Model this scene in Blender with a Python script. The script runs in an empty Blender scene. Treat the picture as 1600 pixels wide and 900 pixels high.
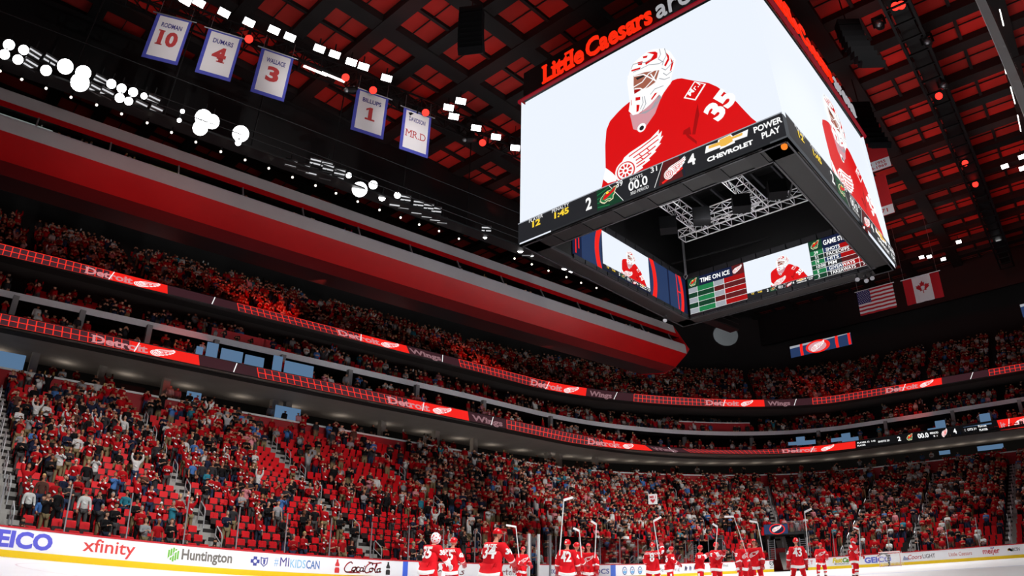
import bpy, bmesh, math, random
import numpy as np
from mathutils import Vector, Matrix
from mathutils.geometry import tessellate_polygon

PI = math.pi
random.seed(7)
rng = np.random.default_rng(7)
sc = bpy.context.scene
col = sc.collection

# ------------------------------------------------------------------ camera: a fisheye lens at the corner of the rink
CAM = (0.0, 0.0, 1.067)
F, K3, K4 = 1055.0888, -0.0822, -0.0338            # focal length in pixels of a 1600 wide frame, radial terms
PITCH, ROLL, YAW = 0.4027, 0.0181, 0.7663
_cr, _sr, _cp, _sp, _cw, _sw = (math.cos(ROLL), math.sin(ROLL), math.cos(PITCH), math.sin(PITCH), math.cos(YAW), math.sin(YAW))


def cam_to_world(v):
    x = v[0] * _cr - v[1] * _sr
    y = v[0] * _sr + v[1] * _cr
    z = v[2]
    fw = z * _cp - y * _sp
    up = z * _sp + y * _cp
    return Vector((x * _cw - fw * _sw, x * _sw + fw * _cw, up))


cd = bpy.data.cameras.new('camera')
cam = bpy.data.objects.new('camera', cd)
col.objects.link(cam)
_R, _U, _F = cam_to_world((1, 0, 0)), cam_to_world((0, 1, 0)), cam_to_world((0, 0, 1))
_M = Matrix((_R, _U, -_F)).transposed().to_4x4()
_M.translation = CAM
cam.matrix_world = _M
cd.type = 'PANO'
cd.sensor_width = 36
cd.sensor_fit = 'HORIZONTAL'
cd.panorama_type = 'FISHEYE_LENS_POLYNOMIAL'
_u = 1600 / 36 / F
cd.fisheye_polynomial_k0 = 0
cd.fisheye_polynomial_k1 = -_u
cd.fisheye_polynomial_k2 = 0
cd.fisheye_polynomial_k3 = -K3 * _u ** 3
cd.fisheye_polynomial_k4 = -K4 * _u ** 4
cd.fisheye_fov = PI
cd.clip_end = 500
sc.camera = cam

# ------------------------------------------------------------------ exposure, world, large lights
sc.view_settings.view_transform = 'Standard'
sc.view_settings.look = 'None'
sc.view_settings.exposure = 0.0
sc.view_settings.gamma = 1.0
sc.view_settings.use_curve_mapping = False
W = bpy.data.worlds.new('world')
sc.world = W
W.use_nodes = True
W.node_tree.nodes['Background'].inputs[0].default_value = (0.55, 0.42, 0.45, 1)
W.node_tree.nodes['Background'].inputs[1].default_value = 0.06


def spot(name, loc, target, power, size_deg, blend, color=(1, 1, 1), radius=0.4):
    l = bpy.data.lights.new(name, 'SPOT')
    l.energy = power
    l.spot_size = math.radians(size_deg)
    l.spot_blend = blend
    l.color = color
    l.shadow_soft_size = radius
    o = bpy.data.objects.new(name, l)
    col.objects.link(o)
    o.location = loc
    o.rotation_euler = (Vector(target) - Vector(loc)).to_track_quat('-Z', 'Y').to_euler()
    return o


# sports lighting: rows of lamps over both long sides, thrown onto the ice and its surroundings, plus added fill
SPORT = 27000
for i, y in enumerate((4, 18, 32, 46, 60)):
    spot('sports_and_fill_light', (-37 + .1 * y, y, 29), (-19, y, 0), SPORT, 64, 1.0, (1, .97, .95), .5)
    spot('sports_and_fill_light', (4, y, 30), (-25, y, 1), SPORT * 1.5, 63, 1.0, (1, .97, .95), .5)
for y in (14, 34, 54):
    spot('sports_and_fill_light', (8, y, 29), (-1, y, 0), SPORT * .8, 56, 1.0, (1, .97, .95), .5)  # extra row added to brighten the ice on the right
    spot('sports_and_fill_light', (5, y, 31), (-50, y, 15), SPORT * .3, 74, 1.0, (1, .97, .95), .5)  # weak wide fill added to brighten the balcony tiers
spot('sports_and_fill_light', (-14, 26, 33), (-16, 90, 16), SPORT * .1, 60, 1.0, (1, .97, .95), .5)
spot('sports_and_fill_light', (-15, 88, 31), (-17, 60, 0), SPORT * .5, 70, 1, (1, .97, .95), .5)
spot('sports_and_fill_light', (-14, 30, 33), (-17, 68, 1), SPORT * .62, 62, 1, (1, .97, .95), .5)
# red wash lamps under the roof deck
RED_UP = 210
for x in (-42, -36, -30, -24):
    for y in (6, 13, 20, 27, 34, 41, 48):
        spot('red_wash_light', (x + 1.2, y - 1.0, 33.6), (x + .6, y + .8, 37), RED_UP * .5, 150, 1, (1, .05, .02), .15)
for x in (-16, -10, -4, 2, 8):
    for y in (34, 41, 48, 55, 62, 69, 76, 83):
        spot('red_wash_light', (x, y - 1.6, 33.4), (x, y + 1.2, 37), RED_UP, 150, 1, (1, .05, .02), .15)
# red wash onto the red fascia of the gondola, red and white stage spots on the seats (two of the red ones added), a white spot on the far wall
for y, p in ((-2, 360), (7, 1400), (15, 580), (24, 420), (34, 380), (44, 380), (54, 340)):
    spot('red_wash_light', (-30 + .125 * y, y, 15.5), (-41.5 + .125 * y, y + 1, 21.6), p, 60, 1, (1, .1, .08), .4)


for y in (8, 16, 24):
    spot('banner_fill_light', (-27, y - 2, 30), (-37.5 + .15 * y, y, 31.3), 1500, 50, 1.0, (1, .97, .96), .3)  # fill added to whiten the banners, no fixture built for it
# red stage spots that fall on parts of the crowd, two added under the gondola, white ones on two places of the lower stand
for src, dst, p_, a_, c_ in (((-40.6, 23, 20.3), (-52, 23.5, 22), 5200, 34, (1, .06, .04)), ((-37.6, 46, 20.3), (-49.5, 46.5, 22), 4200, 30, (1, .06, .04)), ((8, 60, 17), (-26, 86, 21.5), 16000, 9, (1, .06, .04)),
                             ((-20, 60, 33), (-24, 80, 8), 9000, 10, (1, .08, .05)), ((-2, 50, 20), (-16, 86, 17.5), 12000, 7, (1, .08, .05)), ((-2, 14, 33), (-47.5, 19, 10.5), 16000, 5.5, (1, .95, .92)),
                             ((-2, 18, 33), (-45.5, 30.5, 10.6), 14000, 6, (1, .3, .28)), ((-4, 46, 33), (-12, 78, 6), 5000, 6, (1, .95, .95)), ((8, 18, 14), (-50, 16, 14.6), 30000, 6, (1, .06, .04))):
    spot('stage_and_added_light', src, dst, p_, a_, .5, c_, .15)


def sl(h):
    """A colour given as sRGB hex, in linear values."""
    v = [int(h[i:i + 2], 16) / 255 for i in (1, 3, 5)]
    return tuple(x / 12.92 if x <= .04045 else ((x + .055) / 1.055) ** 2.4 for x in v)


# ------------------------------------------------------------------ rays: where a line of sight meets a real surface
def ray(px, py):
    dx, dy = px - 800.0, py - 450.0
    r = math.hypot(dx, dy) + 1e-9
    q = r / F
    th = q + K3 * q ** 3 + K4 * q ** 4
    s = math.sin(th) / r
    return cam_to_world((dx * s, -dy * s, math.cos(th)))


def on_plane(px, py, axis, val):
    d = ray(px, py)
    t = (val - CAM[axis]) / d[axis]
    return Vector(CAM) + d * t


def on_x(px, py, v): return on_plane(px, py, 0, v)
def on_y(px, py, v): return on_plane(px, py, 1, v)
def on_z(px, py, v): return on_plane(px, py, 2, v)


def on_vertical(px, py, a, b):
    """Where the line of sight meets the upright plane through a and b."""
    d = ray(px, py)
    n = Vector((-(b[1] - a[1]), b[0] - a[0], 0))
    t = n.dot(Vector(a) - Vector(CAM)) / n.dot(d)
    return Vector(CAM) + d * t


def project(P):
    P = np.atleast_2d(np.asarray(P, float)) - CAM
    x = P[:, 0] * _cw + P[:, 1] * _sw
    fw = -P[:, 0] * _sw + P[:, 1] * _cw
    z = fw * _cp + P[:, 2] * _sp
    y = -fw * _sp + P[:, 2] * _cp
    a = x * _cr + y * _sr
    b = -x * _sr + y * _cr
    th = np.arctan2(np.hypot(a, b), z)
    q = th.copy()
    for _ in range(30):
        q = q - (q + K3 * q ** 3 + K4 * q ** 4 - th) / (1 + 3 * K3 * q ** 2 + 4 * K4 * q ** 3)
    n = np.hypot(a, b) + 1e-12
    out = np.stack([800 + F * q * a / n, 450 - F * q * b / n], 1)
    out[th > 1.0] = -9999
    return out


# ------------------------------------------------------------------ materials
MATS = {}


def mat(name, color, rough=.6, metal=0.0, emit=None, strength=1.0, noise=0.0, scale=6.0, spec=.4, sample=None):
    if name in MATS:
        return MATS[name]
    m = bpy.data.materials.new(name)
    m.use_nodes = True
    nt = m.node_tree
    b = nt.nodes['Principled BSDF']
    c = sl(color) if isinstance(color, str) else color
    b.inputs['Base Color'].default_value = (*c, 1)
    b.inputs['Roughness'].default_value = rough
    b.inputs['Metallic'].default_value = metal
    b.inputs['Specular IOR Level'].default_value = spec
    if noise:
        tc = nt.nodes.new('ShaderNodeTexCoord')
        n = nt.nodes.new('ShaderNodeTexNoise')
        n.inputs['Scale'].default_value = scale
        n.inputs['Detail'].default_value = 5
        mx = nt.nodes.new('ShaderNodeMix')
        mx.data_type = 'RGBA'
        mx.inputs[6].default_value = (*[x * (1 - noise) for x in c], 1)
        mx.inputs[7].default_value = (*[min(1, x * (1 + noise)) for x in c], 1)
        nt.links.new(tc.outputs['Object'], n.inputs['Vector'])
        nt.links.new(n.outputs['Fac'], mx.inputs[0])
        nt.links.new(mx.outputs[2], b.inputs['Base Color'])
    if emit is not None:
        e = sl(emit) if isinstance(emit, str) else emit
        b.inputs['Emission Color'].default_value = (*e, 1)
        b.inputs['Emission Strength'].default_value = strength
        b.inputs['Base Color'].default_value = (.01, .01, .01, 1)
        b.inputs['Specular IOR Level'].default_value = .05
        m.cycles.emission_sampling = sample or 'NONE'
    MATS[name] = m
    return m


def glow(name, color, strength=1.0, sample=None):
    return mat(name, '#000000', .5, 0, color, strength, sample=sample)


def object_colour_mat(name, rough=.8):
    """Cloth whose colour is the object's own colour, with a fine weave."""
    m = bpy.data.materials.new(name)
    m.use_nodes = True
    nt = m.node_tree
    b = nt.nodes['Principled BSDF']
    b.inputs['Roughness'].default_value = rough
    b.inputs['Specular IOR Level'].default_value = .15
    oi = nt.nodes.new('ShaderNodeObjectInfo')
    n = nt.nodes.new('ShaderNodeTexNoise')
    n.inputs['Scale'].default_value = 14
    hsv = nt.nodes.new('ShaderNodeHueSaturation')
    mr = nt.nodes.new('ShaderNodeMapRange')
    mr.inputs[3].default_value = .75
    mr.inputs[4].default_value = 1.15
    nt.links.new(n.outputs['Fac'], mr.inputs[0])
    nt.links.new(mr.outputs[0], hsv.inputs['Value'])
    nt.links.new(oi.outputs['Color'], hsv.inputs['Color'])
    nt.links.new(hsv.outputs['Color'], b.inputs['Base Color'])
    MATS[name] = m
    return m


def attribute_mat(name, attr):
    m = bpy.data.materials.new(name)
    m.use_nodes = True
    nt = m.node_tree
    b = nt.nodes['Principled BSDF']
    b.inputs['Roughness'].default_value = .85
    b.inputs['Specular IOR Level'].default_value = .1
    a = nt.nodes.new('ShaderNodeAttribute')
    a.attribute_name = attr
    nt.links.new(a.outputs['Color'], b.inputs['Base Color'])
    MATS[name] = m
    return m


M_ICE = mat('ice', '#eef0f2', .28, noise=.03, scale=.8, spec=.3)
M_BOARD = mat('board_white', '#e9eaee', .35, noise=.02, scale=2)
M_YELLOW = mat('kick_yellow', '#e8c416', .4, noise=.05)
M_REDRAIL = mat('rail_red', '#b5202a', .4)
M_CONC = mat('concrete', '#57514f', .9, noise=.25, scale=1.5)
M_CONC_D = mat('concrete_dark', '#2b2726', .9, noise=.3, scale=1.2)
M_STEP = mat('stair_concrete', '#a5a19d', .85, noise=.15, scale=2)
M_SEAT = mat('seat_red', '#dc101c', .5, noise=.08, scale=3, spec=.15)
M_BLACK = mat('black_metal', '#0c0c0d', .5, noise=.3, scale=2)
M_DARK = mat('dark_wall', '#1a1919', .9, noise=.3, scale=.5)
M_GREY = mat('grey_panel', '#8f8d8e', .6, noise=.08, scale=1)
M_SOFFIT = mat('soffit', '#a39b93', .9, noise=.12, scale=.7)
M_LEDGE = mat('ledge_grey', '#e2e2e6', .6, noise=.08)
M_STEEL = mat('steel', '#9a9a9e', .35, .8)
M_ALU = mat('aluminium', '#d4d4d8', .35, .5)
M_WHITE = mat('white_paint', '#e6e6e6', .5)
M_REDWALL = mat('red_wall', '#a80f1a', .6, noise=.1, scale=1)
M_FASCIA = mat('red_fascia', '#980408', .3, noise=.12, scale=.35)
M_STRIPE = mat('red_stripe', '#a30b12', .2, noise=.06, scale=.5)
M_DECK = mat('roof_deck', '#9a2018', .8, noise=.2, scale=.6)
M_BEAM = mat('beam_black', '#0b0a0a', .7, noise=.3)
M_JERSEY = object_colour_mat('cloth_shirt')
M_TROUSER = object_colour_mat('cloth_trousers')
M_HAIR = object_colour_mat('hair')
M_SKIN = object_colour_mat('skin', .6)
M_SHOE = mat('shoe_black', '#161415', .5)
M_EYE = mat('eye_dark', '#1d1412', .4)
M_LIP = mat('lip', '#8d4a44', .5)
M_JRED = mat('jersey_red', '#d3121f', .75, noise=.08, scale=9, spec=.15)
M_JWHITE = mat('jersey_white', '#efefef', .75, noise=.04, scale=9, spec=.15)
M_CROWD = attribute_mat('crowd_cloth', 'tint')


def glass_mat():
    m = bpy.data.materials.new('rink_glass')
    m.use_nodes = True
    nt = m.node_tree
    nt.nodes.clear()
    o = nt.nodes.new('ShaderNodeOutputMaterial')
    mx = nt.nodes.new('ShaderNodeMixShader')
    t = nt.nodes.new('ShaderNodeBsdfTransparent')
    g = nt.nodes.new('ShaderNodeBsdfGlossy')
    g.inputs['Roughness'].default_value = .03
    t.inputs[0].default_value = (.9, .93, .93, 1)
    fr = nt.nodes.new('ShaderNodeFresnel')
    fr.inputs[0].default_value = 1.3
    nt.links.new(fr.outputs[0], mx.inputs[0])
    nt.links.new(t.outputs[0], mx.inputs[1])
    nt.links.new(g.outputs[0], mx.inputs[2])
    nt.links.new(mx.outputs[0], o.inputs[0])
    MATS['rink_glass'] = m
    return m


M_GLASS = glass_mat()

# ------------------------------------------------------------------ mesh building and object tagging
ORG = {}
TXT = {}


def slab(V, Fs):
    """Slab feet and heads for the upright stems of a line of lettering."""
    cnt = {}
    for f in Fs:
        for i in range(len(f)):
            e = tuple(sorted((f[i], f[(i + 1) % len(f)])))
            cnt[e] = cnt.get(e, 0) + 1
    up = []
    for (i, j), k in cnt.items():
        if k == 1 and abs(V[i][1] - V[j][1]) > .25 and abs(V[i][0] - V[j][0]) < .03:
            up.append(((V[i][0] + V[j][0]) / 2, min(V[i][1], V[j][1]), max(V[i][1], V[j][1])))
    up.sort()
    V, Fs = [tuple(v) for v in V], list(Fs)
    for a, (x0, l0, h0) in enumerate(up):
        for x1, l1, h1 in up[a + 1:a + 3]:
            if .05 < x1 - x0 < .3 and min(h0, h1) - max(l0, l1) > .2:
                lo, hi = min(l0, l1), max(h0, h1)
                for X0_, X1_, Y0_, Y1_ in (((x0 - .09, x1 + .09, lo, lo + .09),) if lo < .12 else ()) + ((x0 - .1, x1 + (.05 if hi > .95 else 0), hi - .09, hi),):
                    n = len(V)
                    V += [(X0_, Y0_), (X1_, Y0_), (X1_, Y1_), (X0_, Y1_)]
                    Fs.append((n, n + 1, n + 2, n + 3))
                break
    return np.array(V), Fs


def text2d(s, bold=0.0, serif=False):
    """A line of lettering as flat triangles: points scaled so that a capital is 1 high, left edge at 0."""
    key = (s, bold, serif)
    if key in TXT:
        return TXT[key]
    c = bpy.data.curves.new('t', 'FONT')
    c.body = s
    c.offset = bold
    c.resolution_u = 3
    o = bpy.data.objects.new('t', c)
    col.objects.link(o)
    dg = bpy.context.evaluated_depsgraph_get()
    me = o.evaluated_get(dg).to_mesh()
    V = np.array([v.co[:2] for v in me.vertices]).reshape(-1, 2)
    Fc = [tuple(p.vertices) for p in me.polygons]
    o.evaluated_get(dg).to_mesh_clear()
    bpy.data.objects.remove(o)
    bpy.data.curves.remove(c)
    V = V / .7
    if serif:
        V, Fc = slab(V, Fc)
    V[:, 0] -= V[:, 0].min()
    TXT[key] = (V, Fc, V[:, 0].max())
    return TXT[key]


class MB:
    def __init__(s):
        s.v, s.f, s.m, s.uv = [], [], [], {}

    def add(s, V, Fs, m=0):
        n = len(s.v)
        s.v.extend(tuple(p) for p in V)
        s.f.extend(tuple(i + n for i in f) for f in Fs)
        s.m.extend([m] * len(Fs))

    def box(s, c, d, m=0, R=None):
        V = [Vector((sx * d[0] / 2, sy * d[1] / 2, sz * d[2] / 2)) for sz in (-1, 1) for sy in (-1, 1) for sx in (-1, 1)]
        if R is not None:
            V = [R @ p for p in V]
        V = [p + Vector(c) for p in V]
        s.add(V, [(0, 2, 3, 1), (4, 5, 7, 6), (0, 1, 5, 4), (2, 6, 7, 3), (0, 4, 6, 2), (1, 3, 7, 5)], m)

    def bar(s, a, b, w, h, m=0, up=(0, 0, 1)):
        a, b = Vector(a), Vector(b)
        d = (b - a).normalized()
        u = Vector(up)
        if abs(d.dot(u)) > .98:
            u = Vector((1, 0, 0))
        x = d.cross(u).normalized()
        z = x.cross(d).normalized()
        V = [p + x * (i * w / 2) + z * (j * h / 2) for p in (a, b) for i, j in ((-1, -1), (1, -1), (1, 1), (-1, 1))]
        s.add(V, [(0, 3, 2, 1), (4, 5, 6, 7), (0, 1, 5, 4), (1, 2, 6, 5), (2, 3, 7, 6), (3, 0, 4, 7)], m)

    def tube(s, pts, r, n=8, m=0, cap=True):
        pts = [Vector(p) for p in pts]
        rs = r if isinstance(r, (list, tuple)) else [r] * len(pts)
        V, Fs = [], []
        ref = None
        for i, p in enumerate(pts):
            d = (pts[min(i + 1, len(pts) - 1)] - pts[max(i - 1, 0)]).normalized()
            if ref is None:
                ref = Vector((0, 0, 1)) if abs(d.z) < .9 else Vector((1, 0, 0))
            x = d.cross(ref)
            if x.length < 1e-4:
                x = d.cross(Vector((0, 1, .3)))
            x.normalize()
            y = x.cross(d)
            ref = y
            for k in range(n):
                a = 2 * PI * k / n
                V.append(p + (x * math.cos(a) + y * math.sin(a)) * rs[i])
        for i in range(len(pts) - 1):
            for k in range(n):
                k2 = (k + 1) % n
                Fs.append((i * n + k, i * n + k2, (i + 1) * n + k2, (i + 1) * n + k))
        if cap:
            Fs.append(tuple(range(n))[::-1])
            Fs.append(tuple(range((len(pts) - 1) * n, len(pts) * n)))
        s.add(V, Fs, m)

    def ball(s, c, r, nu=12, nv=8, m=0, sc3=(1, 1, 1)):
        V, Fs = [], []
        for j in range(nv + 1):
            th = PI * j / nv
            for i in range(nu):
                a = 2 * PI * i / nu
                V.append((c[0] + r * sc3[0] * math.sin(th) * math.cos(a), c[1] + r * sc3[1] * math.sin(th) * math.sin(a), c[2] + r * sc3[2] * math.cos(th)))
        for j in range(nv):
            for i in range(nu):
                Fs.append((j * nu + i, (j + 1) * nu + i, (j + 1) * nu + (i + 1) % nu, j * nu + (i + 1) % nu))
        s.add(V, Fs, m)

    def poly(s, pts, fn, m=0, layer=0):
        """A flat polygon drawn in a surface's own coordinates; fn maps (u, v, layer) to the point."""
        P = [Vector((p[0], p[1], 0)) for p in pts]
        s.add([fn(p[0], p[1], layer) for p in pts], tessellate_polygon([P]), m)

    def strip(s, pts, w, fn, m=0, layer=0):
        """A line of even width drawn in a surface's own coordinates."""
        for a, b in zip(pts[:-1], pts[1:]):
            d = Vector((b[0] - a[0], b[1] - a[1]))
            if d.length < 1e-6:
                continue
            d.normalize()
            n = Vector((-d.y, d.x)) * w / 2
            e = d * w * .3
            a2, b2 = Vector(a[:2]) - e, Vector(b[:2]) + e
            s.poly([a2 - n, b2 - n, b2 + n, a2 + n], fn, m, layer)

    def disc(s, c, r, fn, m=0, layer=0, n=20, ry=None):
        s.poly([(c[0] + r * math.cos(2 * PI * k / n), c[1] + (ry or r) * math.sin(2 * PI * k / n)) for k in range(n)], fn, m, layer)

    def text(s, string, o, fn, h, m=0, layer=1, width=None, bold=0.0, shear=0.0, rot=0.0, align='l', serif=False):
        """Lettering with its baseline start (or middle) at o, capitals h high, optionally fitted to a width."""
        V, Fs, w = text2d(string, bold, serif)
        sx = (width / w) if width else h
        ca, sa = math.cos(rot), math.sin(rot)
        P = []
        for x, y in V:
            X = x * sx + y * h * shear - (0 if align == 'l' else w * sx / 2)
            Y = y * h
            P.append(fn(o[0] + X * ca - Y * sa, o[1] + X * sa + Y * ca, layer))
        s.add(P, Fs, m)

    def build(s, name, mats, parent=None, smooth=False, uv=None):
        me = bpy.data.meshes.new(name)
        org = ORG.get(parent.name, Vector((0, 0, 0))) if parent is not None else Vector((0, 0, 0))
        V = np.array([tuple(p) for p in s.v], float).reshape(-1, 3) - np.array(org)
        me.from_pydata(V.tolist(), [], s.f)
        ms = mats if isinstance(mats, (list, tuple)) else [mats]
        for q in ms:
            me.materials.append(q)
        me.polygons.foreach_set('material_index', np.array(s.m, dtype=np.int32))
        me.polygons.foreach_set('use_smooth', np.full(len(s.f), bool(smooth)))
        if uv is not None:
            lay = me.uv_layers.new(name='UVMap')
            idx = np.empty(len(me.loops), dtype=np.int32)
            me.loops.foreach_get('vertex_index', idx)
            lay.data.foreach_set('uv', np.array(uv, float)[idx].ravel())
        me.validate()
        me.update()
        o = bpy.data.objects.new(name, me)
        col.objects.link(o)
        if parent is not None:
            o.parent = parent
            ORG[o.name] = org
        return o


def tag(o, label=None, cat=None, group=None, kind=None):
    if label:
        o['label'] = label
    if cat:
        o['category'] = cat
    if group:
        o['group'] = group
    if kind:
        o['kind'] = kind
    return o


def thing(name, label, cat, loc=(0, 0, 0), group=None):
    o = bpy.data.objects.new(name, None)
    o.empty_display_size = .2
    col.objects.link(o)
    o.location = loc
    ORG[o.name] = Vector(loc)
    return tag(o, label, cat, group)


def copy_tree(o, parent=None):
    c = o.copy()
    col.objects.link(c)
    if parent is not None:
        c.parent = parent
    for ch in KIDS.get(o.name, []):
        copy_tree(ch, c)
    return c


KIDS = {}


def own(p):
    """Remember the children of a prototype, so that copying stays quick."""
    for o in list(col.objects):
        if o.parent is not None:
            KIDS.setdefault(o.parent.name, [])
            if o not in KIDS[o.parent.name]:
                KIDS[o.parent.name].append(o)


def frame_fn(o, U, V, N, eps=.012):
    o, U, V, N = Vector(o), Vector(U), Vector(V), Vector(N)
    return lambda u, v, l=0: o + U * u + V * v + N * (eps * l)


# ------------------------------------------------------------------ emblems drawn in a surface's own coordinates
def winged_wheel(mb, fn, w, r, layer=1, o=(0, 0), s=1.0, shear=0.0, lw=1.0):
    """A white wheel with a wing swept to the right; w and r are the white and red material slots."""
    g = lambda u, v, l=0: fn(o[0] + s * (u + shear * v), o[1] + s * v, l)
    wing = [(.22, .63), (.34, .78), (.55, .86), (.9, .93), (1.2, 1.0), (1.5, 1.16), (1.46, 1.02), (1.57, 1.08), (1.5, .9), (1.58, .92), (1.42, .74), (1.48, .72), (1.26, .58), (1.3, .54),
            (1.05, .42), (1.08, .36), (.82, .28), (.84, .22), (.6, .16), (.45, .3)]
    mb.poly(wing, g, w, layer)
    for a in ([(.5, .74), (.9, .84), (1.42, 1.0)], [(.62, .64), (1.0, .74), (1.42, .86)], [(.68, .53), (1.0, .6), (1.3, .7)], [(.68, .42), (.95, .48), (1.14, .55)], [(.66, .32), (.92, .38)]):
        mb.strip(a, .035 * lw, g, r, layer + 1)
    for a in ([(.8, .66), (.86, .58)], [(.82, .55), (.9, .47)], [(1.05, .75), (1.1, .66)], [(1.02, .62), (1.08, .56)]):
        mb.strip(a, .03 * lw, g, r, layer + 1)
    mb.disc((.33, .34), .34, g, w, layer + 1, 28)
    mb.disc((.33, .34), .285, g, r, layer + 2, 28)
    mb.disc((.33, .34), .25, g, w, layer + 3, 28)
    for k in range(9):
        a = 2 * PI * k / 9
        p = [(.33 + q * math.cos(a + d), .34 + q * math.sin(a + d)) for q, d in ((.1, -.2), (.2, -.22), (.2, .22), (.1, .2))]
        mb.poly(p, g, r, layer + 4)
    mb.disc((.33, .34), .045, g, r, layer + 4, 12)


def bear_head(mb, fn, c, g_, r, y, layer=1, o=(0, 0), s=1.0):
    """A forest landscape in the outline of an animal head: cream rim, green and red fields, a yellow sun."""
    g = lambda u, v, l=0: fn(o[0] + s * u, o[1] + s * v, l)
    out = [(0, .28), (.08, .5), (.3, .74), (.52, .86), (.7, .84), (.92, 1.0), (1.14, 1.0), (1.05, .8), (.96, .62), (.98, .5), (.86, .34), (.84, .12), (.6, .02), (.5, .1), (.3, 0), (.14, .1)]
    mb.poly(out, g, c, layer)
    inn = [(.56 + (x - .56) * .88, .5 + (v - .5) * .86) for x, v in out]
    mb.poly(inn, g, g_, layer + 1)
    mb.poly([(.2, .3), (.32, .58), (.5, .66), (.72, .7), (.94, .9), (1.04, .9), (.9, .62), (.7, .5), (.5, .36), (.36, .3)], g, r, layer + 2)
    mb.disc((.52, .7), .09, g, y, layer + 3, 12)
    mb.strip([(.34, .2), (.5, .24), (.7, .2)], .05, g, c, layer + 2)

# ------------------------------------------------------------------ plan curves of the arena: every tier follows a ring round the far side and far end
CC = (-21.02, 56.6)


def ring_poly(s, e, w, y1=52.0, x2=-24.0):
    S = lambda y: s[0] + s[1] * y + s[2] * y * y
    ys = np.linspace(-13, y1, 60)
    side = np.c_[S(ys), ys]
    P0 = side[-1]
    t0 = np.array([s[1] + 2 * s[2] * y1, 1.0])
    P2 = np.array([x2, e[0] + e[1] * x2])
    t2 = np.array([1, e[1]])
    a = np.linalg.solve(np.array([t0, t2]).T, P2 - P0)
    P1 = P0 + t0 * a[0]
    t = np.linspace(0, 1, 60)[1:-1, None]
    cor = ((1 - t) ** 2 * P0 + 2 * w * t * (1 - t) * P1 + t ** 2 * P2) / ((1 - t) ** 2 + 2 * w * t * (1 - t) + t ** 2)
    xs = np.linspace(x2, 14, 40)
    return np.r_[side, cor, np.c_[xs, e[0] + e[1] * xs]]


def outward(P):
    d = np.gradient(P, axis=0)
    d /= np.linalg.norm(d, axis=1)[:, None]
    return np.c_[-d[:, 1], d[:, 0]]


def resample(P, n):
    L = np.r_[0, np.cumsum(np.hypot(*np.diff(P, axis=0).T))]
    q = np.linspace(0, L[-1], n)
    return np.c_[np.interp(q, L, P[:, 0]), np.interp(q, L, P[:, 1])]


TD = np.r_[np.linspace(0, 1, 70)[:-1], np.linspace(1, 2, 60)[:-1], np.linspace(2, 3, 50)]   # side, corner, end


def at_t(P, t):
    """Points of a ring at the common parameter: 0 to 1 along the side, 1 to 2 round the corner, 2 to 3 along the end."""
    t = np.atleast_1d(t)
    out = np.empty((len(t), 2))
    m = t < 1
    y = -13 + t[m] * (CC[1] + 13)
    out[m] = np.c_[np.interp(y, P[:, 1], P[:, 0]), y]
    m = (t >= 1) & (t <= 2)
    ang = np.arctan2(P[:, 1] - CC[1], P[:, 0] - CC[0])
    ang = np.where(ang < -1.6, ang + 2 * PI, ang)
    rad = np.hypot(P[:, 0] - CC[0], P[:, 1] - CC[1])
    o = np.argsort(ang)
    a = PI - (t[m] - 1) * PI / 2
    r = np.interp(a, ang[o], rad[o])
    out[m] = np.c_[CC[0] + r * np.cos(a), CC[1] + r * np.sin(a)]
    m = t > 2
    x = CC[0] + (t[m] - 2) * (14 - CC[0])
    out[m] = np.c_[x, np.interp(x, P[:, 0], P[:, 1])]
    return out


XL, YF, RC = -29.549, 65.131, 8.53
_a = np.linspace(PI, PI / 2, 40)
BOARDS = np.r_[np.c_[np.full(60, XL), np.linspace(-13, YF - RC - .01, 60)], np.c_[XL + RC + RC * np.cos(_a), YF - RC + RC * np.sin(_a)], np.c_[np.linspace(XL + RC + .01, 14, 40), np.full(40, YF)]]
LOWB = ring_poly((-49.2445, .2745, -.0029), (86.5279, .2271), .4)
LOWT = ring_poly((-49.7295, .2574, -.0023), (83.7215, .0889), .8)
MIDL = ring_poly((-53.8816, .2752, -.0025), (87.8926, .0918), .6)
UPB = ring_poly((-54.3931, .2628, -.0023), (86.3593, .0949), .4)
UPT = ring_poly((-54.4508, .2083, -.0012), (87.0751, .1124), .45)
Z_LB, Z_LT, Z_ML, Z_UB, Z_UT = 13.2, 14.07, 16.87, 19.57, 20.47


def off(P, d):
    return P + outward(P) * d


WALLTOP = off(LOWB, 3.3)
R_B, R_LB, R_LT, R_ML, R_UB, R_UT, R_WT = [at_t(p, TD) for p in (BOARDS, LOWB, LOWT, MIDL, UPB, UPT, WALLTOP)]


def t_at_px(P, z, px):
    """The ring parameter whose point at height z stands at this column of the photograph."""
    q = at_t(P, np.linspace(0, 3, 1500))
    p = project(np.c_[q, np.full(len(q), z)])
    ok = p[:, 0] > -3000
    return float(np.interp(px, p[ok, 0], np.linspace(0, 3, 1500)[ok]))


def band(mb, A, za, B, zb, m=0):
    """A strip between two rings."""
    n = len(A)
    V = [(p[0], p[1], za) for p in A] + [(p[0], p[1], zb) for p in B]
    mb.add(V, [(i, i + 1, n + i + 1, n + i) for i in range(n - 1)], m)


def structure(name, mb, m, smooth=False):
    return tag(mb.build(name, m, None, smooth), kind='structure')


# ------------------------------------------------------------------ the ice and its lines
b = MB()
ice = [(14, -13), (14, YF), (XL + RC, YF)] + [(XL + RC + RC * math.cos(a), YF - RC + RC * math.sin(a)) for a in np.linspace(PI / 2, PI, 24)] + [(XL, -13)]
b.poly(ice, lambda u, v, l=0: (u, v, 0))
structure('floor', b, M_ICE)
gnd = lambda u, v, l=0: (u, v, .002 + .002 * l)


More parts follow.
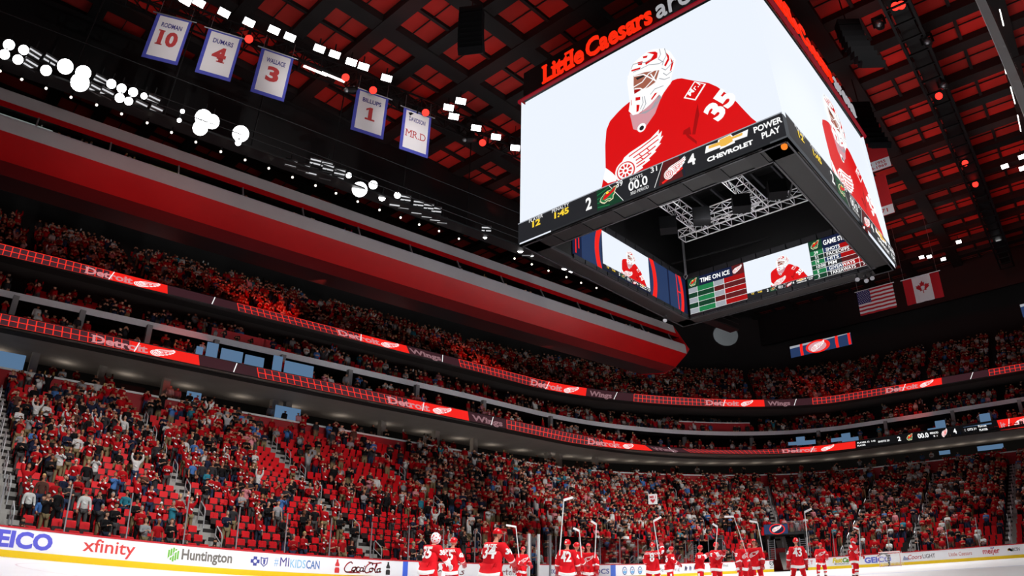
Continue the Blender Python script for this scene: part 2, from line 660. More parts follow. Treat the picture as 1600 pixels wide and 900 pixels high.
def ring_line(mb, c, r, w, m=0):
    n = 64
    for k in range(n):
        a0, a1 = 2 * PI * k / n, 2 * PI * (k + 1) / n
        mb.poly([(c[0] + q * math.cos(a), c[1] + q * math.sin(a)) for q, a in ((r, a0), (r + w, a0), (r + w, a1), (r, a1))], gnd, m)


M_LINE_R = mat('ice_line_red', '#dccdd2', .3)
M_LINE_B = mat('ice_line_blue', '#5b7fd0', .3)
b = MB()
for c in ((-23.3, 8.2), (-23.3, 58), (-9.8, 58)):
    ring_line(b, c, 4.5, .06)
ring_line(b, (-16.6, 32.4), 4.5, .06)
o = structure('floor_line', b, M_LINE_R)
b = MB()
for y in (22.96, 41.73):
    b.poly([(XL, y - .15), (4, y - .15), (4, y + .15), (XL, y + .15)], gnd)
structure('floor_line', b, M_LINE_B)
b = MB()
b.poly([(XL + 6, YF - 3.35), (4, YF - 3.35), (4, YF - 3.3), (XL + 6, YF - 3.3)], gnd)
structure('floor_line', b, mat('goal_line_red', '#d0434b', .3))

# ------------------------------------------------------------------ the seating bowl: stepped concrete, walls, soffits
NROW = 24
ROWZ = [.35 + .405 * i for i in range(NROW)]


def row_curve(i, frac):
    s = (i + frac) / NROW
    return R_B + (R_WT - R_B) * (.02 + .98 * s)


T_TUN0, T_TUN1 = t_at_px(BOARDS, 0, 1206), t_at_px(BOARDS, 0, 1262)
b = MB()
iA, iB = int(np.searchsorted(TD, T_TUN0)), int(np.searchsorted(TD, T_TUN1))
for i in range(NROW):
    A, B_ = row_curve(i, 0), row_curve(i, 1)
    zl = ROWZ[i - 1] if i else 0
    for s0, s1 in (((0, iA + 1), (iB, len(TD))) if i < 7 else ((0, len(TD)),)):
        band(b, A[s0:s1], zl, A[s0:s1], ROWZ[i])
        band(b, A[s0:s1], ROWZ[i], B_[s0:s1], ROWZ[i])
structure('floor_lower_stand', b, M_CONC_D)
ZW = 11.17
b = MB()
band(b, R_WT, 9.5, R_WT, ZW)
RWT2 = at_t(off(WALLTOP, .18), TD)
structure('wall_lower_stand', b, M_REDWALL)
b = MB()
band(b, at_t(off(WALLTOP, -.06), TD), ZW - .1, at_t(off(WALLTOP, -.06), TD), ZW + .04)
band(b, at_t(off(WALLTOP, -.06), TD), ZW + .04, RWT2, ZW + .04)
structure('trim_lower_stand', b, M_WHITE)
b = MB()
CONC = [at_t(off(WALLTOP, d), TD) for d in (0, 1.2, 2.4, 6.5)]
band(b, CONC[0], 10.3, CONC[1], 10.3)
band(b, CONC[1], 10.3, CONC[1], 10.75)
band(b, CONC[1], 10.75, CONC[2], 10.75)
band(b, CONC[2], 10.75, CONC[2], 10.8)
band(b, CONC[2], 10.8, CONC[3], 10.8)
structure('floor_concourse', b, M_CONC_D)
b = MB()
band(b, CONC[3], 10.8, CONC[3], 13.25)
structure('wall_concourse', b, M_DARK)
b = MB()
band(b, R_LB, Z_LB - .02, CONC[3], Z_LB + .02)
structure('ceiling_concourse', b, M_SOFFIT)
# lower balcony: three rows behind the lower ribbon, a grey ledge over them
A_OFF = [.55, 1.35, 2.15, 2.95]
A_Z = [13.15, 13.6, 14.05]
A_R = [at_t(off(LOWT, d), TD) for d in A_OFF]
b = MB()
band(b, R_LT, 13.1, A_R[0], 13.15)
for i in range(3):
    band(b, A_R[i], A_Z[i], A_R[i + 1], A_Z[i])
    band(b, A_R[i + 1], A_Z[i], A_R[i + 1], (A_Z + [14.05])[i + 1])
AB = at_t(off(LOWT, 6.5), TD)
band(b, A_R[3], 14.05, AB, 14.05)
structure('floor_lower_balcony', b, M_CONC_D)
b = MB()
band(b, AB, 14, AB, 16.6)
structure('wall_lower_balcony', b, M_DARK)
b = MB()
ML2 = at_t(off(MIDL, 3), TD)
band(b, R_ML, Z_ML - .5, R_ML, Z_ML)
band(b, R_ML, Z_ML, at_t(off(MIDL, .35), TD), Z_ML)
structure('trim_balcony_ledge', b, M_LEDGE)
b = MB()
band(b, R_ML, Z_ML - .5, AB, Z_ML - .3)
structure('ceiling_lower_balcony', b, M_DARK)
B_OFF = [.45, 1.25, 2.05, 2.85, 3.65]
B_Z = [16.2, 16.65, 17.1, 17.55]
B_R = [at_t(off(MIDL, d), TD) for d in B_OFF]
b = MB()
band(b, R_ML, 16.2, B_R[0], 16.2)
for i in range(4):
    band(b, B_R[i], B_Z[i], B_R[i + 1], B_Z[i])
    band(b, B_R[i + 1], B_Z[i], B_R[i + 1], (B_Z + [17.6])[i + 1])
BB = at_t(off(MIDL, 5), TD)
band(b, B_R[4], 17.6, BB, 17.6)
structure('floor_upper_balcony', b, M_CONC_D)
b = MB()
band(b, BB, 17.5, BB, 19.7)
structure('wall_upper_balcony', b, M_DARK)
b = MB()
band(b, R_UB, Z_UB - .02, at_t(off(UPB, 7), TD), Z_UB + .02)
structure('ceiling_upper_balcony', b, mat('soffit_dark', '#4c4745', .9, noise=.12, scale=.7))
# upper bowl
NC = 14
C_Z = [19.55 + .52 * i for i in range(NC)]
C_R = [at_t(off(UPT, .55 + .82 * i), TD) for i in range(NC + 1)]
b = MB()
band(b, R_UT, 19.55, C_R[0], 19.55)
for i in range(NC):
    band(b, C_R[i], C_Z[i], C_R[i + 1], C_Z[i])
    if i < NC - 1:
        band(b, C_R[i + 1], C_Z[i], C_R[i + 1], C_Z[i + 1])
CB = at_t(off(UPT, .55 + .82 * NC + 2), TD)
band(b, C_R[NC], C_Z[-1], CB, C_Z[-1])
structure('floor_upper_stand', b, M_CONC_D)
b = MB()
band(b, CB, C_Z[-1] - .5, CB, 39)
structure('wall_back', b, mat('back_wall', '#232222', .9, noise=.25, scale=.3))
# concourse pillars, each its own piece of the building
for px in (50, 156, 256, 426, 447, 596, 680, 740, 856, 873, 930):
    p = at_t(off(WALLTOP, 2.9), t_at_px(off(WALLTOP, 2.9), 12, px))[0]
    b = MB()
    b.box((p[0], p[1], 12), (.55, .55, 2.5))
    structure('column', b, M_SOFFIT)
for px in range(20, 1600, 105):
    p = at_t(off(LOWT, 3.6), t_at_px(off(LOWT, 3.6), 15.5, px))[0]
    b = MB()
    b.box((p[0], p[1], 15.3), (.4, .4, 2.4))
    structure('column', b, M_GREY)

# ------------------------------------------------------------------ roof: red deck over a grid of black beams
RZ = 37.0
b = MB()
b.add([(-62, -16, RZ), (18, -16, RZ), (18, 94, RZ), (-62, 94, RZ)], [(0, 1, 2, 3)])
structure('ceiling', b, M_DECK)
for k, y in enumerate(np.arange(2.2, 93, 4.2)):
    b = MB()
    d = .8 if k % 2 == 0 else .55
    b.box((-22, y, RZ - d / 2 - .02), (80, 1.1, d))
    b.box((-22, y + 2.1, RZ - .16), (80, .07, .1))
    structure('ceiling_beam', b, M_BEAM)
for k, x in enumerate(np.arange(-61.1, 18, 2.95)):
    b = MB()
    big = k % 2 == 0
    d, w = (.7, 1.25) if big else (.3, .25)
    b.box((x, 39, RZ - d / 2 - .03), (w, 110, d))
    structure('ceiling_beam', b, M_BEAM)
# dark wall that closes the far end above the seats, a valance under the left roof edge
b = MB()
b.box((-22, 93.5, 34.8), (84, .5, 5.5))
structure('wall_far_end', b, M_BLACK)
b = MB()
b.bar((-47.5, -16, 33.5), (-39, 70, 33.5), .4, 5.5, 0)
structure('wall_roof_edge', b, M_BLACK)

# ------------------------------------------------------------------ dasher boards, one thing for each advertisement
Z_BT = 1.12


def ring_slice(P, t0, t1, n):
    return at_t(P, np.linspace(t0, t1, n))


def ring_fn(P, t0, sign=1, inset=.0):
    """Surface coordinates on a ring wall: u metres along from t0, v metres up, layers towards the rink."""
    ts = np.linspace(max(0, t0 - .2), 3, 1600)
    Q = at_t(P, ts)
    L = np.r_[0, np.cumsum(np.hypot(*np.diff(Q, axis=0).T))]
    L -= np.interp(t0, ts, L)
    N = -outward(Q)

    def fn(u, v, l=0, z0=0.0):
        x, y = np.interp(u, L, Q[:, 0]), np.interp(u, L, Q[:, 1])
        nx, ny = np.interp(u, L, N[:, 0]), np.interp(u, L, N[:, 1])
        return Vector((x + nx * (inset + .006 * l), y + ny * (inset + .006 * l), z0 + v))
    fn.length = lambda t: float(np.interp(t, ts, L))
    return fn


def tB(px, z=.5):
    return t_at_px(BOARDS, z, px)


def words_of(s, bold=0.0):
    """The words of a line of lettering with the share of its width where each starts and ends."""
    W_ = text2d(s, bold)[2]
    out, i = [], 0
    for w in s.split():
        i = s.index(w, i)
        out.append((w, (W_ - text2d(s[i:], bold)[2]) / W_, text2d(s[:i + len(w)], bold)[2] / W_))
        i += len(w)
    return out


def board(px0, px1, label, letters=(), band_col=None, cat='rink board'):
    """letters: (text, first px, last px, z of baseline, capital height, colour, bold, shear)"""
    t0, t1 = tB(px0), tB(px1)
    p0 = at_t(BOARDS, t0)[0]
    root = thing('dasher_board', label, cat, (p0[0], p0[1], 0), 'boards round the rink')
    n = max(2, int(abs(t1 - t0) * 60))
    S = ring_slice(BOARDS, t0, t1, n)
    S2 = S + outward(S) * .12
    b = MB()
    band(b, S, .25, S, 1.07)
    pan = b.build('panel', M_BOARD if band_col is None else band_col, root)
    b = MB()
    band(b, S - outward(S) * .012, 0, S - outward(S) * .012, .25)
    band(b, S - outward(S) * .012, .25, S, .25)
    b.build('kick_plate', M_YELLOW, root)
    b = MB()
    band(b, S - outward(S) * .02, 1.05, S - outward(S) * .02, Z_BT)
    band(b, S - outward(S) * .02, Z_BT, S2, Z_BT)
    band(b, S2, Z_BT, S2, 0)
    b.build('top_rail', M_REDRAIL, root)
    fn = ring_fn(BOARDS, t0)
    for L in letters:
        if callable(L):
            L(pan, fn)
            continue
        s, a, c, z, h, colr, bold, shear = L
        ua, ub = fn.length(tB(a)), fn.length(tB(c))
        for w, x0, x1 in words_of(s, bold):
            b = MB()
            b.text(w, (ua + (ub - ua) * x0, z), fn, h, 0, 1, (ub - ua) * (x1 - x0), bold, shear)
            b.build('lettering', mat('print_' + colr[1:], colr, .4), pan)
    return root


def M(c):
    return mat('print_' + c[1:], c, .4)


def hex_logo(root, fn):
    u0, u1 = fn.length(tB(261)), fn.length(tB(279))
    w = u1 - u0
    b = MB()
    for k in range(5):
        x = u0 + w * (k + .5) / 5
        hh = .29 - .055 * abs(k - 2)
        b.poly([(x - w * .075, .66 - hh), (x + w * .075, .66 - hh), (x + w * .075, .66 + hh), (x - w * .075, .66 + hh)], fn, 0, 1)
    b.strip([(u0 + w * .1, .5), (u0 + w * .5, .64), (u0 + w * .5, .72), (u0 + w * .9, .86)], .05, fn, 1, 2)
    b.build('emblem', [M('#6cb33f'), M_BOARD], root)


def cross_shield(root, fn):
    u = fn.length(tB(398))
    b = MB()
    b.poly([(u - .09, .45), (u + .09, .45), (u + .09, .57), (u + .22, .57), (u + .22, .73), (u + .09, .73), (u + .09, .86), (u - .09, .86), (u - .09, .73), (u - .22, .73), (u - .22, .57), (u - .09, .57)], fn, 0, 1)
    b.disc((u, .65), .08, fn, 1, 2, 12)
    v = fn.length(tB(412))
    b.poly([(v, .42), (v + .17, .56), (v + .19, .86), (v, .82), (v - .19, .86), (v - .17, .56)], fn, 0, 1)
    b.poly([(v, .47), (v + .12, .58), (v + .14, .8), (v, .77), (v - .14, .8), (v - .12, .58)], fn, 1, 2)
    b.poly([(v - .03, .52), (v + .04, .54), (v + .06, .76), (v - .06, .76)], fn, 0, 3)
    b.build('emblem', [M('#3f4795'), M_BOARD], root)


def bottle(px, c):
    def f(root, fn):
        u = fn.length(tB(px))
        b = MB()
        b.poly([(u - .13, .33), (u + .13, .33), (u + .14, .5), (u + .1, .6), (u + .13, .72), (u + .05, .88), (u + .05, .98), (u - .05, .98), (u - .05, .88), (u - .13, .72), (u - .1, .6), (u - .14, .5)], fn, 0, 1)
        b.strip([(u - .1, .62), (u + .1, .62)], .05, fn, 1, 2)
        b.build('emblem', [M(c), M_BOARD], root)
    return f


def script_line(px0, px1, word_strokes, c, w=.06):
    """Flowing handwriting made of pen strokes in a unit box."""
    def f(root, fn):
        u0, u1 = fn.length(tB(px0)), fn.length(tB(px1))
        b = MB()
        for st in word_strokes:
            P = [Vector((u0 + (u1 - u0) * x, .38 + .52 * y)) for x, y in st]
            Q = []
            for i in range(len(P) - 1):
                a0, a1, a2, a3 = P[max(i - 1, 0)], P[i], P[i + 1], P[min(i + 2, len(P) - 1)]
                for k in range(5):
                    t = k / 5
                    Q.append(.5 * ((2 * a1) + (a2 - a0) * t + (2 * a0 - 5 * a1 + 4 * a2 - a3) * t * t + (3 * a1 - a0 - 3 * a2 + a3) * t ** 3))
            Q.append(P[-1])
            b.strip(Q, w, fn, 0, 1)
        b.build('lettering', M(c), root)
    return f


COLA = [[(.2, .85), (.16, .98), (.06, .75), (.0, .3), (.06, .02), (.2, .12), (.3, .3)],
        [(.29, .5), (.22, .45), (.2, .2), (.26, .12), (.3, .4), (.28, .52), (.34, .45)],
        [(.4, .5), (.35, .52), (.32, .2), (.38, .12), (.43, .3)],
        [(.49, .48), (.43, .45), (.42, .15), (.49, .2), (.51, .5), (.5, .14), (.54, .2)], [(.53, .62), (.55, .62)],
        [(.76, .8), (.72, 1), (.6, .7), (.55, .25), (.6, .02), (.72, .2)], [(.64, 1.05), (.8, .95), (1.0, 1.05)],
        [(.74, .48), (.68, .4), (.69, .12), (.76, .2), (.75, .5), (.8, .4)],
        [(.81, .3), (.88, .8), (.86, .9), (.83, .4), (.85, .1), (.9, .2)],
        [(.97, .48), (.9, .4), (.9, .12), (.96, .2), (.98, .5), (.97, .14), (1.0, .2)], [(.06, .02), (.2, -.02), (.3, .02), (.42, .0)]]
TIMH = [[(0, .05), (.03, .95), (.05, .5), (.12, .55), (.13, .95), (.14, .05)], [(.24, .5), (.18, .4), (.19, .1), (.25, .12), (.25, .48)],
        [(.31, .1), (.31, .5), (.38, .45)], [(.45, .8), (.44, .1), (.49, .1)], [(.4, .55), (.5, .55)], [(.6, .5), (.54, .4), (.55, .1), (.61, .12), (.6, .5)],
        [(.68, .1), (.68, .5), (.7, .45), (.77, .5), (.78, .1)], [(.96, .5), (.88, .45), (.95, .25), (.88, .08), (.82, .15)]]

board(-70, 96, 'white rink board with four big blue letters cut by the frame edge', [('GEICO', -36, 81, .38, .56, '#5a5bd0', .045, 0)])
board(96, 232, 'white rink board with red lower-case lettering under the seats', [('xfinity', 128.5, 210, .48, .5, '#d0403e', .01, 0)])
board(232, 382, 'white rink board with a green hexagon emblem and grey lettering', [hex_logo, ('Huntington', 283, 362, .5, .42, '#6d6a66', .03, 0)])
board(382, 508, 'white rink board with a blue cross, a shield and a hashtag in blue tones',
      [cross_shield, ('#', 428, 434.5, .52, .4, '#8fb7de', 0, 0), ('MI', 437, 451, .5, .42, '#433c8c', .0, 0), ('KIDS', 453, 477, .47, .38, '#86bfe2', .01, 0), ('CAN', 478, 499, .47, .38, '#4f77b5', .02, 0)])
board(508, 629, 'white rink board with red flowing script between a red and a black bottle', [bottle(526.5, '#cc2f33'), script_line(538, 595, COLA, '#cf2a32'), bottle(606, '#2c2a2b')])
board(629, 637, 'narrow blue stripe board beside the black bottle advertisement', [], M('#3d63d6'))
board(637, 760, 'white rink board with dark red script behind the two nearest goalkeepers', [script_line(676, 727, TIMH, '#8b2a2e', .05)])
board(760, 824, 'white rink board with dark red script behind the player in a red cap', [script_line(772, 815, TIMH, '#8b2a2e', .05)])
board(842, 878, 'white rink board beside the bench door, a dark blue sign on it', [('OXA', 858, 871, .5, .3, '#2f3e8f', .02, 0)])
board(878, 954, 'white rink board with dark blue capitals behind the group of three players', [('DOCS', 920, 952, .45, .34, '#3c4a96', .02, 0)])
board(954, 962, 'narrow blue stripe board beside the three round emblems', [], M('#4a6fd4'))


def discs(root, fn):
    for px in (976, 988, 1000):
        b = MB()
        u = fn.length(tB(px))
        b.disc((u, .62), .3, fn, 0, 1, 20)
        b.disc((u, .62), .23, fn, 1, 2, 20)
        b.poly([(u - .22, .6), (u + .22, .6), (u + .15, .44), (u - .15, .44)], fn, 2, 3)
        b.strip([(u - .1, .72), (u, .64), (u + .12, .74)], .04, fn, 0, 3)
        b.build('emblem', [M('#3c5fa0'), M_BOARD, M('#69aee0')], root)


board(962, 1030, 'white rink board with three round blue and white emblems', [discs])
board(1030, 1066, 'white rink board with small dark lettering behind a crouching photographer', [('Spic', 1031, 1043, .5, .26, '#56565c', 0, 0), ('ng', 1055, 1062, .5, .26, '#56565c', 0, 0)])
PUR = [[(0, .2), (.3, .9), (.2, .4), (.6, .8), (.5, .2), (1, .7)]]
board(1066, 1104, 'white rink board with a row of small purple scribble emblems', [script_line(1070, 1074, PUR, '#8d7fb8', .09), script_line(1077, 1081, PUR, '#8d7fb8', .09), script_line(1084, 1088, PUR, '#8d7fb8', .09)])
board(1104, 1150, 'white rink board with small dark print beside a standing man in black', [('ter First', 1124, 1138, .66, .24, '#3f4148', .01, 0)])
board(1150, 1196, 'white rink board behind the pair of players next to the tunnel')


def nhl(root, fn):
    u = fn.length(tB(1206))
    b = MB()
    b.poly([(u, .55), (u + .2, .68), (u + .2, 1.0), (u, .96), (u - .2, 1.0), (u - .2, .68)], fn, 0, 1)
    b.poly([(u, .62), (u + .13, .7), (u + .13, .92), (u, .88), (u - .13, .92), (u - .13, .7)], fn, 1, 2)
    b.strip([(u - .14, .66), (u + .14, .9)], .05, fn, 0, 3)
    b.build('emblem', [M('#2f3138'), M_BOARD], root)


board(1196, 1209, 'short white rink board with a shield emblem at the edge of the dark tunnel', [nhl, ('NHL', 1203, 1209, .36, .14, '#2f3138', .01, 0)])
board(1262, 1294, 'white rink board with red capitals on the far side of the dark tunnel', [('E T', 1261.5, 1270.5, .5, .36, '#d1404a', .01, 0)])
board(1294, 1344, 'white rink board with green and yellow lettering behind a player with a raised arm', [('Fast', 1301, 1316, .56, .4, '#d8c21d', .05, .25), ('Cash', 1316, 1333, .56, .38, '#5f8f2e', .05, .25), ('MICHIGAN LOTTERY', 1304, 1336, .36, .14, '#3a3a3a', .01, 0)])
board(1344, 1402, 'white rink board with big blue letters partly behind the goal net', [('GEICO', 1351, 1393, .38, .46, '#5b66c4', .045, 0)])


def peak(root, fn):
    u0, u1 = fn.length(tB(1410)), fn.length(tB(1420))
    b = MB()
    b.poly([(u0, .4), (u1, .4), (u1 - .1, .66), (u0 + (u1 - u0) * .6, .62), (u0 + (u1 - u0) * .35, .82)], fn, 0, 1)
    b.build('emblem', M('#8d94b4'), root)


board(1402, 1466, 'white rink board with a grey mountain, red script and dark capitals', [peak, ('Coors', 1418, 1440, .46, .38, '#a8232f', .01, .25), ('LIGHT', 1442, 1461.5, .48, .34, '#3c3c40', .01, 0)])
board(1466, 1524, 'white rink board with pale red two-word lettering beside the mountain emblem', [('Little Caesars', 1483, 1519, .5, .3, '#c98079', .01, 0)])


def dots(root, fn):
    for px in (1550, 1553.4):
        b = MB()
        b.disc((fn.length(tB(px)), .93), .05, fn, 0, 1, 10)
        b.build('emblem', M('#3a5fae'), root)


board(1524, 1570, 'white rink board with red lower-case lettering and two blue dots', [('meijer', 1536, 1562.5, .5, .44, '#c02e3a', .02, 0), dots])


def feathers(root, fn):
    b = MB()
    for k, c in enumerate(('#d0a33a', '#c0563a', '#a53a52', '#5a4a92', '#3a6aa8', '#4d8a4a')):
        u = fn.length(tB(1576.5 + .9 * k))
        b.disc((u, .68 + .05 * math.sin(k)), .09, fn, k, 1, 10)
    b.build('emblem', [M(c) for c in ('#d0a33a', '#c0563a', '#a53a52', '#5a4a92', '#3a6aa8', '#4d8a4a')], root)


board(1570, 1604, 'white rink board with a small coloured feather emblem and dark capitals by the frame edge', [feathers, ('NBCSN', 1579, 1594, .56, .26, '#4a4a50', .01, 0)])
board(1604, 1680, 'plain white rink board past the right edge of the photograph')

# glass panes on the boards with their posts
gts = []
y = -11.0
while y < CC[1]:
    gts.append((y + 13) / (CC[1] + 13))
    y += 2.44
gts += list(np.linspace(1, 2, 7)) + list(np.linspace(2.0, 3, 15)[1:])
NAMES_AT = [(-70, 'blue four-letter'), (96, 'red lower-case'), (232, 'green hexagon'), (382, 'blue hashtag'), (508, 'red script'), (637, 'dark red script'), (824, 'bench'), (878, 'dark blue capitals'), (962, 'round emblem'), (1066, 'purple emblem'),
            (1150, 'shield emblem'), (1262, 'red capital'), (1294, 'green and yellow'), (1344, 'blue letter'), (1402, 'mountain emblem'), (1466, 'pale red lettering'), (1524, 'red lower-case end-wall'), (1570, 'feather emblem')]


def above(px):
    return [n for p, n in NAMES_AT if p <= max(px, -69)][-1]


seen_at = {}
ORD = ['first', 'second', 'third', 'fourth', 'fifth', 'sixth', 'seventh', 'eighth', 'ninth', 'tenth', 'eleventh', 'twelfth', 'thirteenth', 'fourteenth', 'fifteenth', 'sixteenth', 'seventeenth', 'eighteenth', 'nineteenth', 'twentieth'] + ['twenty-' + q for q in ('first', 'second', 'third', 'fourth', 'fifth', 'sixth', 'seventh', 'eighth', 'ninth')] + ['thirtieth'] + ['thirty-' + q for q in ('first', 'second', 'third', 'fourth', 'fifth')]
for t0, t1 in zip(gts[:-1], gts[1:]):
    if T_TUN0 - .01 < (t0 + t1) / 2 < T_TUN1 + .01:
        continue
    p = at_t(off(BOARDS, .06), np.array([t0, (t0 + t1) / 2, t1]))
    px = project([(p[1][0], p[1][1], 2)])[0]
    if px[0] < -60 or px[0] > 1640:
        continue
    H = Z_BT + (1.83 if t0 < 1 else 2.4)
    nm = above(px[0])
    k = seen_at[nm] = seen_at.get(nm, 0) + 1
    root = thing('glass_panel', f'clear glass panel with a grey post, {ORD[k - 1]} one above the {nm} board', 'rink glass', (p[0][0], p[0][1], Z_BT), 'glass on the rink boards')
    b = MB()
    for q0, q1 in ((p[0], p[1]), (p[1], p[2])):
        b.bar((*q0, (Z_BT + H) / 2), (*q1, (Z_BT + H) / 2), .012, H - Z_BT)
    b.build('pane', M_GLASS, root)
    b = MB()
    b.box((p[0][0], p[0][1], (Z_BT + H) / 2), (.05, .05, H - Z_BT + .03))
    b.build('post', M_STEEL, root)

# small downlights in the ceiling over the concourse
for k, t in enumerate(np.linspace(.12, 2.9, 44)):
    q = at_t(off(WALLTOP, 4.0), t)[0]
    l = bpy.data.lights.new('downlight', 'POINT')
    l.energy, l.shadow_soft_size, l.color = 13, .06, (1, .9, .8)
    o = bpy.data.objects.new('downlight', l)
    col.objects.link(o)
    o.location = (q[0], q[1], 12.5)

# ------------------------------------------------------------------ LED ribbons round the two balconies
def led_grid_mat():
    m = bpy.data.materials.new('led_grid')
    m.use_nodes = True
    nt = m.node_tree
    b = nt.nodes['Principled BSDF']
    b.inputs['Base Color'].default_value = (.01, .01, .01, 1)
    uv = nt.nodes.new('ShaderNodeUVMap')
    sp = nt.nodes.new('ShaderNodeSeparateXYZ')
    nt.links.new(uv.outputs[0], sp.inputs[0])

    def line(src, period, width, offset=0.0):
        a = nt.nodes.new('ShaderNodeMath')
        a.operation = 'MULTIPLY_ADD'
        a.inputs[1].default_value = 1 / period
        a.inputs[2].default_value = offset
        f = nt.nodes.new('ShaderNodeMath')
        f.operation = 'FRACT'
        l = nt.nodes.new('ShaderNodeMath')
        l.operation = 'LESS_THAN'
        l.inputs[1].default_value = width
        nt.links.new(src, a.inputs[0])
        nt.links.new(a.outputs[0], f.inputs[0])
        nt.links.new(f.outputs[0], l.inputs[0])
        return l.outputs[0]
    x = line(sp.outputs[0], .56, .13)
    y = line(sp.outputs[1], .44, .13, .06)
    mx = nt.nodes.new('ShaderNodeMath')
    mx.operation = 'MAXIMUM'
    nt.links.new(x, mx.inputs[0])
    nt.links.new(y, mx.inputs[1])
    cm = nt.nodes.new('ShaderNodeMix')
    cm.data_type = 'RGBA'
    cm.inputs[6].default_value = (*sl('#43242b'), 1)
    cm.inputs[7].default_value = (*sl('#ff3226'), 1)
    nt.links.new(mx.outputs[0], cm.inputs[0])
    nt.links.new(cm.outputs[2], b.inputs['Emission Color'])
    b.inputs['Emission Strength'].default_value = 1.0
    m.cycles.emission_sampling = 'NONE'
    return m


M_GRID = led_grid_mat()
M_LRED = glow('led_red', '#f5241d')
M_LDIM = glow('led_dim', '#3a1f25')
M_LBLK = glow('led_black', '#0d0d0f')
M_LWHITE = glow('led_white', '#ffffff', 1.0)
M_LPINK = glow('led_pink', '#d58a8e')
M_LGREY = glow('led_grey', '#8f6a70')
M_LGREEN = glow('led_green', '#1f7a48')
M_LCREAM = glow('led_cream', '#e9dfb8')
M_LYEL = glow('led_yellow', '#ffd83a')


def ribbon(name, label, PB, zb, PT, zt, segs, texts):
    root = thing(name, label, 'display ribbon', (PB[60][0], PB[60][1], zb), 'display ribbons')
    for kind, px0, px1 in segs:
        t0, t1 = t_at_px(PB, zb, px0), t_at_px(PB, zb, px1)
        n = max(3, int((t1 - t0) * 90))
        A, B_ = ring_slice(PB, t0, t1, n), ring_slice(PT, t0, t1, n)
        L = np.r_[0, np.cumsum(np.hypot(*np.diff(A, axis=0).T))]
        b = MB()
        band(b, A, zb, B_, zt)
        uv = [(l, 0) for l in L] + [(l, zt - zb) for l in L]
        nm, mt = {'g': ('grid_display', M_GRID), 'r': ('emblem_display', M_LRED), 'd': ('dim_display', M_LDIM), 'k': ('score_display', M_LBLK)}[kind]
        b.build(nm, mt, root, uv=uv)
    fns = ring_fn(PB, 0, 1, .05)
    # the face leans from the lower ring to the upper one
    hh = zt - zb
    ts = np.linspace(0, 3, 3000)
    QB, QT = at_t(PB, ts), at_t(PT, ts)
    LB = np.r_[0, np.cumsum(np.hypot(*np.diff(QB, axis=0).T))]
    NB = -outward(QB)

    def lean(u, v, l=0):
        q = [np.interp(u, LB, A[:, k]) for A in (QB, QT, NB) for k in (0, 1)]
        f = v / hh
        d = .04 + .008 * l
        return Vector((q[0] + (q[2] - q[0]) * f + q[4] * d, q[1] + (q[3] - q[1]) * f + q[5] * d, zb + v))
    U = lambda px: fns.length(t_at_px(PB, zb, px))
    for s, px0, px1, mt, z, h in texts:
        b = MB()
        if s == '/':
            u = U(px0)
            b.strip([(u - .1, .04), (u + .25, hh - .04)], .07, lean, 0, 3)
            b.build('tick', M_LWHITE, root)
        elif s == 'WW':
            u0, u1 = U(px0), U(px1)
            kx = (u1 - u0) / 1.6
            winged_wheel(b, lambda u, v, l=0: lean(u0 + u * kx, .03 + v * (hh - .06) / 1.16, l), 0, 1, 2, lw=2.0)
            b.build('emblem', [M_LWHITE, M_LRED], root)
        elif s == 'BEAR':
            u0, u1 = U(px0), U(px1)
            bear_head(b, lean, 0, 1, 2, 3, 2, (u0, .12), min(u1 - u0, hh * .8))
            b.build('emblem', [M_LCREAM, M_LGREEN, M_LRED, M_LYEL], root)
        else:
            u0, u1 = U(px0), U(px1)
            for w_, x0, x1 in words_of(s, .03):
                b = MB()
                b.text(w_, (u0 + (u1 - u0) * x0, z * hh), lean, h * hh, 0, 2, (u1 - u0) * (x1 - x0), .03, serif=s in ('Detroit', 'Wings'))
                b.build('lettering', mt, root)
    b = MB()
    band(b, at_t(off(PB, .02), TD), zb - .08, at_t(off(PB, -.03), TD), zb)
    band(b, at_t(off(PT, -.03), TD), zt, at_t(off(PT, .25), TD), zt)
    band(b, at_t(off(PT, -.03), TD), zt, at_t(off(PT, -.03), TD), zt + .06)
    b.build('edge_trim', M_BLACK, root)
    return root


def det(a, b_, c, d, s0, w0=None, w1=None, s1=None):
    o = [('Detroit', a, b_, M_LPINK, .14, .66), ('/', s0, s0, None, 0, 0), ('WW', c, d, None, 0, 0)]
    if w0:
        o += [('Wings', w0, w1, M_LGREY, .14, .6)]
    if s1:
        o += [('/', s1, s1, None, 0, 0)]
    return o


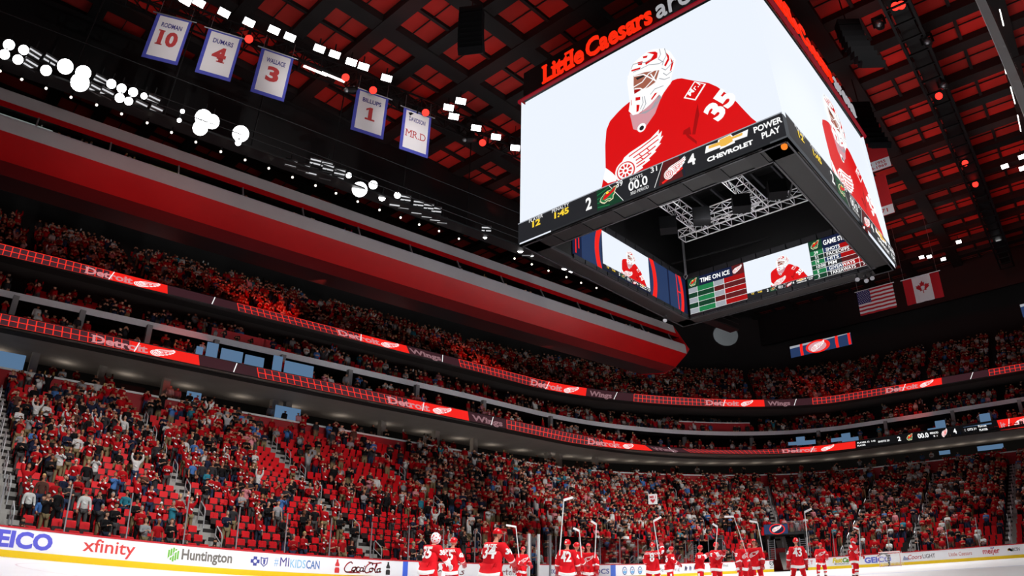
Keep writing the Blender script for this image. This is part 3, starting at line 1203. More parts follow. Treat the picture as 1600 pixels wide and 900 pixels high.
ribbon('display_ribbon', 'lower glowing red ribbon with a square grid and team lettering, over the concourse', LOWB, Z_LB, LOWT, Z_LT,
       [('g', -60, 205), ('r', 205, 312), ('d', 312, 404), ('g', 404, 640), ('r', 640, 733), ('d', 733, 792), ('g', 792, 945), ('r', 945, 1020), ('d', 1020, 1080), ('g', 1080, 1250), ('r', 1250, 1337), ('k', 1337, 1563), ('r', 1563, 1650)],
       det(142, 231, 235, 276, 212, s1=367) + det(606, 672, 677, 708, 661, 738, 785, 768) + det(917, 972, 976, 998, 962, 1025, 1062, 1054) + det(1222, 1276, 1283, 1304, 1268)
       + [('PLAYER 12  1:45', 1340, 1369, M_LWHITE, .58, .2), ('PLAYER', 1340, 1353, M_LWHITE, .2, .2), ('SHOTS 39', 1373, 1391, M_LWHITE, .38, .22), ('2', 1404, 1409, M_LWHITE, .28, .5), ('BEAR', 1418, 1428, None, 0, 0),
          ('00.0', 1436, 1453, M_LWHITE, .28, .52), ('PERIOD', 1456, 1469, M_LWHITE, .56, .2), ('3RD', 1458, 1466, M_LWHITE, .2, .2), ('WW', 1473, 1484, None, 0, 0), ('4', 1492, 1497, M_LWHITE, .28, .5),
          ('SHOTS 31', 1508, 1528, M_LWHITE, .38, .22), ('PLAYER', 1532, 1545, M_LWHITE, .58, .2), ('PLAYER', 1532, 1545, M_LWHITE, .2, .2), ('it', 1566, 1574, M_LPINK, .14, .66), ('/', 1578, 1578, None, 0, 0), ('WW', 1587, 1612, None, 0, 0)])
ribbon('display_ribbon', 'upper glowing red ribbon with a square grid and team lettering, below the top stand', UPB, Z_UB, UPT, Z_UT,
       [('g', -60, 170), ('r', 170, 262), ('d', 262, 373), ('g', 373, 565), ('r', 565, 640), ('d', 640, 720), ('g', 720, 853), ('r', 853, 915), ('d', 915, 990), ('g', 990, 1130), ('r', 1130, 1195), ('d', 1195, 1270), ('g', 1270, 1405), ('r', 1405, 1472), ('d', 1472, 1546), ('g', 1546, 1650)],
       det(131, 207, 209, 252, 172, s1=333) + det(529, 595, 597, 628, 565, 642, 690, 692) + det(828, 877, 880, 903, 853, 920, 955, 960) + det(1102, 1155, 1158, 1178, 1131, 1200, 1235, 1242) + det(1384, 1435, 1438, 1460, 1412, s1=1518))

# ------------------------------------------------------------------ the red gondola hung along the far side
GD = Vector((.128, 1, 0)).normalized()
GN = Vector((1, -.128, 0)).normalized()      # towards the rink
G_END = 60.2


def gx(x0, y): return x0 + .128 * y


def gondola_strip(mb, prof, y0, y1, m=0):
    n = len(prof)
    V = []
    for y in (y0, y1):
        V += [(gx(x, y), y, z) for x, z in prof]
    mb.add(V, [(i, n + i, n + i + 1, i + 1) for i in range(n - 1)], m)


root = thing('press_gondola', 'long dark red gondola with a grey band hung under the roof along the far side', 'gondola', (-36, 30, 22))
prof = dict(E1=(-42.9, 20.6), S=(-41.7, 20.95), E2=(-40.25, 22.07), E3=(-40.35, 23.0), E4=(-41.0, 24.0), E5=(-41.4, 24.62), E6=(-41.65, 25.55))
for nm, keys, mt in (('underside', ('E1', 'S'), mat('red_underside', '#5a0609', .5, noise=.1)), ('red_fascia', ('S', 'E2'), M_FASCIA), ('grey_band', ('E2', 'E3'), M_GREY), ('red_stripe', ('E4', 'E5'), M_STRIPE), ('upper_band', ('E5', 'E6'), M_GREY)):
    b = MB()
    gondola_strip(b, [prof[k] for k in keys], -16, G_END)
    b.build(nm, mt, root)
b = MB()
gondola_strip(b, [prof['E3'], (-41.3, 23.0), (-43.8, 22.3), (-43.8, 24.3), prof['E4']], -16, G_END)
gondola_strip(b, [prof['E6'], (-46, 25.6), (-46, 21), prof['E1']], -16, G_END)
b.build('interior', M_BLACK, root)
b = MB()
e = [prof[k] for k in ('E1', 'S', 'E2')] + [(-39.9, 22.5)] + [prof['E6'], (-46, 25.6), (-46, 21)]
b.add([(gx(x, G_END), G_END, z) for x, z in e] + [(gx(x, G_END) - .3, G_END + .35, z) for x, z in e], [tuple(range(7)), tuple(range(7, 14))[::-1]] + [(i, (i + 1) % 7, 7 + (i + 1) % 7, 7 + i) for i in range(7)])
b.build('end_cap', M_STRIPE, root)
for y in np.arange(-12, 59, 4.4):
    b = MB()
    b.bar((gx(-40.5, y), y, 22.95), (gx(-41.0, y) - .05, y, 24.05), .1, .1)
    b.build('mullion', M_STEEL, root)
b = MB()
gondola_strip(b, [(-40.42, 23.0), (-40.42, 23.14), (-41.0, 23.14)], -16, G_END)
b.build('counter', mat('counter_grey', '#8b8a8e', .4), root)
gtd = lambda y, z, x0: Vector((gx(x0, y), y, z))
for (y, w, z, c, lab) in ((-1.2, 3.4, 23.35, '#8d9d97', 'pale grey-green lit panel in the gondola window by the left frame edge'), (8.4, 2.4, 23.3, '#97984a', 'dull yellow lit panel in the gondola window'),
                          (6.2, 1.6, 23.25, '#8f9b98', 'small grey lit panel beside the yellow one in the gondola')):
    b = MB()
    b.bar(gtd(y, z, -41.4), gtd(y + w, z, -41.4), .12, .7)
    tag(b.build('window_panel', glow('panel_' + c[1:], c, .75)), lab, 'panel')

# ------------------------------------------------------------------ centre-hung scoreboard
X0, X1, Y0, Y1, ZB, ZR, ZT = -24.13, -7.657, 25.641, 44.303, 18.834, 20.132, 29.308
TL = -.0201
LX, LY = X1 - X0, Y1 - Y0
M_SCR = glow('screen_white', '#eef5ff', 1.0, 'FRONT')
M_SDK = glow('screen_charcoal', '#232428')
M_SRED = glow('screen_red', '#dd1013', 1.0)
M_SRED2 = glow('screen_dark_red', '#a60c0e')
M_SSKIN = glow('screen_skin', '#a5624f')
M_SGREY = glow('screen_grey', '#9fa3ab')
M_SPINK = glow('screen_pink', '#d79aa3')
M_SGOLD = glow('screen_gold', '#f2bb4d')
M_SPANEL = glow('screen_green_dark', '#123d28')
M_SPANELR = glow('screen_panel_red', '#5d1a1c')
M_SBLUE = glow('screen_blue', '#26395f')
M_SBLUE2 = glow('screen_deep_blue', '#131c3c')
SCREEN = [M_SCR, M_SDK, M_SRED, M_SRED2, M_SSKIN, M_SGREY, M_SPINK, M_SGOLD, M_SPANEL, M_SPANELR, M_LWHITE, M_LYEL, M_LGREEN, M_LCREAM, M_SBLUE, M_SBLUE2, M_LRED]
(S_W, S_DK, S_RED, S_RED2, S_SKIN, S_GREY, S_PINK, S_GOLD, S_PG, S_PR, S_LW, S_LY, S_LG, S_LC, S_B, S_B2, S_LR) = range(17)


def fr(px, py):
    """A point of the picture on the front screen, in metres from its lower left corner."""
    p = on_y(px, py, Y0)
    return (p.x - X0, p.z - ZB)


PIC = MB()        # the picture in flat coordinates; its third coordinate is the drawing layer
flat = lambda u, v, l=0: (u, v, l)
HR, HT = ZR - ZB, ZT - ZB
z1 = lambda P: [fr(930 + x / 6, 60 + y / 6) for x, y in P]
z2 = lambda P: [fr(930 + x * .12223, 190 + y * .12223) for x, y in P]
z3 = lambda P: [fr(1050 + x * .12225, 100 + y * .12225) for x, y in P]
z4 = lambda P: [fr(900 + x / 9, 230 + y / 9) for x, y in P]
z5 = lambda P: [fr(1060 + x * .13333, 170 + y * .13333) for x, y in P]
PIC.poly([(0, HR), (LX, HR), (LX, HT), (0, HT)], flat, S_W, 0)
body = z1([(310, 590), (250, 640), (200, 690), (130, 770), (98, 850)]) + z2([(130, 120), (120, 300), (125, 450), (130, 590), (100, 740), (78, 835)])
body[-1] = (body[-1][0], HR)
body += [(fr(1181.5, 190.5)[0], HR)] + z3([(1080, 738), (1020, 690), (900, 560), (830, 480), (700, 370), (580, 280), (470, 230), (280, 200), (120, 168), (60, 175)]) + z1([(720, 385), (640, 500)])
PIC.poly(body, flat, S_RED, 1)
for P in (z3([(330, 500), (350, 640), (300, 900), (260, 900), (300, 640)]), z3([(150, 850), (230, 800), (250, 900), (140, 900)]), z2([(1130, 110), (1300, 250), (1300, 290), (1180, 200)])):
    PIC.poly(P, flat, S_RED2, 2)
PIC.poly(z2([(130, 590), (180, 625), (220, 655), (285, 720), (270, 760), (165, 790), (102, 740)]), flat, S_LW, 2)
g = MB()
w0 = z2([(300, 720)])[0]
w1 = z2([(905, 245)])[0]
ws = (w1[0] - w0[0]) / 1.5
winged_wheel(PIC, flat, S_LW, S_RED, 2, (w0[0] - .1, HR - .2), ws, -.1)
PIC.poly(z1([(320, 705), (355, 850), (400, 862), (470, 830), (560, 700), (612, 560), (560, 540), (420, 700)]), flat, S_PINK, 3)
PIC.disc(z1([(435, 835)])[0], .28, flat, S_LW, 4, 14)
PIC.disc(z1([(437, 840)])[0], .15, flat, S_DK, 5, 12)
PIC.poly(z1([(395, 705), (520, 655), (600, 520), (625, 545), (560, 640), (470, 700)]), flat, S_GREY, 3)
PIC.poly(z1([(350, 718), (310, 680), (320, 600), (305, 500), (290, 400), (300, 350), (325, 270), (350, 220), (420, 160), (480, 110), (540, 88), (640, 80), (700, 110), (755, 190), (740, 260), (720, 330), (705, 420), (665, 460), (620, 545), (600, 520), (520, 610), (470, 655), (400, 705)]), flat, S_LW, 4)
PIC.poly(z1([(355, 345), (460, 310), (560, 295), (600, 290), (580, 370), (560, 420), (440, 480), (365, 505), (352, 430)]), flat, S_SKIN, 5)
PIC.poly(z1([(375, 365), (450, 340), (460, 350), (390, 385)]), flat, S_DK, 6)
PIC.poly(z1([(360, 485), (420, 465), (415, 490), (365, 520)]), flat, S_RED2, 6)
for P in ([(480, 122), (560, 112), (582, 125), (578, 172), (520, 205), (470, 240), (462, 215), (520, 180), (545, 140)], [(440, 160), (488, 150), (478, 172), (445, 178)], [(390, 215), (440, 205), (432, 240), (395, 242)],
          [(330, 290), (420, 262), (415, 280), (335, 305)], [(375, 550), (420, 545), (420, 572), (375, 582)], [(660, 118), (690, 150), (695, 190), (660, 255), (645, 245), (678, 180)], [(522, 565), (560, 508), (583, 503), (530, 575)],
          [(705, 170), (735, 215), (715, 290), (700, 300), (715, 220)], [(385, 620), (415, 620), (405, 680), (385, 690)], [(322, 600), (336, 570), (338, 620), (326, 640)]):
    PIC.poly(z1(P), flat, S_RED, 5)
for P in ([(350, 310), (400, 290), (500, 240), (600, 230), (640, 200)], [(600, 90), (612, 140), (590, 185), (640, 215)], [(650, 85), (668, 150), (640, 200), (625, 260)], [(330, 280), (350, 235), (470, 215), (520, 190)], [(620, 270), (660, 290), (690, 260), (735, 200)],
          [(640, 320), (670, 340), (720, 300)], [(600, 370), (650, 380), (700, 360)], [(440, 545), (450, 600), (425, 660)], [(460, 540), (475, 610), (440, 680)], [(520, 520), (560, 470), (640, 440)]):
    PIC.strip(z1(P), .045, flat, S_GREY, 6)
for P in ([(352, 330), (352, 700)], [(325, 340), (330, 640)], [(365, 350), (450, 332), (540, 378), (600, 412), (660, 420)], [(360, 452), (440, 405), (500, 325), (560, 290)], [(365, 525), (470, 462), (545, 380), (580, 300)], [(300, 352), (420, 318), (610, 262)], [(370, 470), (420, 465), (470, 490)],
          [(575, 400), (605, 300), (630, 250)], [(520, 330), (575, 405), (470, 480), (370, 540)]):
    PIC.strip(z1(P), .075, flat, S_LW, 7)
fo, fi = z3([(290, 210), (440, 245), (305, 460), (150, 430)]), z3([(297, 226), (416, 252), (297, 443), (176, 420)])
PIC.poly(fo, flat, S_LW, 3)
PIC.poly(fi, flat, S_RED, 4)


def pic_text(s, p0, p1, hpx, m, conv, bold=.02, layer=4, upright=True):
    a, c = conv([p0])[0], conv([p1])[0]
    top = conv([(p0[0] + (0 if upright else hpx[0]), p0[1] - (hpx if upright else hpx[1]))])[0]
    h = math.hypot(top[0] - a[0], top[1] - a[1])
    w = math.hypot(c[0] - a[0], c[1] - a[1])
    PIC.text(s, a, flat, h, m, layer, w, bold, 0, math.atan2(c[1] - a[1], c[0] - a[0]) if not upright else 0)


pic_text('Mr.I', (238, 408), (372, 258), (-30, 56), S_LW, z3, .01, 5, False)
PIC.text('35', z3([(590, 735)])[0], flat, 1.15, S_LW, 3, 1.6, .05, 0, math.radians(38))
# the score strip under the picture
N_PIC = len(PIC.f)
PIC.poly([(0, 0), (LX, 0), (LX, HR), (0, HR)], flat, S_DK, 0)
PIC.strip([(0, HR), (LX, HR)], .06, flat, S_GREY, 1)
TOPE = ((814.5, 351), (880, 320), (954.4, 287.8), (1040, 250.6), (1060, 241), (1145, 208.7), (1226.7, 176))
BOTE = ((813, 383), (890, 348), (973, 313), (1016.7, 296.7), (1060, 280), (1153, 244.7), (1236, 211))


def fs(px, py):
    t = np.interp(px, [q[0] for q in TOPE], [q[1] for q in TOPE])
    u = np.interp(px, [q[0] for q in BOTE], [q[1] for q in BOTE])
    return (fr(px, (t + u) / 2)[0], HR * (u - py) / (u - t))


for s, a, c, h, m, bo in (('PLAYER', (829.5, 350), (851, 341), 5.2, S_LW, 0), ('12', (834.5, 357), (847, 353), 9.3, S_LY, .04), ('PENALTY', (865.5, 333), (892, 322), 5.2, S_LW, 0), ('1:45', (869, 341.7), (891.5, 332.5), 9, S_LY, .04), ('2', (917.8, 328.3), (927, 325), 18, S_LW, .03),
                          ('39', (966, 292.2), (976, 288.8), 8.5, S_LW, .01), ('SHOTS', (987.2, 282.8), (1007.2, 274.4), 5, S_LW, 0), ('00.0', (984.4, 298.2), (1014, 286.3), 13.5, S_LW, .02), ('3RD PERIOD', (986.7, 304.4), (1015, 293.3), 4.6, S_LW, 0), ('31', (1020, 269.4), (1030, 265.8), 8.5, S_LW, .01),
                          ('4', (1076.9, 260), (1089, 255.6), 17.5, S_LW, .03), ('CHEVROLET', (1106, 255.3), (1177.3, 228.7), 6.8, S_LW, .05), ('POWER', (1181.3, 210), (1225.3, 194.5), 9.5, S_LW, .03), ('PLAY', (1191.3, 220), (1220, 209.7), 9.5, S_LW, .03)):
    pic_text(s, a, c, h, m, lambda P: [fs(*q) for q in P], bo, 3)
q = [fs(935, 321), fs(935, 299.6), fs(954.5, 289.4), fs(975, 310.5)]
PIC.poly([(q[0][0], .02), (q[1][0], HR - .03), (q[2][0], HR - .03), (q[3][0], .02)], flat, S_PG, 1)
for k in range(4):
    PIC.strip([(q[0][0] + .05, .2 + .25 * k), (q[0][0] + .8, .1 + .35 * k)], .05, flat, S_LG, 2)
PIC.strip([(q[2][0], HR - .03), (q[3][0], .02)], .03, flat, S_LW, 2)
bb = fs(936.5, 318)
bear_head(PIC, lambda u, v, l=0: flat(bb[0] + .12 + u * 1.3, .26 + v, l), S_LC, S_LG, S_RED, S_LY, 3, (0, 0), .82)
q = [fs(1023.3, 290.5), fs(1039.4, 251.7), fs(1063.8, 242.6), fs(1067, 268.2)]
PIC.poly([(q[0][0] + .25, .02), (q[1][0], HR - .03), (q[2][0], HR - .03), (q[3][0], .02)], flat, S_PR, 1)
PIC.strip([(q[0][0], .02), (q[1][0], HR - .03)], .03, flat, S_LW, 2)
PIC.strip([(q[0][0] + .5, .1), (q[3][0], .5)], .12, flat, S_LR, 2)
c = fs(1037, 285)
winged_wheel(PIC, flat, S_LW, S_RED, 3, (c[0] + .1, .15), .84, 0)
PIC.strip([(q[3][0] + .1, .02), (q[3][0] + .1, HR)], .03, flat, S_B2, 1)
z5 = lambda P: [fs(1060 + x * .13333, 170 + y * .13333) for x, y in P]
bow = z5([(330, 525), (355, 430), (490, 392), (500, 360), (650, 295), (668, 325), (850, 245), (825, 335), (680, 385), (680, 410), (500, 487), (512, 458)])
PIC.poly(bow, flat, S_LW, 2)
PIC.poly(z5([(378, 470), (385, 430), (510, 388), (515, 362), (640, 310), (655, 335), (785, 283), (775, 320), (660, 362), (660, 390), (575, 440), (520, 452), (510, 430)]), flat, S_GOLD, 3)
PV, PF, PM = [Vector(x) for x in PIC.v], PIC.f, PIC.m


def picture(mb, fn, su=1.0, sv=1.0, only=None, o=(0, 0)):
    n = len(mb.v)
    keep = [i for i in range(len(PF)) if only is None or only(i)]
    vs = {k for i in range(N_PIC, len(PF)) for k in PF[i]}
    mb.v.extend(tuple(fn(o[0] + x.x * su, o[1] + x.y * sv, x.z + (10 if k in vs else 0))) for k, x in enumerate(PV))
    for i in keep:
        mb.f.append(tuple(k + n for k in PF[i]))
        mb.m.append(PM[i])


def clean(mb):
    used = sorted({i for f in mb.f for i in f})
    r = {k: i for i, k in enumerate(used)}
    mb.v = [mb.v[k] for k in used]
    mb.f = [tuple(r[i] for i in f) for f in mb.f]
    return mb


board_ = thing('scoreboard', 'huge four-sided scoreboard hung over the ice, a masked goalkeeper in red on its white screens', 'scoreboard', ((X0 + X1) / 2, (Y0 + Y1) / 2, ZB))
tilt = lambda v: TL * max(0, v - HR)
front = lambda u, v, l=0: (X0 + u - tilt(v) * (1 - 2 * u / LX), Y0 - tilt(v) - .012 * l, ZB + v)
right = lambda u, v, l=0: (X1 + tilt(v) + .012 * l, Y0 - tilt(v) * (1 - 2 * u / LX) + u * LY / LX, ZB + v)
for fn in (front, right):
    b = MB()
    picture(b, fn, only=lambda i: i < N_PIC)
    clean(b).build('video_screen', SCREEN, board_)
    b = MB()
    picture(b, fn, only=lambda i: i >= N_PIC)
    clean(b).build('score_strip', SCREEN, board_)
for fn in (lambda u, v, l=0: (X1 - u, Y1, ZB + v), lambda u, v, l=0: (X0, Y1 - u * LY / LX, ZB + v)):      # the two faces turned away
    b = MB()
    b.poly([(0, 0), (LX, 0), (LX, HT), (0, HT)], fn, 0)
    b.build('video_screen', [M_SCR], board_)
# red edge line and black housing with standing letters over the screens
b = MB()
c4 = [(X0 - .12, Y0 - .12), (X1 + .12, Y0 - .12), (X1 + .12, Y1 + .12), (X0 - .12, Y1 + .12)]
for k in range(4):
    a, d = c4[k], c4[(k + 1) % 4]
    b.bar((*a, ZT + .02), (*d, ZT + .02), .2, .1)
b.build('edge_line', glow('edge_red', '#8d0a1c', .8), board_)
b = MB()
b.box(((X0 + X1) / 2, (Y0 + Y1) / 2, ZT + 1.3), (LX - .2, LY - .2, 2.4))
b.box(((X0 + X1) / 2, (Y0 + Y1) / 2, ZT + 3.2), (LX * .6, LY * .6, 1.6))
b.build('top_housing', M_BLACK, board_)
M_LET_R = glow('letter_red', '#fb2a0c', 1.0)
M_LET_W = mat('letter_white', '#d9d9dc', .4, emit='#b9b9be', strength=.8)


def big_letters(s, px0, px1, py0, py1, h, mt, face, bold, cut=0.0, z0=.28):
    a, c_ = (on_y(px0, py0, Y0 - .2), on_y(px1, py1, Y0 - .2))
    u0, u1 = a.x - X0, c_.x - X0
    if face == 'right':
        k = LY / LX
        fnn = lambda u, v, l=0: (X1 + .2 + l, Y0 + u * k, ZT + z0 + v)
    else:
        fnn = lambda u, v, l=0: (X0 + u, Y0 - .2 - l, ZT + z0 + v)
    V, Fs, w = text2d(s, bold, mt is M_LET_R)
    sx = (u1 - u0) / w
    m = MB()
    for q_ in (0, .1):
        m.add([fnn(u0 + x * sx, y * h, q_) for x, y in V], Fs)
    n = len(V)
    cnt = {}
    for f in Fs:
        for i in range(len(f)):
            e_ = (f[i], f[(i + 1) % len(f)])
            cnt[tuple(sorted(e_))] = cnt.get(tuple(sorted(e_)), 0) + 1
    m.f.extend((i, j, n + j, n + i) for (i, j), k_ in cnt.items() if k_ == 1)
    m.m.extend([0] * (len(m.f) - len(m.m)))
    m.build('letter_sign', mt, board_)


for fc in ('front', 'right'):
    big_letters('Little', 848, 913, 133, 94, 1.4, M_LET_R, fc, .022)
    big_letters('Caesars', 917, 1021, 92, 40, 1.4, M_LET_R, fc, .022)
    big_letters('arena', 1028, 1122, 35, -12, 1.45, M_LET_W, fc, .0)
# underside: a frame round the open middle, inner walls, deck and girders
M_FRAME = mat('frame_metal', '#18181a', .5, .3, noise=.15, scale=2)
b = MB()
fw = 1.3
zb_ = ZB - .06
for a, d in (((X0, Y0 + fw / 2), (X1, Y0 + fw / 2)), ((X0, Y1 - fw / 2), (X1, Y1 - fw / 2))):
    b.bar((*a, zb_), (*d, zb_), fw, .1)
for a, d in (((X0 + fw / 2, Y0), (X0 + fw / 2, Y1)), ((X1 - fw / 2, Y0), (X1 - fw / 2, Y1))):
    b.bar((*a, zb_), (*d, zb_), fw, .1)
b.build('bottom_frame', M_BLACK, board_)
b = MB()
for e_, zz in ((fw, .12), (.14, .1)):
    A = [(X0 + e_, Y0 + e_), (X1 - e_, Y0 + e_), (X1 - e_, Y1 - e_), (X0 + e_, Y1 - e_)]
    for k in range(4):
        b.bar((*A[k], zb_ - .03), (*A[(k + 1) % 4], zb_ - .03), .1, zz + .02)
b.build('frame_rail', mat('rail_metal', '#424246', .45, .4), board_)
for k in range(7):
    b = MB()
    x = X0 + 2 + k * 2.1
    b.box((x, Y0 + fw / 2, zb_ - .07), (.75, fw * .9, .06))
    b.build('hatch', M_FRAME, board_)
b = MB()
A = [(X0 + fw, Y0 + fw), (X1 - fw, Y0 + fw), (X1 - fw, Y1 - fw), (X0 + fw, Y1 - fw)]
for k in range(4):
    a, d = A[k], A[(k + 1) % 4]
    b.add([(*a, ZB), (*d, ZB), (*d, 28.4), (*a, 28.4)], [(0, 1, 2, 3)])
b.add([(*q_, 28.4) for q_ in A], [(0, 1, 2, 3)])
b.build('inner_wall', M_BLACK, board_)
M_GIRD = mat('girder_grey', '#4b4b50', .5, .3)
for k in range(9):
    b = MB()
    x = X0 + 2.2 + k * 1.65
    b.bar((x, Y0 + fw, 27.4), (x, Y1 - fw, 27.4), .16, .3)
    b.build('girder', M_GIRD, board_)
for k in range(3):
    b = MB()
    y = Y0 + 4 + k * 5
    b.bar((X0 + fw, y, 27.0), (X1 - fw, y, 27.0), .2, .4)
    b.build('girder', M_BLACK, board_)


def ladder(name, a, c_, w, h, step, mt, parent, r=.035):
    """A box truss: four chords, rungs and diagonals."""
    a, c_ = Vector(a), Vector(c_)
    d = (c_ - a).normalized()
    s_ = d.cross(Vector((0, 0, 1))).normalized()
    up = s_.cross(d)
    b = MB()
    L = (c_ - a).length
    n = max(1, int(round(L / step)))
    cr = [(i * w / 2, j * h / 2) for i, j in ((-1, -1), (1, -1), (1, 1), (-1, 1))]
    pt = lambda t, q_: a + d * t + s_ * q_[0] + up * q_[1]
    for q_ in cr:
        b.bar(pt(0, q_), pt(L, q_), r * 2, r * 2)
    for k in range(n + 1):
        t = L * k / n
        for i in range(4):
            b.bar(pt(t, cr[i]), pt(t, cr[(i + 1) % 4]), r * 1.4, r * 1.4)
            if k < n and i != 0:
                b.bar(pt(t, cr[i]), pt(t + L / n, cr[(i + 1) % 4]), r * 1.1, r * 1.1)
    return b.build(name, mt, parent)


M_TRUSS = mat('truss_white', '#e2e2e6', .4, .1)
for a, c_ in (((-19.3, 33.8, 24), (-19.3, 39.6, 24)), ((-14.6, 33.8, 24), (-14.6, 39.6, 24)), ((-21.2, 40, 24), (-10.6, 40, 24)), ((-19, 38.4, 24), (-14.5, 38.4, 24))):
    ladder('catwalk_truss', a, c_, 1.0, .6, 1.0, M_TRUSS, board_, .03)
l = bpy.data.lights.new('work_light', 'POINT')
l.energy, l.shadow_soft_size = 260, .3
o = bpy.data.objects.new('work_light', l)
col.objects.link(o)
o.location = (-16.8, 35.5, 21.8)
for px, py in ((1044, 352), (1096, 338), (1158, 318), (1214, 296)):
    p_ = on_z(px, py, 22.8)
    b = MB()
    b.box(p_, (1.15, 1.0, .9), 0, Matrix.Rotation(.5, 3, 'Z'))
    b.build('loudspeaker', mat('speaker_black', '#0d0d0f', .8, spec=.1), board_)
b = MB()
p_ = on_z(1071, 430, 21)
b.tube([p_, p_ + Vector((0, 0, 3.2))], .05, 6)
b.tube([p_ + Vector((.1, 0, 0)), p_ + Vector((.1, 0, 3.2))], .03, 6)
b.tube([p_ + Vector((0, 0, -.3)), p_ + Vector((.15, 0, -.1)), p_ + Vector((0, 0, .2)), p_ + Vector((-.15, 0, -.1)), p_ + Vector((0, 0, -.3))], .04, 6)
b.build('chain', M_STEEL, board_)
for a, c_ in (((X1 - fw, 31, 21), (-14, Y1 - fw, 25)), ((X1 - fw, 36, 20), (-11, Y1 - fw, 24)), ((X0 + fw, 41, 22.6), (-15.5, Y1 - fw, 23.2))):
    b = MB()
    b.bar(a, c_, .1, .1)
    b.build('brace', M_FRAME, board_)
# inner screens on the two far walls
XS, YS = -22.78, 42.9
zl, zh = 19.0, 21.85
left_in = lambda u, v, l=0: (XS + .012 * l, 28.9 + u, zl + v)
far_in = lambda u, v, l=0: (XS + .15 + u, YS - .012 * l, zl + v)
H_ = zh - zl
b = MB()
b.poly([(0, 0), (13.9, 0), (13.9, H_), (0, H_)], left_in, S_B2, 0)
for u0, u1 in ((.9, 3), (8.7, 11.2), (11.4, 13.3)):
    b.poly([(u0, 0), (u1, 0), (u1, H_), (u0, H_)], left_in, S_B, 1)


def arc_band(cx, r0, r1, sgn):
    pts = []
    ys_ = np.linspace(-.02, H_ + .02, 11)
    for r_ in (r0, r1):
        pts.append([(cx + sgn * math.sqrt(max(0, r_ * r_ - (y_ - H_ * .45) ** 2)), y_) for y_ in (ys_ if r_ == r0 else ys_[::-1])])
    return pts[0] + pts[1]


b.poly(arc_band(5.8, 3.1, 3.55, -1), left_in, S_LR, 2)
b.poly(arc_band(5.8, 3.35, 3.85, 1), left_in, S_LR, 2)
b.poly(arc_band(9.0, 4.05, 4.45, 1), left_in, S_LR, 2)
for P in ([(12.6, .1), (12.5, H_)], [(12.5, 1.5), (13.0, 1.5)], [(.3, .2), (.3, 2.2)], [(.6, .6), (.6, 2.4)], [(.3, 1.3), (.6, 1.3)]):
    b.strip(P, .1, left_in, S_LR, 2)
k = 5.55 / LX
picture(b, lambda u, v, l=0: left_in(u, v, l * .2 + 4), k, 2.75 / HT, None, (3.05, .06))
clean(b).build('inner_screen', SCREEN, board_)
b = MB()
b.poly([(0, 0), (14.0, 0), (14.0, H_), (0, H_)], far_in, S_DK, 0)


def table(u0, w, title, rows, left_logo, right_logo, lab):
    b.poly([(u0, 2.1), (u0 + w, 2.1), (u0 + w, H_), (u0, H_)], far_in, S_B2, 1)
    b.poly([(u0, 2.1), (u0 + .95, 2.1), (u0 + .95, H_), (u0, H_)], far_in, S_PG, 2)
    bear_head(b, far_in, S_LC, S_LG, S_RED, S_LY, 3, (u0 + .12, 2.2), .6)
    b.text(title, (u0 + 1.05, 2.3), far_in, .34, S_LW, 3, w - 2.2, .03)
    b.poly([(u0 + w - .95, 2.1), (u0 + w, 2.1), (u0 + w, H_), (u0 + w - .95, H_)], far_in, S_PR, 2)
    winged_wheel(b, far_in, S_LW, S_RED, 3, (u0 + w - .9, 2.2), .5)
    nr = len(rows)
    hh = 2.08 / nr
    for i, (va, s_, vb) in enumerate(rows):
        y1_ = 2.08 - i * hh
        y0_ = y1_ - hh
        e = i % 2
        if lab == 'toi':
            for ua, ub, c_ in ((0, .75, S_GREY if not e else S_PG), (.75, 2.15, S_LG if not e else S_PG), (2.15, 3.0, S_GREY if not e else S_PR), (3.0, w, S_RED2 if not e else S_PR)):
                b.poly([(u0 + ua, y0_), (u0 + ub, y0_), (u0 + ub, y1_), (u0 + ua, y1_)], far_in, c_, 2)
        else:
            b.poly([(u0, y0_), (u0 + .95, y0_), (u0 + .95, y1_), (u0, y1_)], far_in, S_LG if not e else S_PG, 2)
            b.poly([(u0 + .95, y0_), (u0 + 2.1, y0_), (u0 + 2.1, y1_), (u0 + .95, y1_)], far_in, S_B if not e else S_DK, 2)
            b.poly([(u0 + 2.1, y0_), (u0 + w, y0_), (u0 + w, y1_), (u0 + 2.1, y1_)], far_in, S_RED2 if not e else S_PR, 2)
            b.text(va, (u0 + .3, y0_ + hh * .22), far_in, hh * .62, S_LW, 4, None, .02)
            b.text(s_, (u0 + 1.15, y0_ + hh * .2), far_in, hh * .66, S_LW, 4, .2 * len(s_), .02)
            b.text(vb, (u0 + w - .75, y0_ + hh * .22), far_in, hh * .62, S_LW, 4, None, .02)
        b.strip([(u0, y0_), (u0 + w, y0_)], .025, far_in, S_LW, 3)
    for ua in ((.95, w - .95) if lab != 'toi' else (.75, 2.15, 3.0)):
        b.strip([(u0 + ua, 0), (u0 + ua, 2.1)], .025, far_in, S_LW, 3)


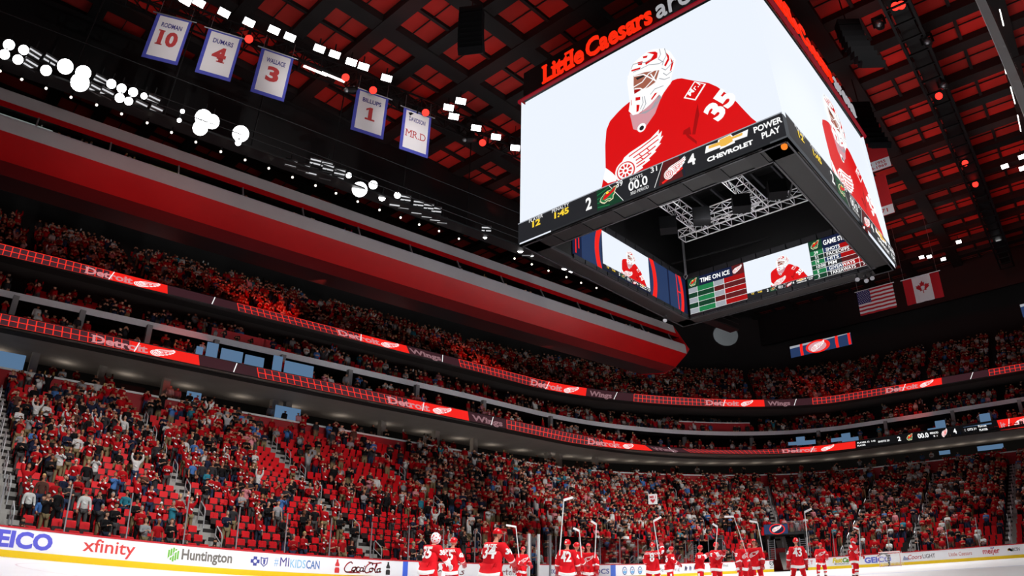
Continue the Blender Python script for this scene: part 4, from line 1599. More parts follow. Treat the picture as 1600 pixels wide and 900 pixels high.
table(.05, 4.7, 'TIME ON ICE', [('', '', '')] * 5, 0, 0, 'toi')
table(9.8, 4.2, 'GAME STATS', [('39', 'SHOTS', '31'), ('31', 'FACEOFFS', '32'), ('19', 'HITS', '23'), ('10:00', 'PIM', '8:00'), ('5', 'GIVEAWAYS', '14'), ('3', 'TAKEAWAYS', '7')], 0, 0, 'stats')
picture(b, lambda u, v, l=0: far_in(u, v, l * .2 + 4), 5.0 / LX, 2.8 / HT, None, (4.78, .02))
clean(b).build('inner_screen', SCREEN, board_)
for fnn, L_ in ((left_in, 13.9), (far_in, 14.0)):
    for v0, v1, dd in ((-.28, -.02, .35), (H_ + .02, H_ + .42, .35)):
        b = MB()
        n_ = 12
        for i in range(n_):
            u0, u1 = L_ * i / n_ + .04, L_ * (i + 1) / n_ - .04
            P0, P1 = [Vector(fnn(q_, (v0 + v1) / 2, -8)) for q_ in (u0, u1)]
            b.bar(P0, P1, dd, v1 - v0)
        b.build('inner_screen_frame', mat('frame_dull', '#3a3a3e', .5, .3, noise=.15), board_)
for ax, ay in ((.2, .2), (.8, .2), (.2, .8), (.8, .8), (.5, .3), (.5, .7)):
    b = MB()
    x, y = X0 + LX * ax, Y0 + LY * ay
    b.tube([(x, y, ZT + 3.8), (x, y, 35.3)], .06, 6)
    b.build('cable', M_BLACK, board_)
b = MB()
pp = (X1 - .35, Y0 + .35, ZB - .2)
b.ball(pp, .16, 10, 8)
b.build('beacon', glow('beacon_orange', '#ff8a2a', 1.0), board_)
for px, py in ((1338, 432), (1352, 434), (1361, 430), (1040, 496)):
    p_ = on_z(px, py, ZB - .3)
    b = MB()
    b.tube([p_ + Vector((0, 0, .5)), p_, p_ + Vector((.1, -.3, -.35))], [.05, .1, .16], 8)
    b.build('camera_head', M_STEEL, board_)

# ------------------------------------------------------------------ retired-number banners, trusses, lamps
M_BBLUE = mat('banner_blue', '#4a4fb0', .8)
M_BWHITE = mat('banner_white', '#e4dfe0', .85, noise=.03, scale=.8)
M_BRED = mat('banner_red_ink', '#bb3b3c', .8)
M_BNAVY = mat('banner_navy_ink', '#3a3680', .8)


def banner(tl, tr, bl, ztop, label, name, number, numw):
    a, c = on_z(*tl, ztop), on_z(*tr, ztop)
    low = on_vertical(*bl, a, a + Vector((c - a).to_2d().to_3d()))
    h = ztop - low.z
    w = (c - a).to_2d().length
    U = Vector(((c - a).x, (c - a).y, 0)).normalized()
    N = Vector((U.y, -U.x, 0))
    root = thing('number_banner', label, 'banner', a, 'blue-edged white banners under the truss')
    fn = frame_fn((a.x, a.y, ztop), U, Vector((0, 0, -1)), N, .012)
    up = lambda u, v, l=0: fn(u, h - v, l)
    b = MB()
    b.bar((a.x, a.y, ztop - h / 2), (a.x + U.x * w, a.y + U.y * w, ztop - h / 2), .03, h)
    b.build('cloth_border', M_BBLUE, root)
    b = MB()
    e = .1 * w
    b.poly([(e, .07 * h), (w - e * .8, .07 * h), (w - e * .8, h * .97), (e, h * .97)], up, 0, 2)
    cp_ = b.build('cloth_panel', M_BWHITE, root)
    b = MB()
    b.text(name, (w * .22, h * .735), up, h * .1, 0, 3, w * .58, .02)
    b.build('name_lettering', M_BNAVY, cp_)
    b = MB()
    nh = h * (.3 if len(number) < 3 else .17)
    if number == '1':
        x = w * .5
        b.poly([(x - .05 * w, h * .33), (x - .05 * w, h * .58), (x - .13 * w, h * .545), (x - .13 * w, h * .59), (x - .02 * w, h * .64), (x + .07 * w, h * .64), (x + .07 * w, h * .33)], up, 0, 3)
        b.poly([(x - .14 * w, h * .33), (x + .16 * w, h * .33), (x + .16 * w, h * .37), (x - .14 * w, h * .37)], up, 0, 4)
    else:
        b.text(number, (w * (.5 - numw / 2), h * .35), up, nh, 0, 3, w * numw, .045 if len(number) < 3 else .0, serif=True)
    b.build('number_lettering', M_BRED, cp_)
    b = MB()
    b.tube([(a.x - U.x * .3, a.y - U.y * .3, ztop + .06), (c.x + U.x * .3, c.y + U.y * .3, ztop + .06)], .05, 8)
    b.build('hanging_pole', M_STEEL, root)
    for t in (.05, .95):
        b = MB()
        q = a + (c - a) * t
        b.tube([(q.x, q.y, ztop + .06), (q.x, q.y, ztop + 1.3)], .02, 5)
        b.build('hanging_wire', M_STEEL, root)


banner((246, 21), (300, 35), (215, 87), 33.3, 'blue-edged white banner with a red two-digit number, first of the row', 'RODMAN', '10', .58)
banner((326, 45), (379, 61), (300, 111), 33.3, 'blue-edged white banner with a big red four', 'DUMARS', '4', .4)
banner((409, 75), (459, 92), (386, 141), 33.3, 'blue-edged white banner with a big red three', 'WALLACE', '3', .38)
banner((558, 138), (607, 155), (545, 201), 33.3, 'blue-edged white banner with a narrow red one', 'BILLUPS', '1', .2)
banner((631, 168), (674, 184), (620, 231), 33.3, 'blue-edged white banner with red letters and a full stop instead of a number', 'DAVIDSON', 'MR.D', .72)


def red_banner(tr, br, ztop, w, label, lines, number, num_x):
    c = on_z(*tr, ztop)
    low = on_vertical(*br, c, c + Vector((-1, 0, 0)))
    h = ztop - low.z
    fn = lambda u, v, l=0: (c.x - w + u, c.y - .012 * l, ztop - h + v)
    root = thing('number_banner', label, 'banner', c, 'red banners behind the scoreboard')
    b = MB()
    b.bar((c.x - w, c.y, ztop - h / 2), (c.x, c.y, ztop - h / 2), .03, h, 0)
    b.build('cloth_border', mat('banner_red_cloth', '#b81a20', .8, noise=.06), root)
    b = MB()
    b.poly([(0, .02), (w, .02), (w, h * .22), (0, h * .22)], fn, 0, 2)
    b.build('cloth_panel', M_BWHITE, root)
    for s, v, hh, x0, x1, m_ in lines:
        b = MB()
        b.text(s, (w * x0, h * v), fn, h * hh, 0, 3, w * (x1 - x0), .02)
        b.build('strip_lettering', (M_BRED, M_BWHITE)[m_], root)
    b = MB()
    b.text(number, (w * num_x, h * .36), fn, h * .26, 1, 3, w * .2, .06)
    b.build('number_lettering', [M_BRED, M_BWHITE], root)


red_banner((1374.5, 193), (1393.5, 259), 32.5, 4.2, 'red banner with a white one and a white date strip, behind the scoreboard corner', [('1949  1955', .125, .06, .48, .92, 0), ('1964  1968-1969', .04, .06, .2, .93, 0)], '1', .45)
red_banner((1382.5, 270.5), (1398, 332), 32.0, 4.2, 'red banner with a white nine and a white date strip, below the other red one', [('HOWE', .75, .11, .35, .75, 1), ('1946-1971', .07, .09, .2, .88, 0)], '9', .5)

# flags on the far side of the scoreboard
M_FRED = mat('flag_red', '#b51623', .85)
M_FWHITE = mat('flag_white', '#d9d6da', .85)
M_FBLUE = mat('flag_blue', '#2c2a63', .85)


def hang_flag(tl, tr, bl, dist_y, label):
    a, c = on_y(*tl, dist_y), on_y(*tr, dist_y)
    w = abs(c.x - a.x)
    zt = (a.z + c.z) / 2
    h = zt - on_y(*bl, dist_y).z
    root = thing('national_flag', label, 'flag', (a.x, dist_y, zt))
    fn = lambda u, v, l=0: (a.x + u * w, dist_y + .05 * math.sin(u * 22) * (1 - .5 * v) - .012 * l, zt - h + v * h)
    b = MB()
    b.tube([(a.x - .2, dist_y, zt + .06), (a.x + w + .2, dist_y, zt + .06)], .05, 6)
    b.build('hanging_pole', M_STEEL, root)
    for u in (.04, .96):
        b = MB()
        b.tube([(a.x + w * u, dist_y, zt + .06), (a.x + w * u, dist_y, 36.8)], .02, 5)
        b.build('hanging_wire', M_STEEL, root)
    return root, fn, w, h


def cloth_rect(b, fn, u0, u1, v0, v1, m, l=0):
    n = 14
    V = []
    for v in (v0, v1):
        V += [fn(u0 + (u1 - u0) * i / n, v, l) for i in range(n + 1)]
    b.add(V, [(i, i + 1, n + 2 + i, n + 1 + i) for i in range(n)], m)


root, fn, w, h = hang_flag((1338, 457), (1394, 442.5), (1344, 494), 76, 'red, white and blue striped flag with stars, hung behind the scoreboard')
b = MB()
for i in range(13):
    cloth_rect(b, fn, 0, 1, 1 - (i + 1) / 13, 1 - i / 13, i % 2)
b.build('stripe_cloth', [M_FRED, M_FWHITE], root)
b = MB()
cloth_rect(b, fn, 0, .36, 1 - 7 / 13, 1, 0, 2)
for r in range(9):
    for k in range(6 if r % 2 == 0 else 5):
        u, v = (.03 + .06 * k + (.03 if r % 2 else 0)), 1 - (.05 + .055 * r)
        P = [(u + .014 * (1 if q % 2 == 0 else .42) * math.cos(PI / 2 + q * PI / 5), v + .02 * (1 if q % 2 == 0 else .42) * math.sin(PI / 2 + q * PI / 5)) for q in range(10)]
        b.poly(P, fn, 1, 4)
b.build('star_canton', [M_FBLUE, M_FWHITE], root)
root, fn, w, h = hang_flag((1409.5, 437.5), (1466.5, 425.5), (1417, 478), 76, 'red and white flag with a red maple leaf')
b = MB()
for u0, u1, m_ in ((0, .25, 0), (.25, .75, 1), (.75, 1, 0)):
    cloth_rect(b, fn, u0, u1, 0, 1, m_)
b.build('field_cloth', [M_FRED, M_FWHITE], root)
leaf = [(0, .95), (.1, .72), (.2, .78), (.15, .48), (.33, .62), (.37, .53), (.55, .56), (.48, .38), (.55, .33), (.24, .08), (.27, -.02), (.03, .03), (.03, -.25)]
leaf = leaf + [(-x, y) for x, y in leaf[::-1]]
b = MB()
b.poly([(.5 + x * .34, .42 + y * .42) for x, y in leaf], fn, 0, 3)
b.build('maple_leaf', M_FRED, root)

# lighting trusses
t1 = thing('lighting_truss', 'dark box truss with lamps that carries the white banners', 'truss', (-39.6, 3, 34.4))
a, c = Vector((-39.9, .5, 34.6)), Vector((-31.0, 46, 34.6))
ladder('truss_frame', a, c, 1.1, 1.1, 1.4, M_BLACK, t1, .06)
for t in np.linspace(0, 1, 9):
    b = MB()
    q = a + (c - a) * t
    b.tube([q, (q.x, q.y, 36.9)], .03, 5)
    b.build('cable', M_BLACK, t1)
t2 = thing('lighting_truss', 'dark box truss with small red lamps under the red roof beside the scoreboard', 'truss', (-2.1, 36, 33.5))
ladder('truss_frame', (-2.1, 30, 33.9), (-2.1, 90, 33.9), 1.6, 1.3, 1.8, M_BLACK, t2, .09)
b = MB()
b.bar((-2.1, 30, 34), (-2.1, 90, 34), 1.1, .5)
b.build('cable_tray', M_BLACK, t2)
# the catwalk below the roof on the far side: walkway, rails, small round lamps
ct = thing('catwalk', 'long black lamp catwalk above the red gondola', 'catwalk', (-40, 20, 26))
b = MB()
b.bar((gx(-40.1, -14), -14, 26.15), (gx(-40.1, 68) + 1, 68, 26.15), 1.2, .15)
b.build('walkway', M_BLACK, ct)
for z in (26.8, 27.4, 29.2):
    b = MB()
    b.tube([(gx(-39.5, -14), -14, z), (gx(-39.5, 68) + 1, 68, z)], .04, 6)
    b.build('rail', M_BLACK, ct)
for k, y in enumerate(np.arange(-10, 66, 6)):
    b = MB()
    b.tube([(gx(-40.1, y), y, 26.2), (gx(-40.1, y), y, 36.8)], .05, 6)
    b.build('hanger', M_BLACK, ct)
M_BULB = glow('bulb_warm', '#fff2e4', 2.5)
M_LAMP = glow('lamp_white', '#ffffff', 9.0)
M_LAMPS = glow('lamp_strip', '#fff6f0', 4.0)
M_RLAMP = glow('lamp_red', '#ff2a20', 3.0)
M_OFF = glow('unlit_tube_glow', '#e2e2e6', .85)  # unlit tubes; the emission stands in for their white reflection
for i, (px, py) in enumerate(((0, 111), (34, 124), (72, 138), (111, 152), (151, 164), (190, 178), (230, 192), (268, 207), (306, 222), (345, 237), (383, 250), (420, 263), (457, 277), (493, 290), (525, 302), (559, 315), (593, 328), (626, 340), (655, 351), (686, 361), (717, 373),
                              (804, 404), (831, 413), (857, 423), (885, 433), (908, 442), (932, 450), (975, 464), (992, 470))):
    d = ray(px, py)
    t = (-40.0 - .0) / (d.x - .115 * d.y) if True else 0
    p_ = Vector(CAM) + d * t
    r = thing('catwalk_lamp', f'small round warm lamp over the gondola, {ORD[i]} from the frame edge', 'lamp', p_, 'small round lamps on the catwalk')
    b = MB()
    b.ball(p_, .085, 10, 8)
    b.build('bulb', M_BULB, r)
    b = MB()
    b.tube([p_ + Vector((0, 0, .06)), p_ + Vector((0, 0, .4))], [.07, .04], 8)
    b.build('socket', M_BLACK, r)


def floodlight(p, aim, r, lit, label, group, square=False, strip=False):
    """A sports lamp: round or square housing with a front lens, on a bracket."""
    p = Vector(p)
    root = thing('floodlight', label, 'lamp', p, group)
    d = (Vector(aim) - p).normalized()
    x = d.cross(Vector((0, 0, 1))).normalized()
    y = x.cross(d)
    b = MB()
    if square:
        b.bar(p - d * .3, p, r * 2, r * 1.3, 0)
    else:
        b.tube([p - d * r * 1.3, p - d * r * .7, p], [r * .35, r * .8, r], 14)
    hs = b.build('housing', M_BLACK, root)
    b = MB()
    fnl = lambda u, v, l=0: p + d * (.01 + .01 * l) + x * u + y * v
    if strip:
        for v in (-r * .3, r * .3):
            b.poly([(-r * .9, v - r * .12), (r * .9, v - r * .12), (r * .9, v + r * .12), (-r * .9, v + r * .12)], fnl)
    elif square:
        b.poly([(-r * .9, -r * .55), (r * .9, -r * .55), (r * .9, r * .55), (-r * .9, r * .55)], fnl)
    else:
        b.disc((0, 0), r * .93, fnl, 0, 0, 16)
    b.build('lens', lit, hs)
    b = MB()
    b.bar(p - d * .2 + Vector((0, 0, r * .5)), p - d * .2 + Vector((0, 0, r + .5)), .08, .08)
    b.build('bracket', M_BLACK, root)
    return root


ICE_C = (-16, 26, 0)


def at_slant(px, py, x0=-39.0, k=.115):
    d = ray(px, py)
    return Vector(CAM) + d * (x0 / (d.x - k * d.y))


BIG = [(14, 70, .55), (7, 85, .5), (37, 78, .5), (28, 93, .5), (72, 110, .55), (102, 104, .8), (130, 114, .8), (125, 129, .95), (174, 131, .5), (190, 138, .5), (208, 144, .5), (187, 153, .5), (201, 158, .45), (225, 150, .35), (285, 174, .25), (280, 188, .25),
       (318, 184, .95), (331, 190, .85), (313, 200, .85), (376, 209, .95), (372, 223, .35), (545, 274, .35), (562, 296, .95), (583, 289, .55), (597, 309, .42), (621, 305, .42), (813, 390, .5), (830, 396, .5), (882, 416, .6), (893, 420, .6), (758, 370, .3)]
for i, (px, py, r) in enumerate(BIG):
    p_ = at_slant(px, py)
    big = r > .75
    floodlight(p_, CAM if i % 3 else (-8, 8, 0), r * .62, M_LAMP, f'{"large dazzling" if big else "bright" if r > .4 else "small bright"} round sports lamp on the catwalk, {ORD[i]} from the frame edge', 'lit sports lamps on the catwalk')
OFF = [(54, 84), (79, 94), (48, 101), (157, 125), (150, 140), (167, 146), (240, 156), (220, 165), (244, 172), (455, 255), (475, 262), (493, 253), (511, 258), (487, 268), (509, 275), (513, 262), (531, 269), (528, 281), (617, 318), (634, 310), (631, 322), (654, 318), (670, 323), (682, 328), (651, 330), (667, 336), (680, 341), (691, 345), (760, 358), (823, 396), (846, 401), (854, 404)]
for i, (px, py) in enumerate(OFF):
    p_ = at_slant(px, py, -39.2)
    floodlight(p_, (-8, 8, 0), .42, M_OFF, f'unlit lamp with two pale tubes on the catwalk, {ORD[i]} from the frame edge', 'unlit tube lamps on the catwalk', True, True)
TR = [(290, 1), (311, 4), (350, 20), (389, 35), (428, 47), (453, 58), (499, 76), (523, 85), (549, 97), (568, 104), (604, 122), (701, 168), (720, 158), (709, 182), (744, 200), (775, 214), (805, 231)]
for i, (px, py) in enumerate(TR):
    p_ = on_z(px, py, 33.6)
    floodlight(p_, (0, 8, 0), .42, M_LAMP, f'bright square white lamp on the banner truss, {ORD[i]} from the frame edge', 'square lamps on the banner truss', True)
for i, (px, py) in enumerate(((492, 111), (520, 121))):
    p_ = on_z(px, py, 33.6)
    b = MB()
    b.bar(p_ + Vector((-.1, -.9, 0)), p_ + Vector((.2, .9, 0)), .12, .12)
    tag(b.build('strip_light', M_LAMPS), f'thin white strip light on the banner truss, {("nearer", "farther")[i]} from the banner with the three', 'lamp', 'strip lights')
for i, (px, py, z) in enumerate(((389, 61, 33.2), (583, 141, 33.2), (665, 176, 33.2), (754, 223, 33.2), (540, 121, 33.4), (1399, 10, 33.4), (1467, 150, 33.4), (1508, 255, 33.4), (1524, 288, 33.4), (1408, 8, 33.4))):
    p_ = on_z(px, py, z)
    if i < 5:
        lab = f'small red stage lamp on the banner truss, {ORD[i]} from the frame edge'
    else:
        lab = f'small red stage lamp on the truss under the red roof, {ORD[i - 5]} from the top'
    floodlight(p_, CAM, .3, M_RLAMP, lab, 'red stage lamps')
for i, (px, py) in enumerate(((1450, 67), (1475, 134), (1375, 40), (355, 62), (553, 141), (647, 180), (735, 218), (1322, 188))):
    p_ = on_z(px, py, 33.2)
    r = thing('moving_head_lamp', f'black stage lamp with a tilted head hung under a truss, {ORD[i]} of the unlit ones', 'lamp', p_, 'black stage lamps')
    b = MB()
    b.tube([p_ + Vector((0, .5, .3)), p_ + Vector((0, 0, 0)), p_ + Vector((0, -.6, -.35))], [.25, .32, .26], 12)
    b.build('head', M_BLACK, r)
    b = MB()
    for s in (-.36, .36):
        b.bar(p_ + Vector((s, 0, -.05)), p_ + Vector((s, 0, .7)), .08, .16)
    b.bar(p_ + Vector((-.4, 0, .7)), p_ + Vector((.4, 0, .7)), .3, .12)
    b.build('yoke', M_BLACK, r)
    b = MB()
    b.ball(p_ + Vector((0, -.62, -.37)), .2, 10, 8)
    b.build('lens', M_STEEL, r)
# white lamps at the far end of the roof, and small ones along the right roof edge
for i, (px, py) in enumerate(((1440, 402), (1452, 401), (1498, 378), (1560, 376), (1474, 405), (1570, 260), (1597, 245), (1598, 263))):
    floodlight(on_z(px, py, 33.8), CAM, .3 if i < 5 else .34, M_LAMP, f'bright white lamp at the far end of the roof, {ORD[i]} from the scoreboard', 'white lamps at the far roof end', True)
for i, (px0, py0, px1, py1) in enumerate(((1566, 85, 1572, 115), (1579, 136, 1586, 162), (1590, 180, 1595, 205), (1562, 15, 1568, 40))):
    a, c = on_z(px0, py0, 34.2), on_z(px1, py1, 34.2)
    b = MB()
    b.bar(a, c, .07, .07)
    tag(b.build('strip_light', M_LAMPS), f'thin white strip light at the right edge under the red roof, {ORD[i]} of its line', 'lamp', 'strip lights')
# black loudspeaker clusters hung above the scoreboard and beside it
for i, (px, py, z, s, lab) in enumerate(((735, 55, 31.5, 1.0, 'curved black loudspeaker column hung above the row of banners'), (1335, 75, 31.5, 1.0, 'curved black loudspeaker column hung beside the scoreboard top'), (1352, 200, 31.5, 1.0, 'curved black loudspeaker column in front of the red banner'))):
    p_ = on_z(px, py, z)
    r = thing('loudspeaker_column', lab, 'loudspeaker', p_)
    for k in range(9):
        b = MB()
        a_ = .09 * k
        q = p_ + Vector((.25 * k * math.sin(a_) * .6, -.25 * k * math.sin(a_) * .4, 2 - .52 * k))
        b.box(q, (1.5, .8, .46), 0, Matrix.Rotation(.6, 3, 'Z') @ Matrix.Rotation(a_, 3, 'X'))
        b.build('cabinet', mat('speaker_black', '#0d0d0f', .8, spec=.1), r)
    b = MB()
    b.tube([p_ + Vector((0, 0, 2)), p_ + Vector((0, 0, 5))], .05, 6)
    b.build('cable', M_BLACK, r)

# screens on the far wall
def wall_screen(px0, py0, px1, py1, py2, y, label, logo=True):
    a, c = on_y(px0, py0, y), on_y(px1, py1, y)
    w = c.x - a.x
    h = a.z - on_y(px0, py2, y).z
    zt = (a.z + c.z) / 2
    fn = lambda u, v, l=0: (a.x + u, y - .015 * l, zt - h + v)
    root = thing('wall_screen', label, 'screen', (a.x, y, zt - h))
    b = MB()
    b.poly([(0, 0), (w, 0), (w, h), (0, h)], fn, S_B, 1)
    b.poly([(0, h * .8), (w, h * .95), (w, h), (0, h)], fn, S_GREY, 2)
    if logo:
        for x in (w * .17, w * .75):
            b.poly([(x, 0), (x + .4, 0), (x + .35, h * .5), (x + .4, h), (x, h), (x - .05, h * .5)], fn, S_LR, 3)
        b.poly([(w * .95, .05), (w * .99, .05), (w * .99, h), (w * .95, h)], fn, S_LR, 3)
        b.disc((w * .46, h * .5), w * .2, fn, S_LR, 3, 24, h * .55)
        b.disc((w * .45, h * .48), w * .15, fn, S_PINK, 4, 24, h * .42)
        winged_wheel(b, fn, S_LW, S_RED, 5, (w * .34, h * .1), min(w * .15, h * .72), .2)
    b.build('display', SCREEN, root)
    b = MB()
    b.bar((a.x - .1, y + .1, zt - h / 2), (c.x + .1, y + .1, zt - h / 2), .15, h + .2)
    b.build('casing', M_BLACK, root)


wall_screen(1233, 534, 1330, 528, 552, 89, 'wide blue wall screen with a red winged wheel over the far top stand')
wall_screen(1592, 471, 1660, 466, 492, 89, 'blue wall screen cut by the right edge of the photograph', False)
# round patch of light on the far wall, thrown by a lamp at the far roof end
g_ = on_y(1135, 538, 93)
spot('wall_spot_light', (g_.x + 6, 70, 34), (g_.x, 96, g_.z + .3), 60000, 9.5, .05, (.85, .95, 1), .05)
d_ = Vector((0, 0, 0))
# pale blue panels along the balcony fronts, with a glow added to the colour
def pale_panel(px0, px1, py0, py1, ring, doff, z, label):
    t = t_at_px(ring, z, (px0 + px1) / 2)
    q = at_t(off(ring, doff), t)[0]
    n = outward(at_t(off(ring, doff), np.array([max(0, t - .01), t, t + .01])))[1]
    tan = Vector((n[1], -n[0], 0))
    a = Vector((q[0], q[1], 0))
    P = [on_vertical(px, py, a, a + tan) for px, py in ((px0, py1), (px1, py0))]
    u0, u1 = [(p_ - a).dot(tan) for p_ in P]
    z0, z1_ = P[0].z, P[1].z
    b = MB()
    b.bar(a + tan * u0 + Vector((0, 0, (z0 + z1_) / 2)), a + tan * u1 + Vector((0, 0, (z0 + z1_) / 2)), .1, abs(z1_ - z0))
    tag(b.build('pale_panel', mat('pale_blue_glow', '#93b4d6', .5, emit='#6f95bd', strength=.55)), label, 'panel', 'pale blue panels on the balconies')


for i, (a_, c_, d0, d1, rg, do, z, lab) in enumerate(((304, 318, 543, 560, LOWT, .3, 14.6, 'small pale blue panel'), (319, 342, 538, 566, LOWT, .3, 14.8, 'tall pale blue panel'), (342, 380, 551, 571, LOWT, .3, 14.5, 'long pale blue panel'), (380, 413, 560, 578, LOWT, .3, 14.5, 'second long pale blue panel'),
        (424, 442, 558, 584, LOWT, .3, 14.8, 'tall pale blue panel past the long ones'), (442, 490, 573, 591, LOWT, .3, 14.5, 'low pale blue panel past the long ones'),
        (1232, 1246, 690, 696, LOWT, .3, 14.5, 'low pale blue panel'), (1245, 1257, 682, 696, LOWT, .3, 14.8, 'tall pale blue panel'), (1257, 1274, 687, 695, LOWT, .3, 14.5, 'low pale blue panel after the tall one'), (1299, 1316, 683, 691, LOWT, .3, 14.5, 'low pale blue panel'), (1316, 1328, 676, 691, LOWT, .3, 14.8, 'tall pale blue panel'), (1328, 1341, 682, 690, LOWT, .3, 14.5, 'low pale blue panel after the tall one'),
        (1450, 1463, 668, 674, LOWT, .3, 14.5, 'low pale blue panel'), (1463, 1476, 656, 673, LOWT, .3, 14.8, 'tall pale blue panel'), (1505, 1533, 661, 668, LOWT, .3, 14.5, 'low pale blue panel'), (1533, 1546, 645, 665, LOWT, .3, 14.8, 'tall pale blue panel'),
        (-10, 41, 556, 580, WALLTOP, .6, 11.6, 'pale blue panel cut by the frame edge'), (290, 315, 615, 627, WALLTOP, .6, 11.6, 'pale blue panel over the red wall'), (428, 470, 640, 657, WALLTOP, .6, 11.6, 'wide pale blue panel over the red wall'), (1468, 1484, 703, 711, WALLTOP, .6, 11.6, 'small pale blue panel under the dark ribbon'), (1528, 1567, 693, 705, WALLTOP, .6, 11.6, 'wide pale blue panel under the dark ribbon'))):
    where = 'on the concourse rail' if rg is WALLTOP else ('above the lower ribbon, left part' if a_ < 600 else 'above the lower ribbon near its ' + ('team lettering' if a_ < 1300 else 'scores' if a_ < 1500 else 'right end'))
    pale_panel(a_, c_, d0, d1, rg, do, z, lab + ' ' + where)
# a red-fronted box with a lit glass rail in the middle of the far end
t0, t1 = t_at_px(MIDL, 17, 1066), t_at_px(MIDL, 17, 1174)
root = thing('viewing_box', 'red-fronted viewing box with a white ledge and glass rail in the far end balcony', 'balcony box', (*at_t(MIDL, t0)[0], 17))
S = ring_slice(off(MIDL, .9), t0, t1, 12)
b = MB()
band(b, S, 16.9, S, 18.2)
b.build('front', M_REDWALL, root)
b = MB()
band(b, S, 18.2, S + outward(S) * .4, 18.22)
band(b, S - outward(S) * .03, 18.08, S - outward(S) * .03, 18.22)
b.build('ledge', M_WHITE, root)
b = MB()
band(b, S, 18.22, S, 19.05)
b.build('glass_rail', M_GLASS, root)
for px0, px1, lab in ((335, 430, 'flat red wall panel between seat blocks of the balcony, near the tall pale panels'), (396, 432, 'narrow flat red wall panel in the balcony')):
    t0, t1 = t_at_px(MIDL, 17, px0), t_at_px(MIDL, 17, px1)
    S = ring_slice(off(MIDL, .7), t0, t1, 8)
    b = MB()
    band(b, S, 16.9, S, 17.75)
    band(b, S, 17.75, S + outward(S) * .12, 17.75)
    tag(b.build('wall_panel', M_REDWALL), lab, 'panel')

# ------------------------------------------------------------------ people: bodies grown over a skeleton
def grow(V, Eg, R, levels=1):
    """A smooth surface grown round a skeleton of joints."""
    me = bpy.data.meshes.new('grow')
    me.from_pydata([tuple(v) for v in V], Eg, [])
    o = bpy.data.objects.new('grow', me)
    col.objects.link(o)
    o.modifiers.new('s', 'SKIN')
    for i, sv in enumerate(me.skin_vertices[0].data):
        r = R[i]
        sv.radius = r if isinstance(r, tuple) else (r, r)
        sv.use_root = i == 0
    if levels:
        md = o.modifiers.new('d', 'SUBSURF')
        md.levels = levels
    dg = bpy.context.evaluated_depsgraph_get()
    ev = o.evaluated_get(dg)
    m = ev.to_mesh()
    P = np.array([v.co[:] for v in m.vertices])
    Fs = [tuple(p.vertices) for p in m.polygons]
    ev.to_mesh_clear()
    bpy.data.objects.remove(o)
    bpy.data.meshes.remove(me)
    return P, Fs


def skeleton(pose, bulk=1.0):
    """Joint positions of a standing (or seated) adult 1.76 m tall, facing +Y."""
    seat = pose.get('seat', False)
    lean = pose.get('lean', 0.0)
    J = {}
    hz = .52 if seat else .94
    J['pelvis'] = Vector((0, 0, hz))
    up = Vector((0, math.sin(lean), math.cos(lean)))
    for k, d in (('belly', .16), ('chest', .36), ('collar', .5), ('neck', .57), ('head', .70)):
        J[k] = J['pelvis'] + up * d
    J['head'] = J['neck'] + Vector((0, .02 + math.sin(lean * .6) * .12, .12))
    st = pose.get('stride', 0.0)
    for s, q in ((-1, 'l'), (1, 'r')):
        J['hip' + q] = J['pelvis'] + Vector((s * .1, 0, -.05))
        if seat:
            J['knee' + q] = Vector((s * .14, .44, .50))
            J['ankle' + q] = Vector((s * .14, .46, .1))
        else:
            w = pose.get('stance', .12)
            J['knee' + q] = Vector((s * (w + .0), .03 + s * st * .5, .5))
            J['ankle' + q] = Vector((s * (w + .02), -.02 + s * st, .09))
        J['toe' + q] = J['ankle' + q] + Vector((s * .03, .17, -.05))
        J['sh' + q] = J['collar'] + Vector((s * .175, 0, -.05))
        e, w_ = pose['arms'][0 if s < 0 else 1]
        J['elbow' + q] = J['collar'] + Vector((s * e[0], e[1], e[2]))
        J['wrist' + q] = J['collar'] + Vector((s * w_[0], w_[1], w_[2]))
    return J


def body_net(J, names_r, arms=True, legs=True, head=False):
    V, Eg, R, ix = [], [], [], {}

    def add(n, r, parent=None):
        ix[n] = len(V)
        V.append(J[n])
        R.append(r)
        if parent:
            Eg.append((ix[parent], ix[n]))
    r = names_r
    add('pelvis', r['pelvis'])
    if 'belly' in r:
        add('belly', r['belly'], 'pelvis')
        add('chest', r['chest'], 'belly')
        add('collar', r['collar'], 'chest')
        if 'neck' in r:
            add('neck', r['neck'], 'collar')
        if 'head' in r:
            add('head', r['head'], 'neck')
        if arms:
            for q in 'lr':
                add('sh' + q, r['sh'], 'collar')
                add('elbow' + q, r['elbow'], 'sh' + q)
                if 'wrist' in r:
                    add('wrist' + q, r['wrist'], 'elbow' + q)
    if legs:
        for q in 'lr':
            add('hip' + q, r['hip'], 'pelvis')
            add('knee' + q, r['knee'], 'hip' + q)
            add('ankle' + q, r['ankle'], 'knee' + q)
            if 'toe' in r:
                add('toe' + q, r['toe'], 'ankle' + q)
    return V, Eg, R


